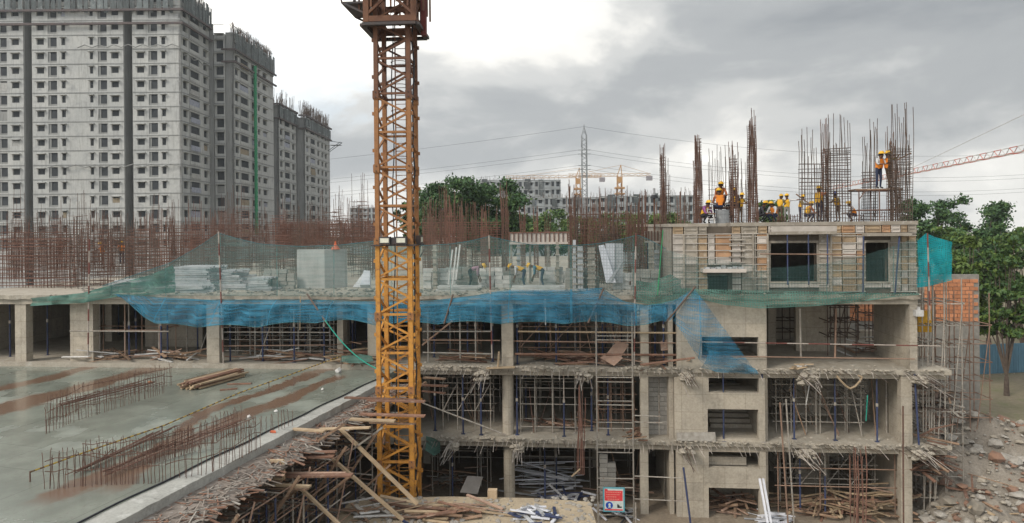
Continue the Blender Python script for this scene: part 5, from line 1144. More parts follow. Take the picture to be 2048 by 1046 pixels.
def scaffold(label, pxs, Y0, z0, H, levels, py, rows=(0, 1.3), m=PIPE, group='pipe scaffolds in the open storeys', diag=False, couplers=True):
    """standards at pixel columns in two rows, ledgers at given heights above the floor, transoms between rows"""
    xs = [fx(px, py, Y0) for px in pxs]; t = thing('pipe_scaffold', label, 'scaffold', (sum(xs)/len(xs), Y0, z0), 0, group); xm = sum(xs)/len(xs)
    for j, dy in enumerate(rows):
        for x in xs: pipe('standard', (x-xm, dy, 0), (x-xm, dy, H), .026, m, t)
        for lv in levels: pipe('ledger', (xs[0]-xm-.15, dy+.05, lv), (xs[-1]-xm+.15, dy+.05, lv), .024, m, t)
    if len(rows) > 1:
        for x in xs:
            for lv in levels: pipe('transom', (x-xm+.05, rows[0]-.1, lv+.05), (x-xm+.05, rows[-1]+.1, lv+.05), .024, m, t)
    if diag:
        for a, b in zip(xs, xs[1:]): pipe('brace', (a-xm, rows[0]-.05, levels[0]), (b-xm, rows[0]-.05, levels[-1]), .022, m, t)
    return t
scaffold('pipe scaffold left of the round column in the middle storey', (886,915,950,981), 31.2, L1, 2.5, (.9,1.65,2.2), 810, diag=True)
scaffold('pipe scaffold right of the round column in the middle storey', (1041,1070,1105,1150), 31.0, L1, 2.7, (.25,1.3,2.05,2.5), 810)
scaffold('back pipe scaffold behind the ladder tower in the middle storey', (1165,1185,1210,1232,1250), 33.0, L1, 2.7, (.8,1.6,2.3), 810)
scaffold('wide front pipe scaffold in the right bay of the middle storey', (1552,1582,1612,1640,1694,1722), 31.6, L1, 2.8, (.5,1.3,1.6,2.2), 810)
scaffold('back pipe scaffold in the right bay of the middle storey', (1560,1590,1622,1655,1690,1730,1762,1790), 33.4, L1, 2.8, (.4,1.0,1.5,2.0,2.5), 810, diag=True)
scaffold('pipe scaffold in the right bay of the lowest storey', (1572,1600,1652,1700,1750), 31.8, 0, 3.0, (1.0,1.25,1.9,2.4), 960, m=PIPE, diag=True)
scaffold('pipe scaffold right of the mast in the lowest storey', (865,900,955,975), 31.8, 0, 3.0, (1.9,2.2,2.6), 940)
scaffold('pipe scaffold right of the round column in the lowest storey', (1045,1080,1110,1150,1180), 33, 0, 3.0, (1.1,1.6,2.1,2.6), 940)
scaffold('scaffold under the deck at far left', (170,250,320), 30.9, L2, 2.9, (1.45,.2), 660, m=PIPER)
scaffold('dark pipe scaffold in the right bay of the top open storey', (1655,1672,1690,1712), 33.2, L2, 2.9, (.9,1.6,2.4), 660, m=RUSTG, diag=True)
scaffold('pipe scaffold by the orange brick wall in the top open storey', (1738,1752,1768), 36.5, L2, 2.9, (.8,1.5,2.2), 660, m=RUSTG)
scaffold('leaning guard scaffold behind the net poles left of the mast', (480,540,590,640), 33.5, L2, 2.9, (.5,1.0,1.6), 660, m=PIPER, diag=True)
scaffold('guard scaffold right of the mast behind the blue net', (860,900,955), 33.2, L2, 2.9, (.5,1.2,1.6), 660, m=PIPER)
scaffold('deep pipe scaffold behind the round column in the middle storey', (880,905,935,960,1000,1040,1080,1120), 34.5, L1, 2.8, (.4,1.1,1.7,2.3), 810)
scaffold('deep pipe scaffold in the lowest storey behind the metal scrap', (870,910,960,1010,1060,1110,1160,1210,1260), 35.0, 0, 3.0, (.8,1.5,2.2), 940)
scaffold('front tube frame in the lowest right bay', (1556,1640,1700,1790), 30.7, 0, 2.9, (1.3,2.1), 960, (0,), PIPER)
scaffold('shallow tube frame under the blue net right of the square column', (1040,1100,1160,1240,1300), 32.2, L2, 2.9, (.5,1.5,2.1), 660, m=PIPER, diag=True)
scaffold('shallow tube frame under the blue net between the first columns', (445,500,560,620,660), 31.6, L2, 2.9, (.35,.9,1.5,2.2), 660, m=PIPE)
scaffold('second back tube frame deep in the right bay of the middle storey', (1548,1575,1606,1636,1668,1700,1735,1768,1800), 35.6, L1, 3.0, (.3,.8,1.4,1.9,2.4), 810, diag=True)
scaffold('deep tube frame in the right bay of the lowest storey', (1550,1585,1620,1660,1705,1745,1785), 34.6, 0, 3.1, (.7,1.2,1.7,2.3,2.8), 960, diag=True)
scaffold('shallow tube frame in the middle storey between ladder and block wall', (1196,1222,1246,1268), 31.4, L1, 2.9, (.5,1.0,1.7,2.3), 810, m=PIPER)
scaffold('deep tube frame in the top open storey behind the dark scaffold', (1545,1580,1610,1640,1680,1715), 36.6, L2, 2.9, (.6,1.2,1.9), 660, m=RUSTG)
lr = random.Random(66)
for k in range(34):                          # odd tubes and battens left leaning in the storeys
    st_, zf, zc_, py_ = lr.choice(((0,0,L1-.5,960), (1,L1,L2-.5,810), (1,L1,L2-.5,810), (2,L2,L3-.6,660)))
    px_ = lr.choice((lr.uniform(860,990), lr.uniform(1040,1270), lr.uniform(1545,1795))) if st_ < 2 else lr.choice((lr.uniform(190,400), lr.uniform(450,660), lr.uniform(1040,1270)))
    y_ = lr.uniform(30.8,33.2); x_ = fx(px_, py_, y_); h_ = (zc_-zf)*lr.uniform(.55,.98); o = pipe('leaning_tube', (x_, y_, zf+.01), (x_+lr.gauss(0,.5), y_+lr.uniform(.1,.9), zf+h_), lr.uniform(.018,.03), lr.choice((PIPE,PIPER,RUST,WOOD)))
    tag(o, f"{ordw(k)} odd tube or batten left leaning in the {('lowest','middle','top')[st_]} open storey", 'tube', 'odd leaning tubes')
# ladder tower standing in front of the frame
lt = thing('ladder_scaffold', 'tall grey ladder frame scaffold climbing in front of three storeys', 'scaffold', (fx(1230,900,29.6), 29.6, 0), 0); x0 = fx(1194,850,29.6)-lt.location.x; x1 = fx(1266,850,29.6)-lt.location.x; ztop = fz(1260,625,29.6)
for x in (x0, x1):
    for y in (0, -.0): pass
    pipe('standard', (x,0,0), (x,0,ztop), .034, PIPE, lt); pipe('standard', (x,1.0 if False else -.9,0), (x,-.9,1.2), .03, PIPE, lt)
for py in (672,680,755,764,802,810,845,857,890,905,957,975,1015,1030): z = fz(1230,py,29.6); pipe('rung', (x0,0,z), (x1,0,z), .022, PIPE, lt)
for z in (1.0, 2.0): pipe('coupler_bar', (x1,0,z), (x1+2.3,0,z-.05), .024, PIPE, lt)
pipe('coupler_bar', (x1,.05,fz(1300,832,29.6)), (x1+1.2,.05,fz(1300,833,29.6)), .024, PIPE, lt); pipe('coupler_bar', (x1,.05,fz(1300,845,29.6)), (x1+1.3,.05,fz(1300,846,29.6)), .024, PIPE, lt)
# guard rails
def rail(pxa, pya, pxb, pyb, Y, label, m=PIPER, r=.026, banded=False):
    a, b = P(pxa,pya,Y=Y), P(pxb,pyb,Y=Y); t = thing('guard_rail', label, 'rail', a, 0, 'guard rails along the slab edges'); n_ = max(2, int((b-a).length/.9)) if banded else 1
    for k in range(n_): pipe('rail_length', (b-a)*(k/n_), (b-a)*((k+1)/n_), r, (REDP if k % 2 else WHITEP) if banded else m, t)
rail(140,662,338,663,30.25,'pale rail at the far left of the storey under the net',PIPE,.035); rail(440,664,660,665,30.4,'rail between the first two columns under the blue net',PIPE); rail(440,692,650,690,30.5,'lower pinkish rail between the first two columns')
rail(846,663,982,663,30.3,'grey rail right of the mast under the blue net',PIPE,.035); rail(846,680,1000,681,30.4,'rusty middle rail right of the mast'); rail(846,705,985,708,30.3,'low grey rail right of the mast at floor height',PIPE,.035)
rail(1036,663,1352,666,30.25,'orange-brown timber rail right of the square column',WOODP,.04); rail(1020,682,1352,686,30.35,'rusty thin rail right of the square column'); rail(1030,708,1355,710,30.3,'brown toe board along the slab right of the square column',WOODR,.05)
rail(1404,684,1880,692,29.95,'red and white pipe rail across the stair wall and right bay',banded=True); rail(1404,712,1830,718,30.0,'lower dull red rail across the stair wall and right bay',banded=False)
o = pipe('scaffold_tube', P(845,806,Y=29.6), P(1012,870,Y=30.3), .035, PIPE); tag(o, 'long pale tube sloping down right of the mast to the round column', 'tube')
o = pipe('scaffold_tube', P(905,642,Y=30.6), P(845,690,Y=31.5), .045, PIPER); tag(o, 'red-brown tube slanting up to the blue net right of the mast', 'tube')
o = pipe('scaffold_tube', P(1600,617,Y=30.3), P(1602,716,Y=30.3), .04, PIPE); tag(o, 'single pale upright tube in the right bay of the top open storey', 'tube')
o = pipe('scaffold_tube', P(1672,617,Y=31.5), P(1670,715,Y=31.5), .045, PIPER); tag(o, 'pinkish upright tube left of the dark scaffold in the right bay', 'tube')
for i, (pa, ya, pb, yb) in enumerate(((1560,805,1576,1046), (1572,798,1588,1046))): o = pipe('scaffold_tube', P(pb,yb,Y=29.3), P(pa,ya,Y=29.5), .035, PIPER if i == 0 else PIPE); tag(o, f"{'left rusty' if i == 0 else 'right pale'} tube of the leaning pair in front of the right bay", 'tube')
o = pipe('scaffold_tube', P(1807,1046,Y=29.5), P(1806,812,Y=29.5), .035, RUST); tag(o, 'rusty upright tube in front of the right bay near the corner', 'tube')
for i, (px, w_) in enumerate(((1519,.12), (1526,.12))): o = stick('aluminium_beam', P(px+16,1046,Y=28.8), P(px,957,Y=29.6), .09, .06, ALUW); tag(o, f"{'left' if i == 0 else 'right'} one of two bright metal beams leaning below the stair wall", 'beam', 'leaning metal beams')
# front starter columns of rebar at the slab below
def bundle(px0, px1, pyt, pyb, Y, label, n, m='rust', base=None):
    zb = base if base is not None else P(px0,pyb,Y=Y).z; x0, x1 = fx(px0,900,Y), fx(px1,900,Y); zt = P(px0,pyt,Y=Y).z; t = thing('rebar_bundle', label, 'rebar', ((x0+x1)/2, Y, zb), 0, 'front rebar bundles'); r2 = random.Random(px0)
    for k in range(n): link('bar', r2.choice(BARS[m]), t, (-(x1-x0)/2+(x1-x0)*k/max(1,n-1), r2.uniform(0,.3), 0), (0, r2.gauss(0,.012), 0), (1.5,1.5,(zt-zb)*r2.uniform(.82,1.02)))
    for k in range(4): z = .4+k*(zt-zb)/5; q = MB().tube((-(x1-x0)/2-.03,0,z),((x1-x0)/2+.03,0,z),.012,4).build('tie', RUST, t)
bundle(1154,1168,770,1000,28.9,'tall red-brown bar bundle left of the ladder scaffold',6,'red',base=3.3 if False else 2.2); bundle(1703,1732,890,1030,28.9,'red-brown bar bundle in front of the right bay',9,'red',base=.0)
o = stick('timber_batten', P(1143,953,Y=28.8), P(1160,938,Y=28.85), .06, .05, WOODP); tag(o, 'short pale batten tied across the red-brown bar bundle', 'batten')
# ================================================================== debris on floors: planks, each one a thing in its pile
def pile(label, px, py, Y, z, n, spread, m, seed, ln=(1.0,2.4), name='plank_pile', cat='planks', ang=.35, group='timber piles on the floors', th=.035, wd=.12, piece='plank', hmax=.5):
    rg = random.Random(seed); x = fx(px, py, Y); t = thing(name, label, cat, (x, Y, z), 0, group)
    for k in range(n):
        l = rg.uniform(*ln); a = rg.gauss(0,ang); c = Vector((rg.gauss(0,spread*.4), rg.gauss(0,.35), .03+hmax*(k/n)*rg.uniform(.3,1))); d = Vector((math.cos(a)*l/2, math.sin(a)*l/2, rg.gauss(0,.07)*l)); d.z = max(-c.z+.02, min(d.z, .5))
        stick(piece, c-d, c+d, wd*rg.uniform(.6,1.1), th*rg.uniform(.7,1.4), rg.choice(m), t, rg.gauss(0,.25))
pile('heap of reddish planks under the blue net right of the square column', 1190, 705, 31.0, L2, 26, 2.0, [WOODR,WOOD,PLY], 1, ang=.15); pile('reddish planks beside the tilted plywood boards', 1110, 700, 31.6, L2, 20, 2.2, [WOODR,WOOD], 2, ang=.3, hmax=.8)
pile('jumble of timber at the foot of the two thin columns', 720, 705, 30.9, L2, 26, 1.2, [WOOD,WOODR,WOODP], 3, ang=.9, hmax=.9); pile('scattered boards on the floor left of the first column', 330, 712, 31.2, L2, 22, 2.4, [WHITEM,WOOD,PLY], 4, ang=.5)
pile('scattered boards and scrap right of the first column', 560, 712, 31.2, L2, 30, 3.0, [WOODR,WOOD,WHITEM], 5, ang=.25); pile('low boards on the floor at far left', 215, 714, 31.0, L2, 16, 1.6, [WOOD,WHITEM], 6, ang=.4)
pile('rusty boards right of the mast under the blue net', 905, 706, 31.4, L2, 16, 1.8, [WOODR,WOOD], 7, ang=.4); pile('brown planks at the stair wall end of the storey', 1325, 708, 30.9, L2, 12, .8, [WOODR,WOOD], 8, ang=.6)
pile('scattered timber on the middle floor right of the round column', 1110, 868, 32, L1, 18, 1.8, [WOODR,PLY,WOOD], 9, ang=.5); pile('timber scraps at the ladder scaffold on the middle floor', 1275, 880, 30.6, L1, 14, .5, [WOODR,WOOD], 10, (.3,.9), ang=.8)
pile('neat rows of white boards in the lowest storey', 1095, 962, 33, 0, 26, 1.6, [ALU,ALUW], 11, (2,3), 'board_pile', 'boards', .05, hmax=1.5); pile('tumbled metal scrap below the white boards', 1120, 1000, 31, 0, 36, 1.6, [ALU,ALUW,BLUEP], 12, (.6,1.6), 'scrap_pile', 'scrap', .9, hmax=.8, piece='scrap_piece')
pile('stacked timber behind the safety sign', 1245, 960, 32.5, 0, 16, 1.0, [WOOD,PLY], 13, (1.2,2), ang=.1, hmax=1.3); pile('metal scrap below the safety sign', 1230, 1035, 30.3, 0, 26, .9, [ALU,ALUW,BLACKM], 14, (.5,1.2), 'scrap_pile', 'scrap', .9, piece='scrap_piece')
pile('dark timber heap in the lowest stair opening', 1470, 1015, 31.2, 0, 30, 1.1, [WOOD,PLY,WOODR], 15, (.7,1.6), ang=.8, hmax=.7); pile('metal sheets beside the leaning bright beams', 1545, 1035, 29.8, 0, 18, .8, [ALUW,ALU], 16, (.8,1.6), 'scrap_pile', 'scrap', .4, piece='scrap_piece')
pile('big heap of brushwood timber in the right bay of the lowest storey', 1690, 1015, 31, 0, 70, 2.6, [WOODP,WOOD,WOODR], 17, (.8,2), ang=.9, hmax=1.0); pile('planks along the floor left in the right bay of the lowest storey', 1590, 1020, 32, 0, 26, 1.8, [WOODP,WOOD], 18, ang=.2, hmax=.4)
pile('long plywood planks sloping in the lowest right bay', 1760, 985, 31.5, .5, 10, .8, [WOODP,PLY], 19, (1.6,2.6), ang=.2, hmax=.6); pile('loose scrap on the lowest floor right of the mast', 890, 960, 33, 0, 34, 2.0, [WOOD,RUBBLE,PLY], 20, (.6,1.8), ang=.8, hmax=1.2)
pile('rubble timber on the right slab end of the top open storey', 1600, 735, 30.3, L2, 10, .6, [WOODP,WHITEM], 21, (.3,.8), ang=.7, hmax=.15); pile('scrap in the right bay of the top open storey', 1740, 708, 34, L2, 30, 1.8, [WOOD,PLY,WHITEM,RUSTG], 22, (.6,1.8), ang=.8, hmax=.9)
slabpanel('tilted pinkish plywood board at the slab edge', [(1202,722,30.2),(1232,730,30.0),(1258,690,30.6),(1234,682,30.8)], .03, PLY, 'plywood_board', 'plywood'); slabpanel('crumpled pinkish plywood sheet under the tilted board', [(1200,716,30.1),(1228,732,29.9),(1246,716,30.2),(1216,705,30.5)], .02, PLY, 'plywood_board', 'plywood')
slabpanel('pinkish plywood sheet at the stair wall end', [(1322,702,30.5),(1345,700,30.5),(1343,676,30.9),(1320,684,30.9)], .03, PLY, 'plywood_board', 'plywood'); slabpanel('pale board leaning in the lowest storey right of the mast', [(920,985,30.8),(955,989,30.8),(966,954,31.4),(935,952,31.4)], .03, PANELW, 'plywood_board', 'plywood')
slabpanel('sheet of grey felt hanging on the stair wall ledge', [(1353,881,30.05),(1432,883,30.05),(1430,864,30.1),(1353,865,30.1)], .03, RUBBLE, 'felt_sheet', 'sheet')
o = pipe('timber_post', P(996,735,Y=29.95), P(998,703,Y=29.95), .05, WOODP); tag(o, 'stub of pale timber post on the slab edge by the square column', 'post')
o = stick('timber_board', P(973,736,Y=29.9), P(1030,734,Y=29.9), .3, .04, WOODP); tag(o, 'pale board laid on the slab edge by the square column', 'board')
hm = MB(); pts = [P(x_, y_, Y=29.7) for x_, y_ in ((1674,752),(1680,760),(1692,772),(1700,777),(1710,773),(1720,762),(1724,754),(1716,751))]; hm.path(pts, .045, 6); tag(hm.build('hanging_sling', WOODP, None), 'cream coloured sling looped under the slab edge at right', 'sling')
# stacked concrete blocks behind the sign
for i, (px, n_) in enumerate(((1208,9), (1224,7))):
    t = thing('block_stack', f"{'left' if i == 0 else 'right'} stack of pale blocks behind the safety sign", 'blocks', (fx(px,980,31), 31, 0), 0, 'block stacks')
    for k in range(n_+3): link('block', ubox(BLOCKM), t, (rg.uniform(-.02,.02), 0, .1+k*.21), scale=(.36,.3,.19))
# ================================================================== safety sign
sg = thing('safety_sign', 'red and white safety notice in a blue frame on the ladder scaffold', 'sign', P(1228,1024,Y=29.2)); SG = sg.location
sw, sh = .93, 1.06
SR = flat('sign_red', (.72,.06,.07)); SWh = flat('sign_white', (.62,.68,.66)); SB = flat('sign_blue', (.02,.08,.42)); SF = flat('sign_frame', (.12,.36,.44)); SK = flat('sign_black', (.03,.04,.04)); ST = flat('sign_text', (.78,.30,.25))
MB().box(-sw/2,sw/2,0,.04,0,sh).build('frame', SF, sg); MB().box(-sw/2+.06,sw/2-.06,-.008,-.001,.06,sh-.06).build('white_face', SWh, sg); MB().box(-sw/2+.07,sw/2-.09,-.014,-.009,sh*.46,sh-.13).build('red_panel', SR, sg)
MB().box(-sw/2+.07,-sw/2+.2,-.014,-.009,sh-.128,sh-.07).build('red_tab', SR, sg); MB().box(-sw/2+.07,sw/2-.09,-.014,-.009,.075,.13).build('red_strip', SR, sg)
for k, (a, b) in enumerate(((.12,.72), (.14,.68), (.14,.52), (.2,.66))):
    z = sh*.84-k*.1-.05; q = MB(); x = -sw/2+a
    while x < -sw/2+b: wl = random.Random(int(x*100)+k).uniform(.03,.07); q.box(x,x+wl,-.018,-.0145,z,z+.035); x += wl+.02
    q.build('faded_lettering', ST, sg, kind='stuff')
disc = MB().prism([(.155*math.cos(2*math.pi*k/24), .155*math.sin(2*math.pi*k/24)) for k in range(24)], 0, .005); d = disc.build('mandatory_disc', SB, sg); d.rotation_euler = (math.pi/2,0,0); d.location = (-.2,-.010,.29)
hd = MB().prism([(.05*math.cos(2*math.pi*k/14)+.01, .06*math.sin(2*math.pi*k/14)+.03) for k in range(14)], .006, .010).prism([(-.05,-.1),(.08,-.1),(.05,-.03),(-.02,-.03)], .006, .010).build('helmet_head_pictogram', SWh, d)
MB().box(.14,.20,-.016,-.0095,.2,.34).box(.16,.33,-.016,-.0095,.19,.25).box(.2,.24,-.0165,-.0096,.24,.3).build('tool_pictogram', SK, sg)
V3_ = Vector
# ================================================================== podium deck things
def starters(label, pts, n, h, seed, tie=True, m='rust'):
    rg = random.Random(seed); base = [P(px,py,Z=DZ) for px, py in pts]; ln = [0]
    for a, b in zip(base, base[1:]): ln.append(ln[-1]+(b-a).length)
    t = thing('starter_bars', label, 'starter bars', base[0], 0, 'rows of starter bars on the deck')
    def at(s):
        for k in range(len(base)-1):
            if s <= ln[k+1]: return base[k].lerp(base[k+1], (s-ln[k])/(ln[k+1]-ln[k]))-base[0]
        return base[-1]-base[0]
    for k in range(n):
        p = at(ln[-1]*k/(n-1)); link('bar', rg.choice(BARS[m]), t, p+Vector((rg.gauss(0,.02),rg.gauss(0,.04),-.02)), (rg.gauss(0,.02),rg.gauss(0,.025),0), (.62,.62,h*rg.uniform(.85,1.1)))
    if tie:
        for z in (h*.45, h*.8):
            q = [at(ln[-1]*k/12)+Vector((0,0,z+rg.gauss(0,.04))) for k in range(13)]; MB().path(q, .011, 4).build('tie_bar', RUST, t)
    return t
starters('far row of thin starter bars on the wet deck, back line', [(100,850),(165,818),(345,770)], 46, .95, 1); starters('far row of thin starter bars on the wet deck, front line', [(90,868),(165,838),(330,786)], 46, .9, 2)
starters('near front row of starter bars along the deck at left', [(90,978),(165,972),(320,966)], 40, .95, 3); starters('near back row of starter bars along the deck at left', [(165,940),(300,928),(390,905)], 38, .85, 4)
starters('row of starter bars slanting along the deck edge', [(330,962),(420,945),(520,895)], 30, .95, 5); starters('row of starter bars between the two puddles', [(300,930),(400,898),(480,862)], 40, .8, 6); starters('short starter bars right of the near puddle', [(470,880),(540,866),(585,850)], 14, .6, 7, False)
for i, (p0, p1, nb, lab) in enumerate((((215,950),(360,892),8,'bundle of rusty bars lying among the near starter rows'), ((150,948),(330,868),9,'long rusty bars lying along the run-off channel'), ((120,815),(300,770),8,'rusty bars lying between the far starter rows'), ((330,905),(480,850),6,'thin rusty bars lying below the near puddle'))):
    A, B = P(*p0,Z=DZ+.03), P(*p1,Z=DZ+.03); t = thing('lying_bars', lab, 'rebar', A, 0, 'bars lying on the deck'); r2 = random.Random(i)
    for k in range(nb): o_ = V3_((r2.gauss(0,.12), r2.gauss(0,.12), .03+r2.uniform(0,.12))); pipe('bar', o_, B-A+o_+V3_((r2.gauss(0,.15), r2.gauss(0,.15), r2.uniform(0,.1))), .013, RUSTR if k % 2 else RUST, t)
rl = MB(); pts = [P(165,906,Z=DZ+.25), P(330,850,Z=DZ+.2), P(480,785,Z=DZ+.25), P(600,742,Z=DZ+.5), P(682,712,Z=DZ+.7)]; full = []
for a, b in zip(pts, pts[1:]): full += [a.lerp(b, k/24) for k in range(24)]
full = [P(60,944,Z=DZ+.25).lerp(pts[0], k/12) for k in range(12)]+full+[pts[-1]]
rp2 = thing('warning_rope', 'yellow and black rope stretched across the wet deck', 'rope', full[0])
my = MB(); mk = MB()
for k, (a, b) in enumerate(zip(full, full[1:])): (my if k % 2 else mk).tube(a-full[0], b-full[0], .022, 5)
my.build('yellow_lengths', flat('rope_yellow', (.5,.33,.06)), rp2, kind='stuff'); mk.build('dark_lengths', flat('rope_dark', (.16,.1,.05)), rp2, kind='stuff')
for s_ in (0, .33, .66, 1): p = full[int(s_*(len(full)-1))]; pipe('rope_post', (p.x-full[0].x, p.y-full[0].y, DZ-full[0].z), p-full[0]+Vector((0,0,.02)), .018, RUST, rp2)
hs_ = MB(); q = []
for k in range(60): s_ = -10+(LEN+9.7)*k/59; q.append(along(s_, -.02+.03*math.sin(k*.9), DZ+.045))
tag(hs_.path(q, .026, 6).build('black_hose', BLACKM), 'black hose lying along the edge of the wet deck', 'hose')
pb = thing('plank_bundle', 'bundle of pinkish timber planks lying on the wet deck', 'planks', P(430,770,Z=DZ)); pa, pe_ = P(380,778,Z=DZ)-pb.location, P(474,752,Z=DZ)-pb.location; dr = (pe_-pa).normalized(); sd_ = Vector((dr.y,-dr.x,0)); rg = random.Random(4)
for k in range(34):
    r_ = k//9; c_ = k % 9; o_ = sd_*((c_-4)*.105+rg.gauss(0,.02)); l0 = rg.uniform(-.25,.2); l1 = rg.uniform(-.3,.25); zc_ = .05+r_*.075
    stick('plank', pa+dr*l0+o_+Vector((0,0,zc_+rg.gauss(0,.01))), pe_+dr*l1+o_+Vector((0,0,zc_+rg.gauss(0,.02))), .09, .06, rg.choice([WOODP,WOODP,WOODP,WOODR]), pb, rg.gauss(0,.12))
for i, (a, b) in enumerate((((440,780),(475,777)), ((455,768),(503,767)))): o = stick('loose_plank', P(*a,Z=DZ+.03), P(*b,Z=DZ+.03), .1, .05, WOODR); tag(o, f"{('lower','upper')[i]} loose brown plank sticking out beside the plank bundle", 'plank')
for i, (px, py, s_, lab) in enumerate(((677,745,.17,'whitish lump standing in the far puddle'), (645,780,.07,'small white scrap on the deck beside the far puddle'), (300,767,.1,'orange scrap lying by the far starter bars'), (498,835,.07,'white scrap lying beside the near puddle'), (552,824,.07,'small white stone on the deck edge'))):
    o = MB().rock((0,0,s_*.35), s_, random.Random(i), flatz=.9).build('scrap_lump', WHITEM if i != 2 else BRICKO); o.location = P(px,py,Z=DZ); tag(o, lab, 'scrap')
slabpanel('orange plastic scrap on the pale deck edge', [(537,868,0),(556,868,0),(556,862,0),(537,862,0)] and [(540,866,P(545,866,Z=DZ).y),(552,866,P(545,866,Z=DZ).y),(551,863,P(545,866,Z=DZ).y+.1),(541,863,P(545,866,Z=DZ).y+.1)], .04, mat('orange_plastic', (.6,.14,.06)), 'plastic_scrap', 'scrap')
# ---- edge formwork: deck boards, joists and the scaffold carrying them
fw = thing('edge_formwork', 'weathered timber formwork and joists hanging off the edge of the wet deck', 'formwork'); rg = random.Random(8); V3 = lambda *a: Vector(a)
GREYW = mat('grey_weathered_timber', (.25,.215,.19), (.17,.145,.125), .9, 3, .1, rnd=.3)
s_ = -9.0
lipm = MB(); lipt = MB(); prev = None; k = 0
while s_ < LEN-.5:                      # ragged plywood lip with scraps, thin board ends sticking out
    wd0 = .65-.3*max(0,s_)/LEN; fr = max(0, s_)/LEN; ln_ = (1.45-.8*fr)*rg.uniform(.86,1.08)
    row = (along(s_, wd0, DZ-.27), along(s_+rg.gauss(0,.04), wd0+ln_*.5, DZ-.31+rg.gauss(0,.025)), along(s_+rg.gauss(0,.05), wd0+ln_, DZ-.37+rg.gauss(0,.04)))
    if prev:
        for q in (0, 1): lipm.quad(prev[q], prev[q+1], row[q+1], row[q]); lipm.quad(prev[q]-V3(0,0,.03), row[q]-V3(0,0,.03), row[q+1]-V3(0,0,.03), prev[q+1]-V3(0,0,.03))
    prev = row
    if rg.random() < .75:
        b0 = along(s_+rg.gauss(0,.05), wd0+ln_*rg.uniform(.5,.9), DZ-.34); stick('board', b0, b0+DN*rg.uniform(.3,.8)+ed*rg.gauss(0,.12)+V3(0,0,rg.gauss(-.04,.05)), rg.uniform(.04,.08), .022, rg.choice([WOODR,GREYW,GREYW,GREYW,PLY,RUBBLE]), fw, rg.gauss(0,.3))
    for q in range(5):
        c_ = along(s_+rg.uniform(-.1,.1), wd0+ln_*rg.uniform(.02,1.0), DZ-.31+rg.uniform(0,.05)); a_ = rg.uniform(0,3.1); l_ = rg.uniform(.08,.3); lipt.bar(c_-V3(math.cos(a_)*l_,math.sin(a_)*l_,rg.gauss(0,.02)), c_+V3(math.cos(a_)*l_,math.sin(a_)*l_,rg.gauss(0,.03)), .03, .015, mi=rg.choice((0,0,0,0,1,1,2)))
    s_ += rg.uniform(.08,.14)
lipm.build('plywood_lip', mat('lip_plywood', (.24,.205,.18), (.14,.12,.105), .9, 2.5, .4, c3=(.36,.34,.32)), fw); lipt.build('timber_scraps', [GREYW, WOODR, RUBBLE], fw, kind='stuff')
for lv in range(9):                     # layers of joists under the lip, seen end on
    z = DZ-.5-.17*lv; s_ = -9.0
    while s_ < LEN-.4:
        fr = max(0, s_)/LEN; a = along(s_, rg.uniform(-.8,.1), z+rg.gauss(0,.015)); b = along(s_+rg.gauss(0,.2), (.65-.3*fr)+(1.45-.8*fr)*rg.uniform(.35,1.0)-lv*.07, z+rg.gauss(0,.03)); stick('joist', a, b, .04, .05, rg.choice([WOOD,WOODR,GREYW,GREYW]), fw, rg.gauss(0,.1)); s_ += rg.uniform(.34,.7)
for off in (.9, 1.4):
    for k in range(6): a = along(-9+k*4.2, off, DZ-.4-.1*off); b = along(-9+k*4.2+4.3, off+rg.gauss(0,.06), DZ-.4-.1*off+rg.gauss(0,.03)); stick('runner', a, b, .09, .09, WOOD, fw)
# long planks poking out to the right
for i, (pa_, ya, pb_, yb, D_, m_) in enumerate(((500,907,672,903,20.5,WOODR),(515,915,668,912,20.4,WOODR),(535,948,690,948,19.6,PLY),(560,952,705,950,19.4,WOODR),(520,968,620,973,19.0,WOODP),(545,975,615,978,18.9,WOOD),(690,795,830,800,23.6,WOODR),(735,800,850,803,23.4,WOODR),(720,828,850,832,23.0,WOODR),(700,838,790,842,22.8,WOODP),(740,845,830,848,23.3,WOOD),(640,858,740,855,22.0,WOODP),(585,858,650,862,21.5,WOODP),(845,770,895,772,25.8,WOODR),(845,782,890,786,25.7,WOODR),(848,755,890,758,25.9,WOOD))):
    a = P(pa_,ya,D=D_+.3); b = P(pb_,yb,D=D_); a.z = max(a.z, min(a.z, DZ-.4)); stick('projecting_plank', a, b, .2, .05, m_, fw, rg.gauss(0,.1))
rgs = thing('shoring_scaffold', 'dense blue and rusty shoring scaffold under the edge of the wet deck', 'scaffold')
for i in range(17):
    for j in range(5):
        p = along(-8+i*1.35, -3.0+j*1.25, 0); 
        if p.y > 28.6 or (j == 4 and p.y > 21.5): continue
        pipe('standard', p, (p.x,p.y,DZ-.9 if j else DZ-.35), .03, BLUEP if (i+j) % 2 else PIPE, rgs)
for j in range(5):
    for lv in range(8):
        z = .6+lv*.72; a = along(-8, -3.0+j*1.25, z); b = along(LEN-1.5 if j < 4 else LEN-7, -3.0+j*1.25, z+rg.gauss(0,.02)); pipe('ledger', a, b, .02, PIPER if (j+lv) % 3 else PIPE, rgs)
for i in range(0, 17):
    for lv in range(0, 8):
        if (i+lv) % 2: continue
        a = along(-8+i*1.35, -3.1, .66+lv*.72); b = along(-8+i*1.35+.05, 2.1, .66+lv*.72)
        if b.y < 28: pipe('transom', a, b, .024, PIPE if lv % 2 else PIPER, rgs)
for i in range(7):
    a = along(-7+i*2.6, 2.05, 1.0); b = along(-7+i*2.6+2.4, 2.05, DZ-.6); pipe('brace', a, b, .026, PIPER, rgs)
    a = along(-6+i*2.6, -.3, 2.0); b = along(-6+i*2.6+.3, 2.4, DZ-.45); stick('strut', a, b, .08, .08, WOOD, rgs)
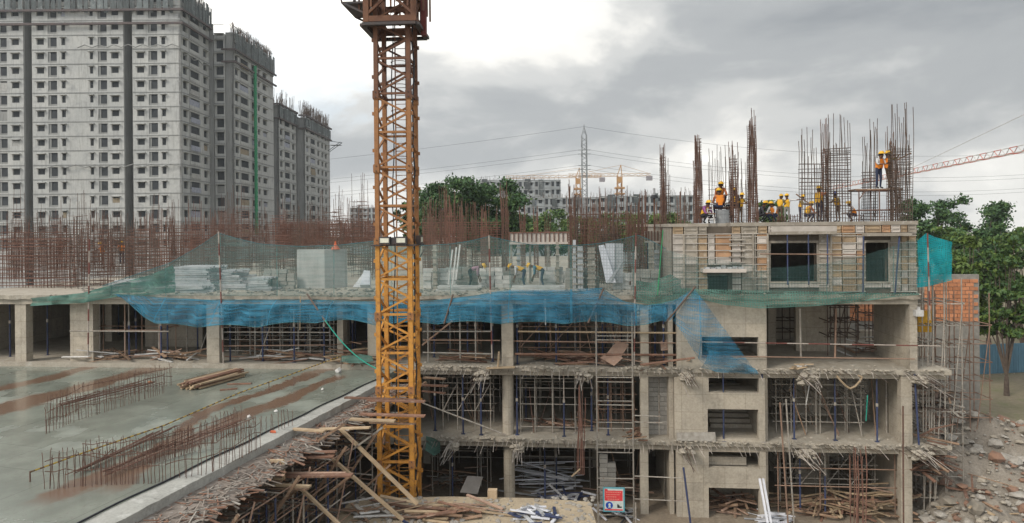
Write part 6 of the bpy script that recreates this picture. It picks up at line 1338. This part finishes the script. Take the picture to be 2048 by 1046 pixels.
for i, (pa_, ya, pb_, yb, D_, th_, m_, lab) in enumerate(((676,853,835,1008,22.6,.1,WOODP,'long pale timber strut slanting down in front of the mast foot'),(664,917,806,1040,21.5,.09,WOODP,'second pale strut slanting down left of the mast foot'),(600,975,690,1060,19.6,.08,WOODP,'short timber strut slanting down at the bottom left of the mast'),(540,1020,600,975,19.5,.08,WOOD,'timber strut rising to the projecting planks'),(640,1000,705,948,20.4,.07,WOOD,'crossing strut under the projecting planks'),(606,900,690,848,21.4,.07,WOOD,'thin strut crossing below the deck edge boards'),(690,910,765,855,22.6,.06,PIPE,'pale tube rising towards the mast from the scaffold'),(800,1038,838,1060,21.4,.06,BLUEP,'blue tube lying at the bottom edge near the rubble ledge'),(720,985,780,930,22.8,.06,WOOD,'short strut left of the mast foot'))):
    o = stick('timber_strut', P(pa_,ya,D=D_), P(pb_,yb,D=D_-.5), th_, th_, m_); tag(o, lab, 'strut')
o = thing('timber_bracket', 'square timber frame hung below the deck edge boards', 'frame', P(510,965,D=19.4)); c_ = o.location
for (a, b) in (((540,922),(567,922)), ((567,922),(567,958)), ((567,958),(520,955))): stick('frame_bar', P(*a,D=19.4)-c_, P(*b,D=19.4)-c_, .08, .08, WOODP, o)
# ---- rubble ledge in the foreground
LZ = 3.3
q = [P(700,1004,Z=LZ), P(760,996,Z=LZ), P(900,993,Z=LZ), P(1060,996,Z=LZ), P(1180,1003,Z=LZ), P(1196,1060,Z=LZ), P(1150,1240,Z=LZ), P(640,1240,Z=LZ), P(660,1046,Z=LZ)]
lg = MB().prism([(v.x,v.y) for v in q][::-1], 0, LZ).build('concrete_ledge', SANDM); tag(lg, 'sandy concrete ledge strewn with rubble at the bottom edge', 'ledge')
pile('reddish splintered planks on the rubble ledge', 870, 1028, P(870,1028,Z=LZ).y, LZ, 46, 2.2, [WOODR,WOOD,PLY,WOODP], 41, (.8,2.2), ang=.25, hmax=.35); pile('bright sheet metal scrap on the rubble ledge', 1065, 1034, P(1065,1034,Z=LZ).y, LZ, 26, .9, [ALUW,ALU,BLUEP], 42, (.4,.9), 'scrap_pile', 'scrap', .9, hmax=.3, piece='scrap_piece'); pile('grey boards at the left end of the rubble ledge', 740, 1030, P(740,1030,Z=LZ).y, LZ, 22, 1.0, [WOOD,RUBBLE,WHITEM], 43, (.6,1.5), ang=.5, hmax=.4)
mb = MB(); rg = random.Random(15)
for k in range(420): px = rg.uniform(700,1190); py = rg.uniform(996,1060); p = P(px,py,Z=LZ); mb.rock((p.x,p.y,LZ+.01), rg.choice([.03,.05,.08,.12]), rg)
o = mb.build('ledge_rubble', RUBBLE, None, kind='stuff'); o['label'] = 'loose stones and crumbs on the sandy ledge'
o = MB().box(-.16,.16,-.12,.12,0,.32).build('timber_block', WOODP); o.location = P(985,997,Z=LZ); tag(o, 'small pale box standing on the back of the rubble ledge', 'box')
# ================================================================== beyond the right corner
bw = thing('brick_wall', 'sunlit orange brick wall seen through the right bay', 'brick wall', (fx(1690,640,44), 44, 0)); Wb = fx(1960,640,44)-fx(1690,640,44)
MB().box(0,Wb,.06,.3,0,9.7).build('mortar_bed', MORTAR, bw)
bm = MB().box(-.5,.5,-.5,.5,-.5,.5).mesh('brick', BRICKO); r2 = random.Random(2); k = 0; z = 6.9
cnt_b = 0
while z < 9.5:
    x = (k % 2)*.25
    while x < Wb-.5 and cnt_b < 300: link('brick', bm, bw, (x+.24, .05+r2.uniform(-.01,.01), z), scale=(.46,.08,.21)); x += .5; cnt_b += 1
    z += .24; k += 1
scaffold('outer pipe scaffold standing right of the corner column', (1846,1858,1868,1890,1925), 31.0, 0, 10.5, tuple(.8+.95*k for k in range(10)), 800, (0,1.2,2.4), PIPE, 'scaffolds beyond the right corner', True)
scaffold('rear pipe scaffold right of the corner with rusty tubes', (1850,1872,1900,1940,1980), 34.5, 0, 9.5, tuple(.7+.9*k for k in range(9)), 800, (0,1.3), PIPER, 'scaffolds beyond the right corner', True)
o = MB().box(-.28,.28,-.05,.05,0,.95).build('yellow_board', mat('yellow_board', (.65,.36,.04))); o.location = P(1849,664,Y=31.4); tag(o, 'yellow board hung on the scaffold right of the corner column', 'board')
o = MB().box(-.16,.16,-.16,.1,0,.26).box(-.04,.04,-.12,.02,.261,.4).build('floodlight', WHITEM); o.location = P(1836,632,Y=30.05); tag(o, 'white lamp box fixed to the corner column under the slab', 'lamp')
mb = MB(); rg = random.Random(31); xr0 = fx(1836,900,31)
def mound(x, y): return max(0, 3.9-abs(y-35)*.5)*min(1, max(0,(x-xr0)/1.6))*(.8+.25*mnoise.noise(Vector((x*.5,y*.5,3))))
gv = []; gf = []; nx_, ny_ = 40, 36
for i in range(nx_+1):
    for k in range(ny_+1):
        x = xr0-.2+i*.42; y = 27.5+k*.45; h = mound(x, y); gv.append((x, y, h-.12+(.16*mnoise.noise(Vector((x*1.6,y*1.6,1))) if h > 0 else 0)))
for i in range(nx_):
    for k in range(ny_): a = i*(ny_+1)+k; gf.append((a, a+ny_+1, a+ny_+2, a+1))
me = bpy.data.meshes.new('soil_mound'); me.from_pydata(gv, [], gf); me.materials.append(DIRTM := mat('mound_soil', (.25,.22,.185), (.17,.15,.125), .95, 1.6, .8, c3=(.31,.285,.25), fine=.4)); rh = link('soil_mound', me); rh['kind'] = 'structure'
for k in range(2600):
    x = xr0+rg.uniform(0,15); y = rg.uniform(28.5,41); h = mound(x, y); sz = rg.choice((.04,.05,.06,.07,.08,.1,.12,.16,.3))*rg.uniform(.7,1.3)
    if h > .1 or rg.random() < .3: mb.rock((x,y,h-.05+sz*.2), sz, rg, mi=rg.choice((0,0,1,2,3)), flatz=rg.uniform(.4,.9))
o = mb.build('rubble_heap', [RUBBLE, CONCD, mat('dusty_rubble', (.27,.24,.2), (.2,.18,.15), .95, 4), mat('brick_rubble', (.27,.16,.11), (.2,.13,.1), .95, 4)], None, kind='stuff'); o['label'] = 'grey rubble slope beyond the right corner of the building'
pile('tangle of timber on the rubble right of the corner', 1860, 900, 30.6, 2.0, 40, 1.0, [WOOD,WOODR,RUSTG], 51, (.8,2), ang=1.2, hmax=2.5); pile('tangle of tubes high on the rubble right of the corner', 1868, 790, 31.8, 4.5, 30, 1.0, [PIPE,RUSTG,WOOD], 52, (.8,2), ang=1.2, hmax=1.8)
pile('lumber stacked outside the frame corner at far right', 1960, 950, 30.5, .2, 40, 1.8, [WOOD,WOODP,WOODR], 53, (1,2.4), ang=.6, hmax=1.6)
# ropes and hose strands
for a, b, c, lab, m_ in (((650,640,28.7),(755,738,27.5),.3,'green rope sagging from the blue net to the mast',mat('teal_rope',(.03,.33,.25))), ((1090,596,29.5),(1091,650,29.4),0,'thin pale rope hanging through the blue net',WHITEM), ((601,592,29.6),(600,660,29.6),0,'straw-coloured strap hanging through the blue net left of the mast',WOODP), ((1620,760,30.4),(1612,810,30.5),0,'pale rag hanging in the right bay of the middle storey',WHITEM), ((1735,790,30.6),(1732,842,30.6),.02,'teal rope hanging in the right bay of the middle storey',MATS['teal_rope'])):
    A, B = P(a[0],a[1],Y=a[2]), P(b[0],b[1],Y=b[2]); q = [A.lerp(B,k/14)-Vector((0,0,c*4*(k/14)*(1-k/14))) for k in range(15)]; tag(MB().path(q, .025, 5).build('hanging_rope', m_), lab, 'rope')
net('safety_net', 'small scrap of green net lying by the timber jumble', [(683,712,30.0),(720,708,30.0),(745,712,30.0)], [(680,724,29.6),(720,727,29.6),(748,722,29.6)], GNETD, 16, 5, .12, seed=21)
net('safety_net', 'green net scraps caught on the lowest slab right of the mast', [(852,872,29.7),(868,876,29.7),(880,884,29.7)], [(850,900,29.6),(868,912,29.6),(880,905,29.6)], GNETD, 12, 5, .15, seed=22)
# ================================================================== workers
V = Vector
def skel(pose):
    """joint positions of a 1.68 m adult facing -Y (towards us); z up, feet at 0"""
    j = dict(pelvis=V((0,0,.92)), belly=V((0,0,1.06)), chest=V((0,.01,1.28)), neck=V((0,0,1.43)), jaw=V((0,-.015,1.52)), head=V((0,-.01,1.62)))
    for s, n in ((1,'l'), (-1,'r')):
        j['sh'+n] = V((.185*s,.01,1.38)); j['el'+n] = V((.235*s,.03,1.11)); j['wr'+n] = V((.25*s,-.05,.87)); j['hip'+n] = V((.095*s,0,.88)); j['kn'+n] = V((.105*s,-.02,.49)); j['an'+n] = V((.11*s,.02,.08)); j['to'+n] = V((.125*s,-.14,.035))
    def upper(f):
        for k in ('belly','chest','neck','jaw','head','shl','shr','ell','elr','wrl','wrr'): j[k] = f(j[k])
    def rotx(deg, piv):
        m = Matrix.Rotation(R(deg), 4, 'X'); return lambda p: piv + (m @ (p-piv))
    if pose == 'reach':
        j['ell'] = V((.22,-.24,1.40)); j['wrl'] = V((.16,-.42,1.58)); j['elr'] = V((-.24,-.22,1.36)); j['wrr'] = V((-.1,-.44,1.52)); j['knl'] = V((.12,-.1,.49)); j['anl'] = V((.13,-.12,.08)); j['tol'] = V((.14,-.28,.035))
    if pose == 'work':
        upper(rotx(14, j['pelvis'])); j['ell'] = V((.25,-.2,1.16)); j['wrl'] = V((.14,-.42,1.2)); j['elr'] = V((-.25,-.2,1.14)); j['wrr'] = V((-.1,-.44,1.12))
    if pose == 'point':
        j['ell'] = V((.46,-.02,1.36)); j['wrl'] = V((.72,-.06,1.38)); j['elr'] = V((-.24,-.16,1.2)); j['wrr'] = V((-.06,-.28,1.36))
    if pose == 'bend':
        upper(rotx(72, j['pelvis'])); j['ell'] = V((.22,-.42,.78)); j['wrl'] = V((.14,-.52,.52)); j['elr'] = V((-.22,-.42,.76)); j['wrr'] = V((-.12,-.5,.48)); j['head'] = j['jaw']+V((0,-.1,.02)); j['knl'].y -= .06; j['knr'].y -= .06
    if pose in ('crouch', 'sit'):
        dz = -.5 if pose == 'crouch' else -.45
        for k in list(j):
            if k[:2] not in ('kn','an','to'): j[k] = j[k]+V((0,.18 if pose == 'crouch' else .3,dz))
        upper(rotx(28 if pose == 'crouch' else 12, j['pelvis']))
        for s, n in ((1,'l'), (-1,'r')):
            j['kn'+n] = V((.16*s,-.2,.5)); 
            if pose == 'crouch': j['kn'+n] = V((.2*s,-.26,.47)); j['an'+n] = V((.15*s,.04,.08)); j['to'+n] = V((.17*s,-.12,.035))
            else: j['an'+n] = V((.14*s,-.16,.08)); j['to'+n] = V((.15*s,-.33,.035))
            c = j['ch'+'est']; j['el'+n] = c+V((.27*s,-.2,-.22)); j['wr'+n] = c+V((.12*s,-.42,-.24))
    return j
RAD = dict(pelvis=.135, belly=.125, chest=.145, neck=.055, jaw=.075, head=.098, sh=.07, el=.045, wr=.03, hip=.09, kn=.058, an=.042, to=.036)
BODY = {}
def make_body(pose):
    j = skel(pose); names = []; co = []; rad = []; edges = []; bone = []
    def add(n, p, r): names.append(n); co.append(p); rad.append(r); return len(co)-1
    idx = {n: add(n, p, RAD.get(n) or RAD[n[:-1]]) for n, p in j.items()}
    E = [('pelvis','belly'),('belly','chest'),('chest','neck'),('neck','jaw'),('jaw','head')]
    for n in 'lr': E += [('chest','sh'+n),('sh'+n,'el'+n),('el'+n,'wr'+n),('pelvis','hip'+n),('hip'+n,'kn'+n),('kn'+n,'an'+n),('an'+n,'to'+n)]
    edges = [(idx[a], idx[b]) for a, b in E]
    fwd_h = (j['jaw']-j['neck']).normalized()
    nd = V((0,-.1,0)) if pose != 'bend' else V((0,-.03,-.1))
    nz = add('nose', (j['jaw']+j['head'])/2+nd*1.05, .014); edges.append((idx['jaw'], nz))
    for s, n in ((1,'l'), (-1,'r')):
        ear = add('ear', (j['jaw']+j['head'])/2+V((.093*s,.01,0)), .016); edges.append((idx['jaw'], ear))
        d = (j['wr'+n]-j['el'+n]).normalized(); side = d.cross(V((0,0,1)))
        side = side.normalized() if side.length > .1 else V((1,0,0)); nrm = side.cross(d)
        pal = add('palm', j['wr'+n]+d*.07, .026); edges.append((idx['wr'+n], pal)); kn = add('knuckle', j['wr'+n]+d*.095, .024); edges.append((pal, kn))
        for k, (o, l) in enumerate(((-.03,.07), (-.01,.085), (.01,.08), (.03,.062))):
            b = j['wr'+n]+d*.115+side*o; f1 = add('finger', b, .009); f2 = add('finger', b+d*l*.55-nrm*.012, .009); f3 = add('finger', b+d*l*.9-nrm*.035, .007); edges += [(kn,f1),(f1,f2),(f2,f3)]
        t1 = add('thumb', j['wr'+n]+d*.05+side*(-.04), .010); t2 = add('thumb', j['wr'+n]+d*.095+side*(-.058)-nrm*.01, .009); edges += [(pal,t1),(t1,t2)]
    me = bpy.data.meshes.new('skeleton'); me.from_pydata(co, edges, []); ob = bpy.data.objects.new('skeleton', me); COL.objects.link(ob)
    sk = ob.modifiers.new('skin', 'SKIN'); sk.use_smooth_shade = True; ss = ob.modifiers.new('sub', 'SUBSURF'); ss.levels = 1; ss.render_levels = 1
    if not me.skin_vertices: raise RuntimeError('no skin layer')
    for i, sv in enumerate(me.skin_vertices[0].data): sv.radius = (rad[i], rad[i]); sv.use_root = (i == idx['pelvis'])
    dg = bpy.context.evaluated_depsgraph_get(); dg.update(); m2 = bpy.data.meshes.new_from_object(ob.evaluated_get(dg)); bpy.data.objects.remove(ob)
    segs = [(co[a], co[b], names[a], names[b]) for a, b in edges]
    def reg(p):
        best = 9; r = None
        for a, b, na, nb in segs:
            ab = b-a; t = max(0, min(1, (p-a).dot(ab)/ab.length_squared)); d = (p-a-ab*t).length
            if d < best: best = d; r = (na, nb, t)
        return r
    mi = []; torso = []
    for f in m2.polygons:
        na, nb, t = reg(f.center); k = 0
        if {na, nb} <= {'pelvis','belly'} or nb[:3] == 'hip' or na[:3] == 'hip' or (na[:2] == 'kn' and nb[:2] == 'an'): k = 2
        elif nb in ('chest',) or na == 'chest' and nb != 'neck' or na[:2] == 'sh' or (na[:2] == 'el' and t < .35): k = 1
        elif nb[:2] == 'to': k = 3
        mi.append(k)
        if (na in ('belly',) and nb == 'chest') or (na == 'chest' and nb[:2] in ('sh','ne') and t < .6) or (na == 'pelvis' and nb == 'belly' and t > .5): torso.append(f.index)
    m2.polygons.foreach_set('use_smooth', [True]*len(m2.polygons))
    # vest: the torso faces pushed out
    vid = {}; vv = []; ff = []
    for fi in torso:
        f = m2.polygons[fi]; q = []
        for v in f.vertices:
            if v not in vid: vid[v] = len(vv); vv.append(m2.vertices[v].co+m2.vertices[v].normal*.018)
            q.append(vid[v])
        ff.append(q)
    up = (j['head']-j['jaw']).normalized() if pose != 'bend' else V((0,-.85,.5)).normalized()
    return dict(mesh=m2, mi=mi, vv=vv, ff=ff, j=j, up=up)
HELM = {}
def helmet_mesh(m):
    mb = MB(); rings = []
    for a in range(6):
        t = a/5*math.pi/2; rings.append((.128*math.cos(t), .115*math.sin(t)))
    n = 16
    for (r0,z0),(r1,z1) in zip(rings, rings[1:]):
        for k in range(n):
            a0, a1 = 2*math.pi*k/n, 2*math.pi*(k+1)/n
            mb.quad((r0*math.cos(a0),r0*1.1*math.sin(a0),z0),(r0*math.cos(a1),r0*1.1*math.sin(a1),z0),(r1*math.cos(a1),r1*1.1*math.sin(a1),z1),(r1*math.cos(a0),r1*1.1*math.sin(a0),z1))
    mb.prism([(.15*math.cos(2*math.pi*k/n), .165*math.sin(2*math.pi*k/n)-.02) for k in range(n)], -.012, .004)
    mb.box(-.013,.013,-.11,.11,.085,.122)
    return mb.mesh('helmet', m)
TROUS = {'navy': flat('navy_trousers', (.03,.04,.08)), 'grey': flat('grey_trousers', (.22,.21,.2)), 'brown': flat('brown_trousers', (.12,.08,.055)), 'black': flat('black_trousers', (.025,.025,.03))}
SHIRT = {'white': flat('white_shirt', (.55,.55,.56)), 'orange': flat('orange_shirt', (.45,.16,.07)), 'purple': flat('purple_shirt', (.25,.09,.24)), 'dark': flat('dark_shirt', (.05,.05,.06)), 'pink': flat('pink_shirt', (.42,.25,.32)), 'olive': flat('olive_shirt', (.22,.17,.07)), 'blue': flat('blue_shirt', (.08,.2,.28))}
SHOE = flat('shoes', (.03,.025,.02))
def person(pose, loc, rz, label, vest=VESTY, shirt='white', trousers='navy', helm=HARD, h=1.0, tool=None):
    if pose not in BODY: BODY[pose] = make_body(pose)
    B = BODY[pose]; t = thing('person', label, 'person', loc, rz, 'construction workers'); t.scale = (h,h,h)
    me = B['mesh'].copy(); me.name = 'body'; me.materials.clear()
    for m_ in (SKIN, SHIRT[shirt], TROUS[trousers], SHOE): me.materials.append(m_)
    me.polygons.foreach_set('material_index', B['mi']); link('body', me, t)
    if vest:
        vm = bpy.data.meshes.new('vest'); vm.from_pydata(B['vv'], [], B['ff']); vm.materials.append(vest); vm.polygons.foreach_set('use_smooth', [True]*len(vm.polygons)); link('vest', vm, t)
    if helm.name not in HELM: HELM[helm.name] = helmet_mesh(helm)
    o = link('helmet', HELM[helm.name], t, B['j']['head']+B['up']*.035); o.rotation_mode = 'QUATERNION'; o.rotation_quaternion = B['up'].to_track_quat('Z', 'Y') if pose == 'bend' else Quaternion()
    hc = (B['j']['jaw']+B['j']['head'])/2
    if pose != 'bend':
        for s in (-1, 1): link('eye', EYEM, t, hc+V((.033*s,-.088,.025)))
        link('mouth', MOUTHM, t, hc+V((0,-.083,-.05)))
        link('hair', HAIRM, t, B['j']['head']+V((0,.02,-.03)))
    return t
EYEM = MB().rock((0,0,0), .016, random.Random(1)).mesh('eye', BLACKM); MOUTHM = MB().box(-.022,.022,-.004,.004,-.004,.004).mesh('mouth', flat('lips', (.16,.06,.05))); HAIRM = MB().rock((0,0,0), .125, random.Random(2), flatz=.8).mesh('hair', BLACKM)
def spot(px, Y, z): return (fx(px, 430, Y), Y, z)
# trestles and clutter on the top deck
MB().box(BX0, BX1, 40.3, 47, L4-.16, L4-.004).build('deck_formwork', PANEL, form)
def trestle(label, px0, px1, Y, z0, zt, dep=.9, m=RUST):
    x0, x1 = fx(px0,400,Y), fx(px1,400,Y); t = thing('work_trestle', label, 'trestle', ((x0+x1)/2, Y, z0)); h = zt-z0; w_ = (x1-x0)/2
    for x in (-w_, 0, w_):
        for y in (0, dep): pipe('leg', (x,y,0), (x,y,h-.05), .03, m, t)
    for y in (0, dep):
        for z in (h*.35, h-.08): pipe('rail', (-w_-.1,y,z), (w_+.1,y,z), .025, m, t)
    for k in range(4): stick('plank', (-w_-.15,.1+k*dep/4,h-.025), (w_+.15,.12+k*dep/4,h-.025), .2, .045, WOOD, t)
    for x in (-w_, w_): pipe('brace', (x,0,h-.5), (x+(.3 if x < 0 else -.3),0,h-.08), .022, m, t)
    return t
ZA = fz(1440,413,32.4); trestle('low trestle platform among the cages at the left of the top deck', 1408, 1466, 32.4, L4, ZA)
ZB = fz(1765,377,32.6); trestle('high trestle under the two workers at the corner cage', 1718, 1800, 32.6, L4, ZB)
o = MB().tube((0,0,0),(0,0,.62),.3,16).tube((0,0,.2),(0,0,.23),.315,16).tube((0,0,.42),(0,0,.45),.315,16).build('steel_drum', mat('drum_grey', (.27,.28,.29), (.2,.21,.22), .6, 4)); o.location = spot(1445, 31.5, L4-.02); tag(o, 'grey steel drum in front of the low trestle', 'drum')
t = thing('step_ladder', 'small white step ladder beside the grey drum', 'ladder', spot(1422, 31.0, L4-.02))
for x in (-.16,.16): stick('stile', (x,0,0), (x*.7,.25,.75), .04, .03, WHITEM, t)
for k in range(3): stick('step', (-.14,.06+k*.08,.2+k*.22), (.14,.06+k*.08,.2+k*.22), .06, .03, WHITEM, t)
PI = math.pi
person('crouch', spot(1441, 32.75, ZA), 0, 'worker in yellow vest crouching highest on the low trestle', VESTO, 'orange', 'navy', h=1.02)
person('sit', spot(1437, 32.25, ZA-.43), PI, 'worker in orange vest sitting on the low trestle, back turned', VESTO, 'orange', 'navy')
person('sit', spot(1464, 32.5, ZA-.43), -1.2, 'dark-clad worker sitting at the right end of the low trestle', VESTY, 'dark', 'black')
person('crouch', spot(1412, 31.3, L4-.02), .7, 'worker in purple shirt crouching under the left end of the low trestle', VESTY, 'purple', 'black', h=.9)
person('work', spot(1480, 36.5, L4), .5, 'worker half hidden behind the dense rusty cage', VESTY, 'olive', 'brown', h=.92)
person('crouch', spot(1525, 35.0, L4), .9, 'dark-clad crouching worker right of the tall tapering cage', None, 'dark', 'black', h=.95)
person('crouch', spot(1546, 32.4, L4), -.9, 'worker in orange vest and white shirt crouching at the deck edge', VESTO, 'white', 'navy', h=.85)
person('point', spot(1574, 41.5, L4), -.3, 'worker in yellow vest standing with one arm stretched to the right', VESTY, 'white', 'grey')
person('work', spot(1600, 43.0, L4), 1.2, 'worker in yellow vest standing left of the open wall cage', VESTY, 'olive', 'navy')
person('reach', spot(1638, 33.6, L4), PI-.9, 'worker with yellow vest reaching both arms up to the cage', VESTY, 'orange', 'navy', h=1.0)
person('work', spot(1676, 34.4, L4), -1.2, 'stooping worker with a blue helmet', VESTY, 'olive', 'brown', HARDB, .85)
person('work', spot(1758, 32.8, ZB), .35, 'worker in orange vest standing on the high trestle', VESTO, 'white', 'navy', h=1.0)
person('reach', spot(1777, 32.7, ZB), PI*.55, 'worker leaning to the corner cage on the high trestle', VESTO, 'olive', 'brown', h=1.0)
person('work', spot(1560, 37.5, L4), 2.4, 'worker in yellow vest bending over bars behind the crouching workers', VESTY, 'olive', 'brown', h=.9)
person('crouch', spot(1618, 36.5, L4), 1.8, 'worker crouching at the foot of the open wall cage', VESTY, 'orange', 'navy', h=.95)
person('crouch', spot(1704, 35.5, L4), -2.0, 'crouching worker right of the blue-helmeted one', VESTO, 'white', 'navy', h=.9)
person('bend', spot(938, 33.2, L3), PI/2, 'worker in pink shirt bending over beside the leaning white props', None, 'pink', 'black', h=1.0)
person('bend', spot(1048, 33.0, L3), -PI/2, 'worker in white shirt bending left behind the green net', VESTY, 'white', 'navy')
person('bend', spot(1085, 33.4, L3), -PI/2, 'worker in blue shirt bending under the raised beam formwork', VESTY, 'blue', 'navy')
person('work', spot(243, 47, L3+.6), .4, 'distant worker in yellow helmet deep in the rusty bar forest', VESTO, 'orange', 'navy')
person('work', spot(205, 48, L3+.5), -.6, 'distant worker in orange vest left among the rusty bars', VESTO, 'orange', 'brown')
for i, (a, b, y) in enumerate((((1592,388),(1622,410),34.5), ((1790,322),(1822,306),33.4))): o = stick('timber_batten', P(*a,Y=y), P(*b,Y=y), .07, .05, WOOD); tag(o, ('dark batten sticking up left of the open wall cage', 'batten held against the corner cage above the high trestle')[i], 'batten')
# ================================================================== air
hz = MB().box(-930,930,-180,1030,-1,70).build('haze', None, None); hz.data.materials.clear()
m = bpy.data.materials.new('haze_air'); m.use_nodes = True; t = m.node_tree; t.nodes.clear(); o = t.nodes.new('ShaderNodeOutputMaterial'); v = t.nodes.new('ShaderNodeVolumePrincipled')
v.inputs['Color'].default_value = (.86,.92,.97,1); v.inputs['Density'].default_value = HAZE_D; v.inputs['Anisotropy'].default_value = .2; t.links.new(v.outputs[0], o.inputs['Volume']); hz.data.materials.append(m)
hz['kind'] = 'stuff'; hz['label'] = 'thin pale haze over the whole site'
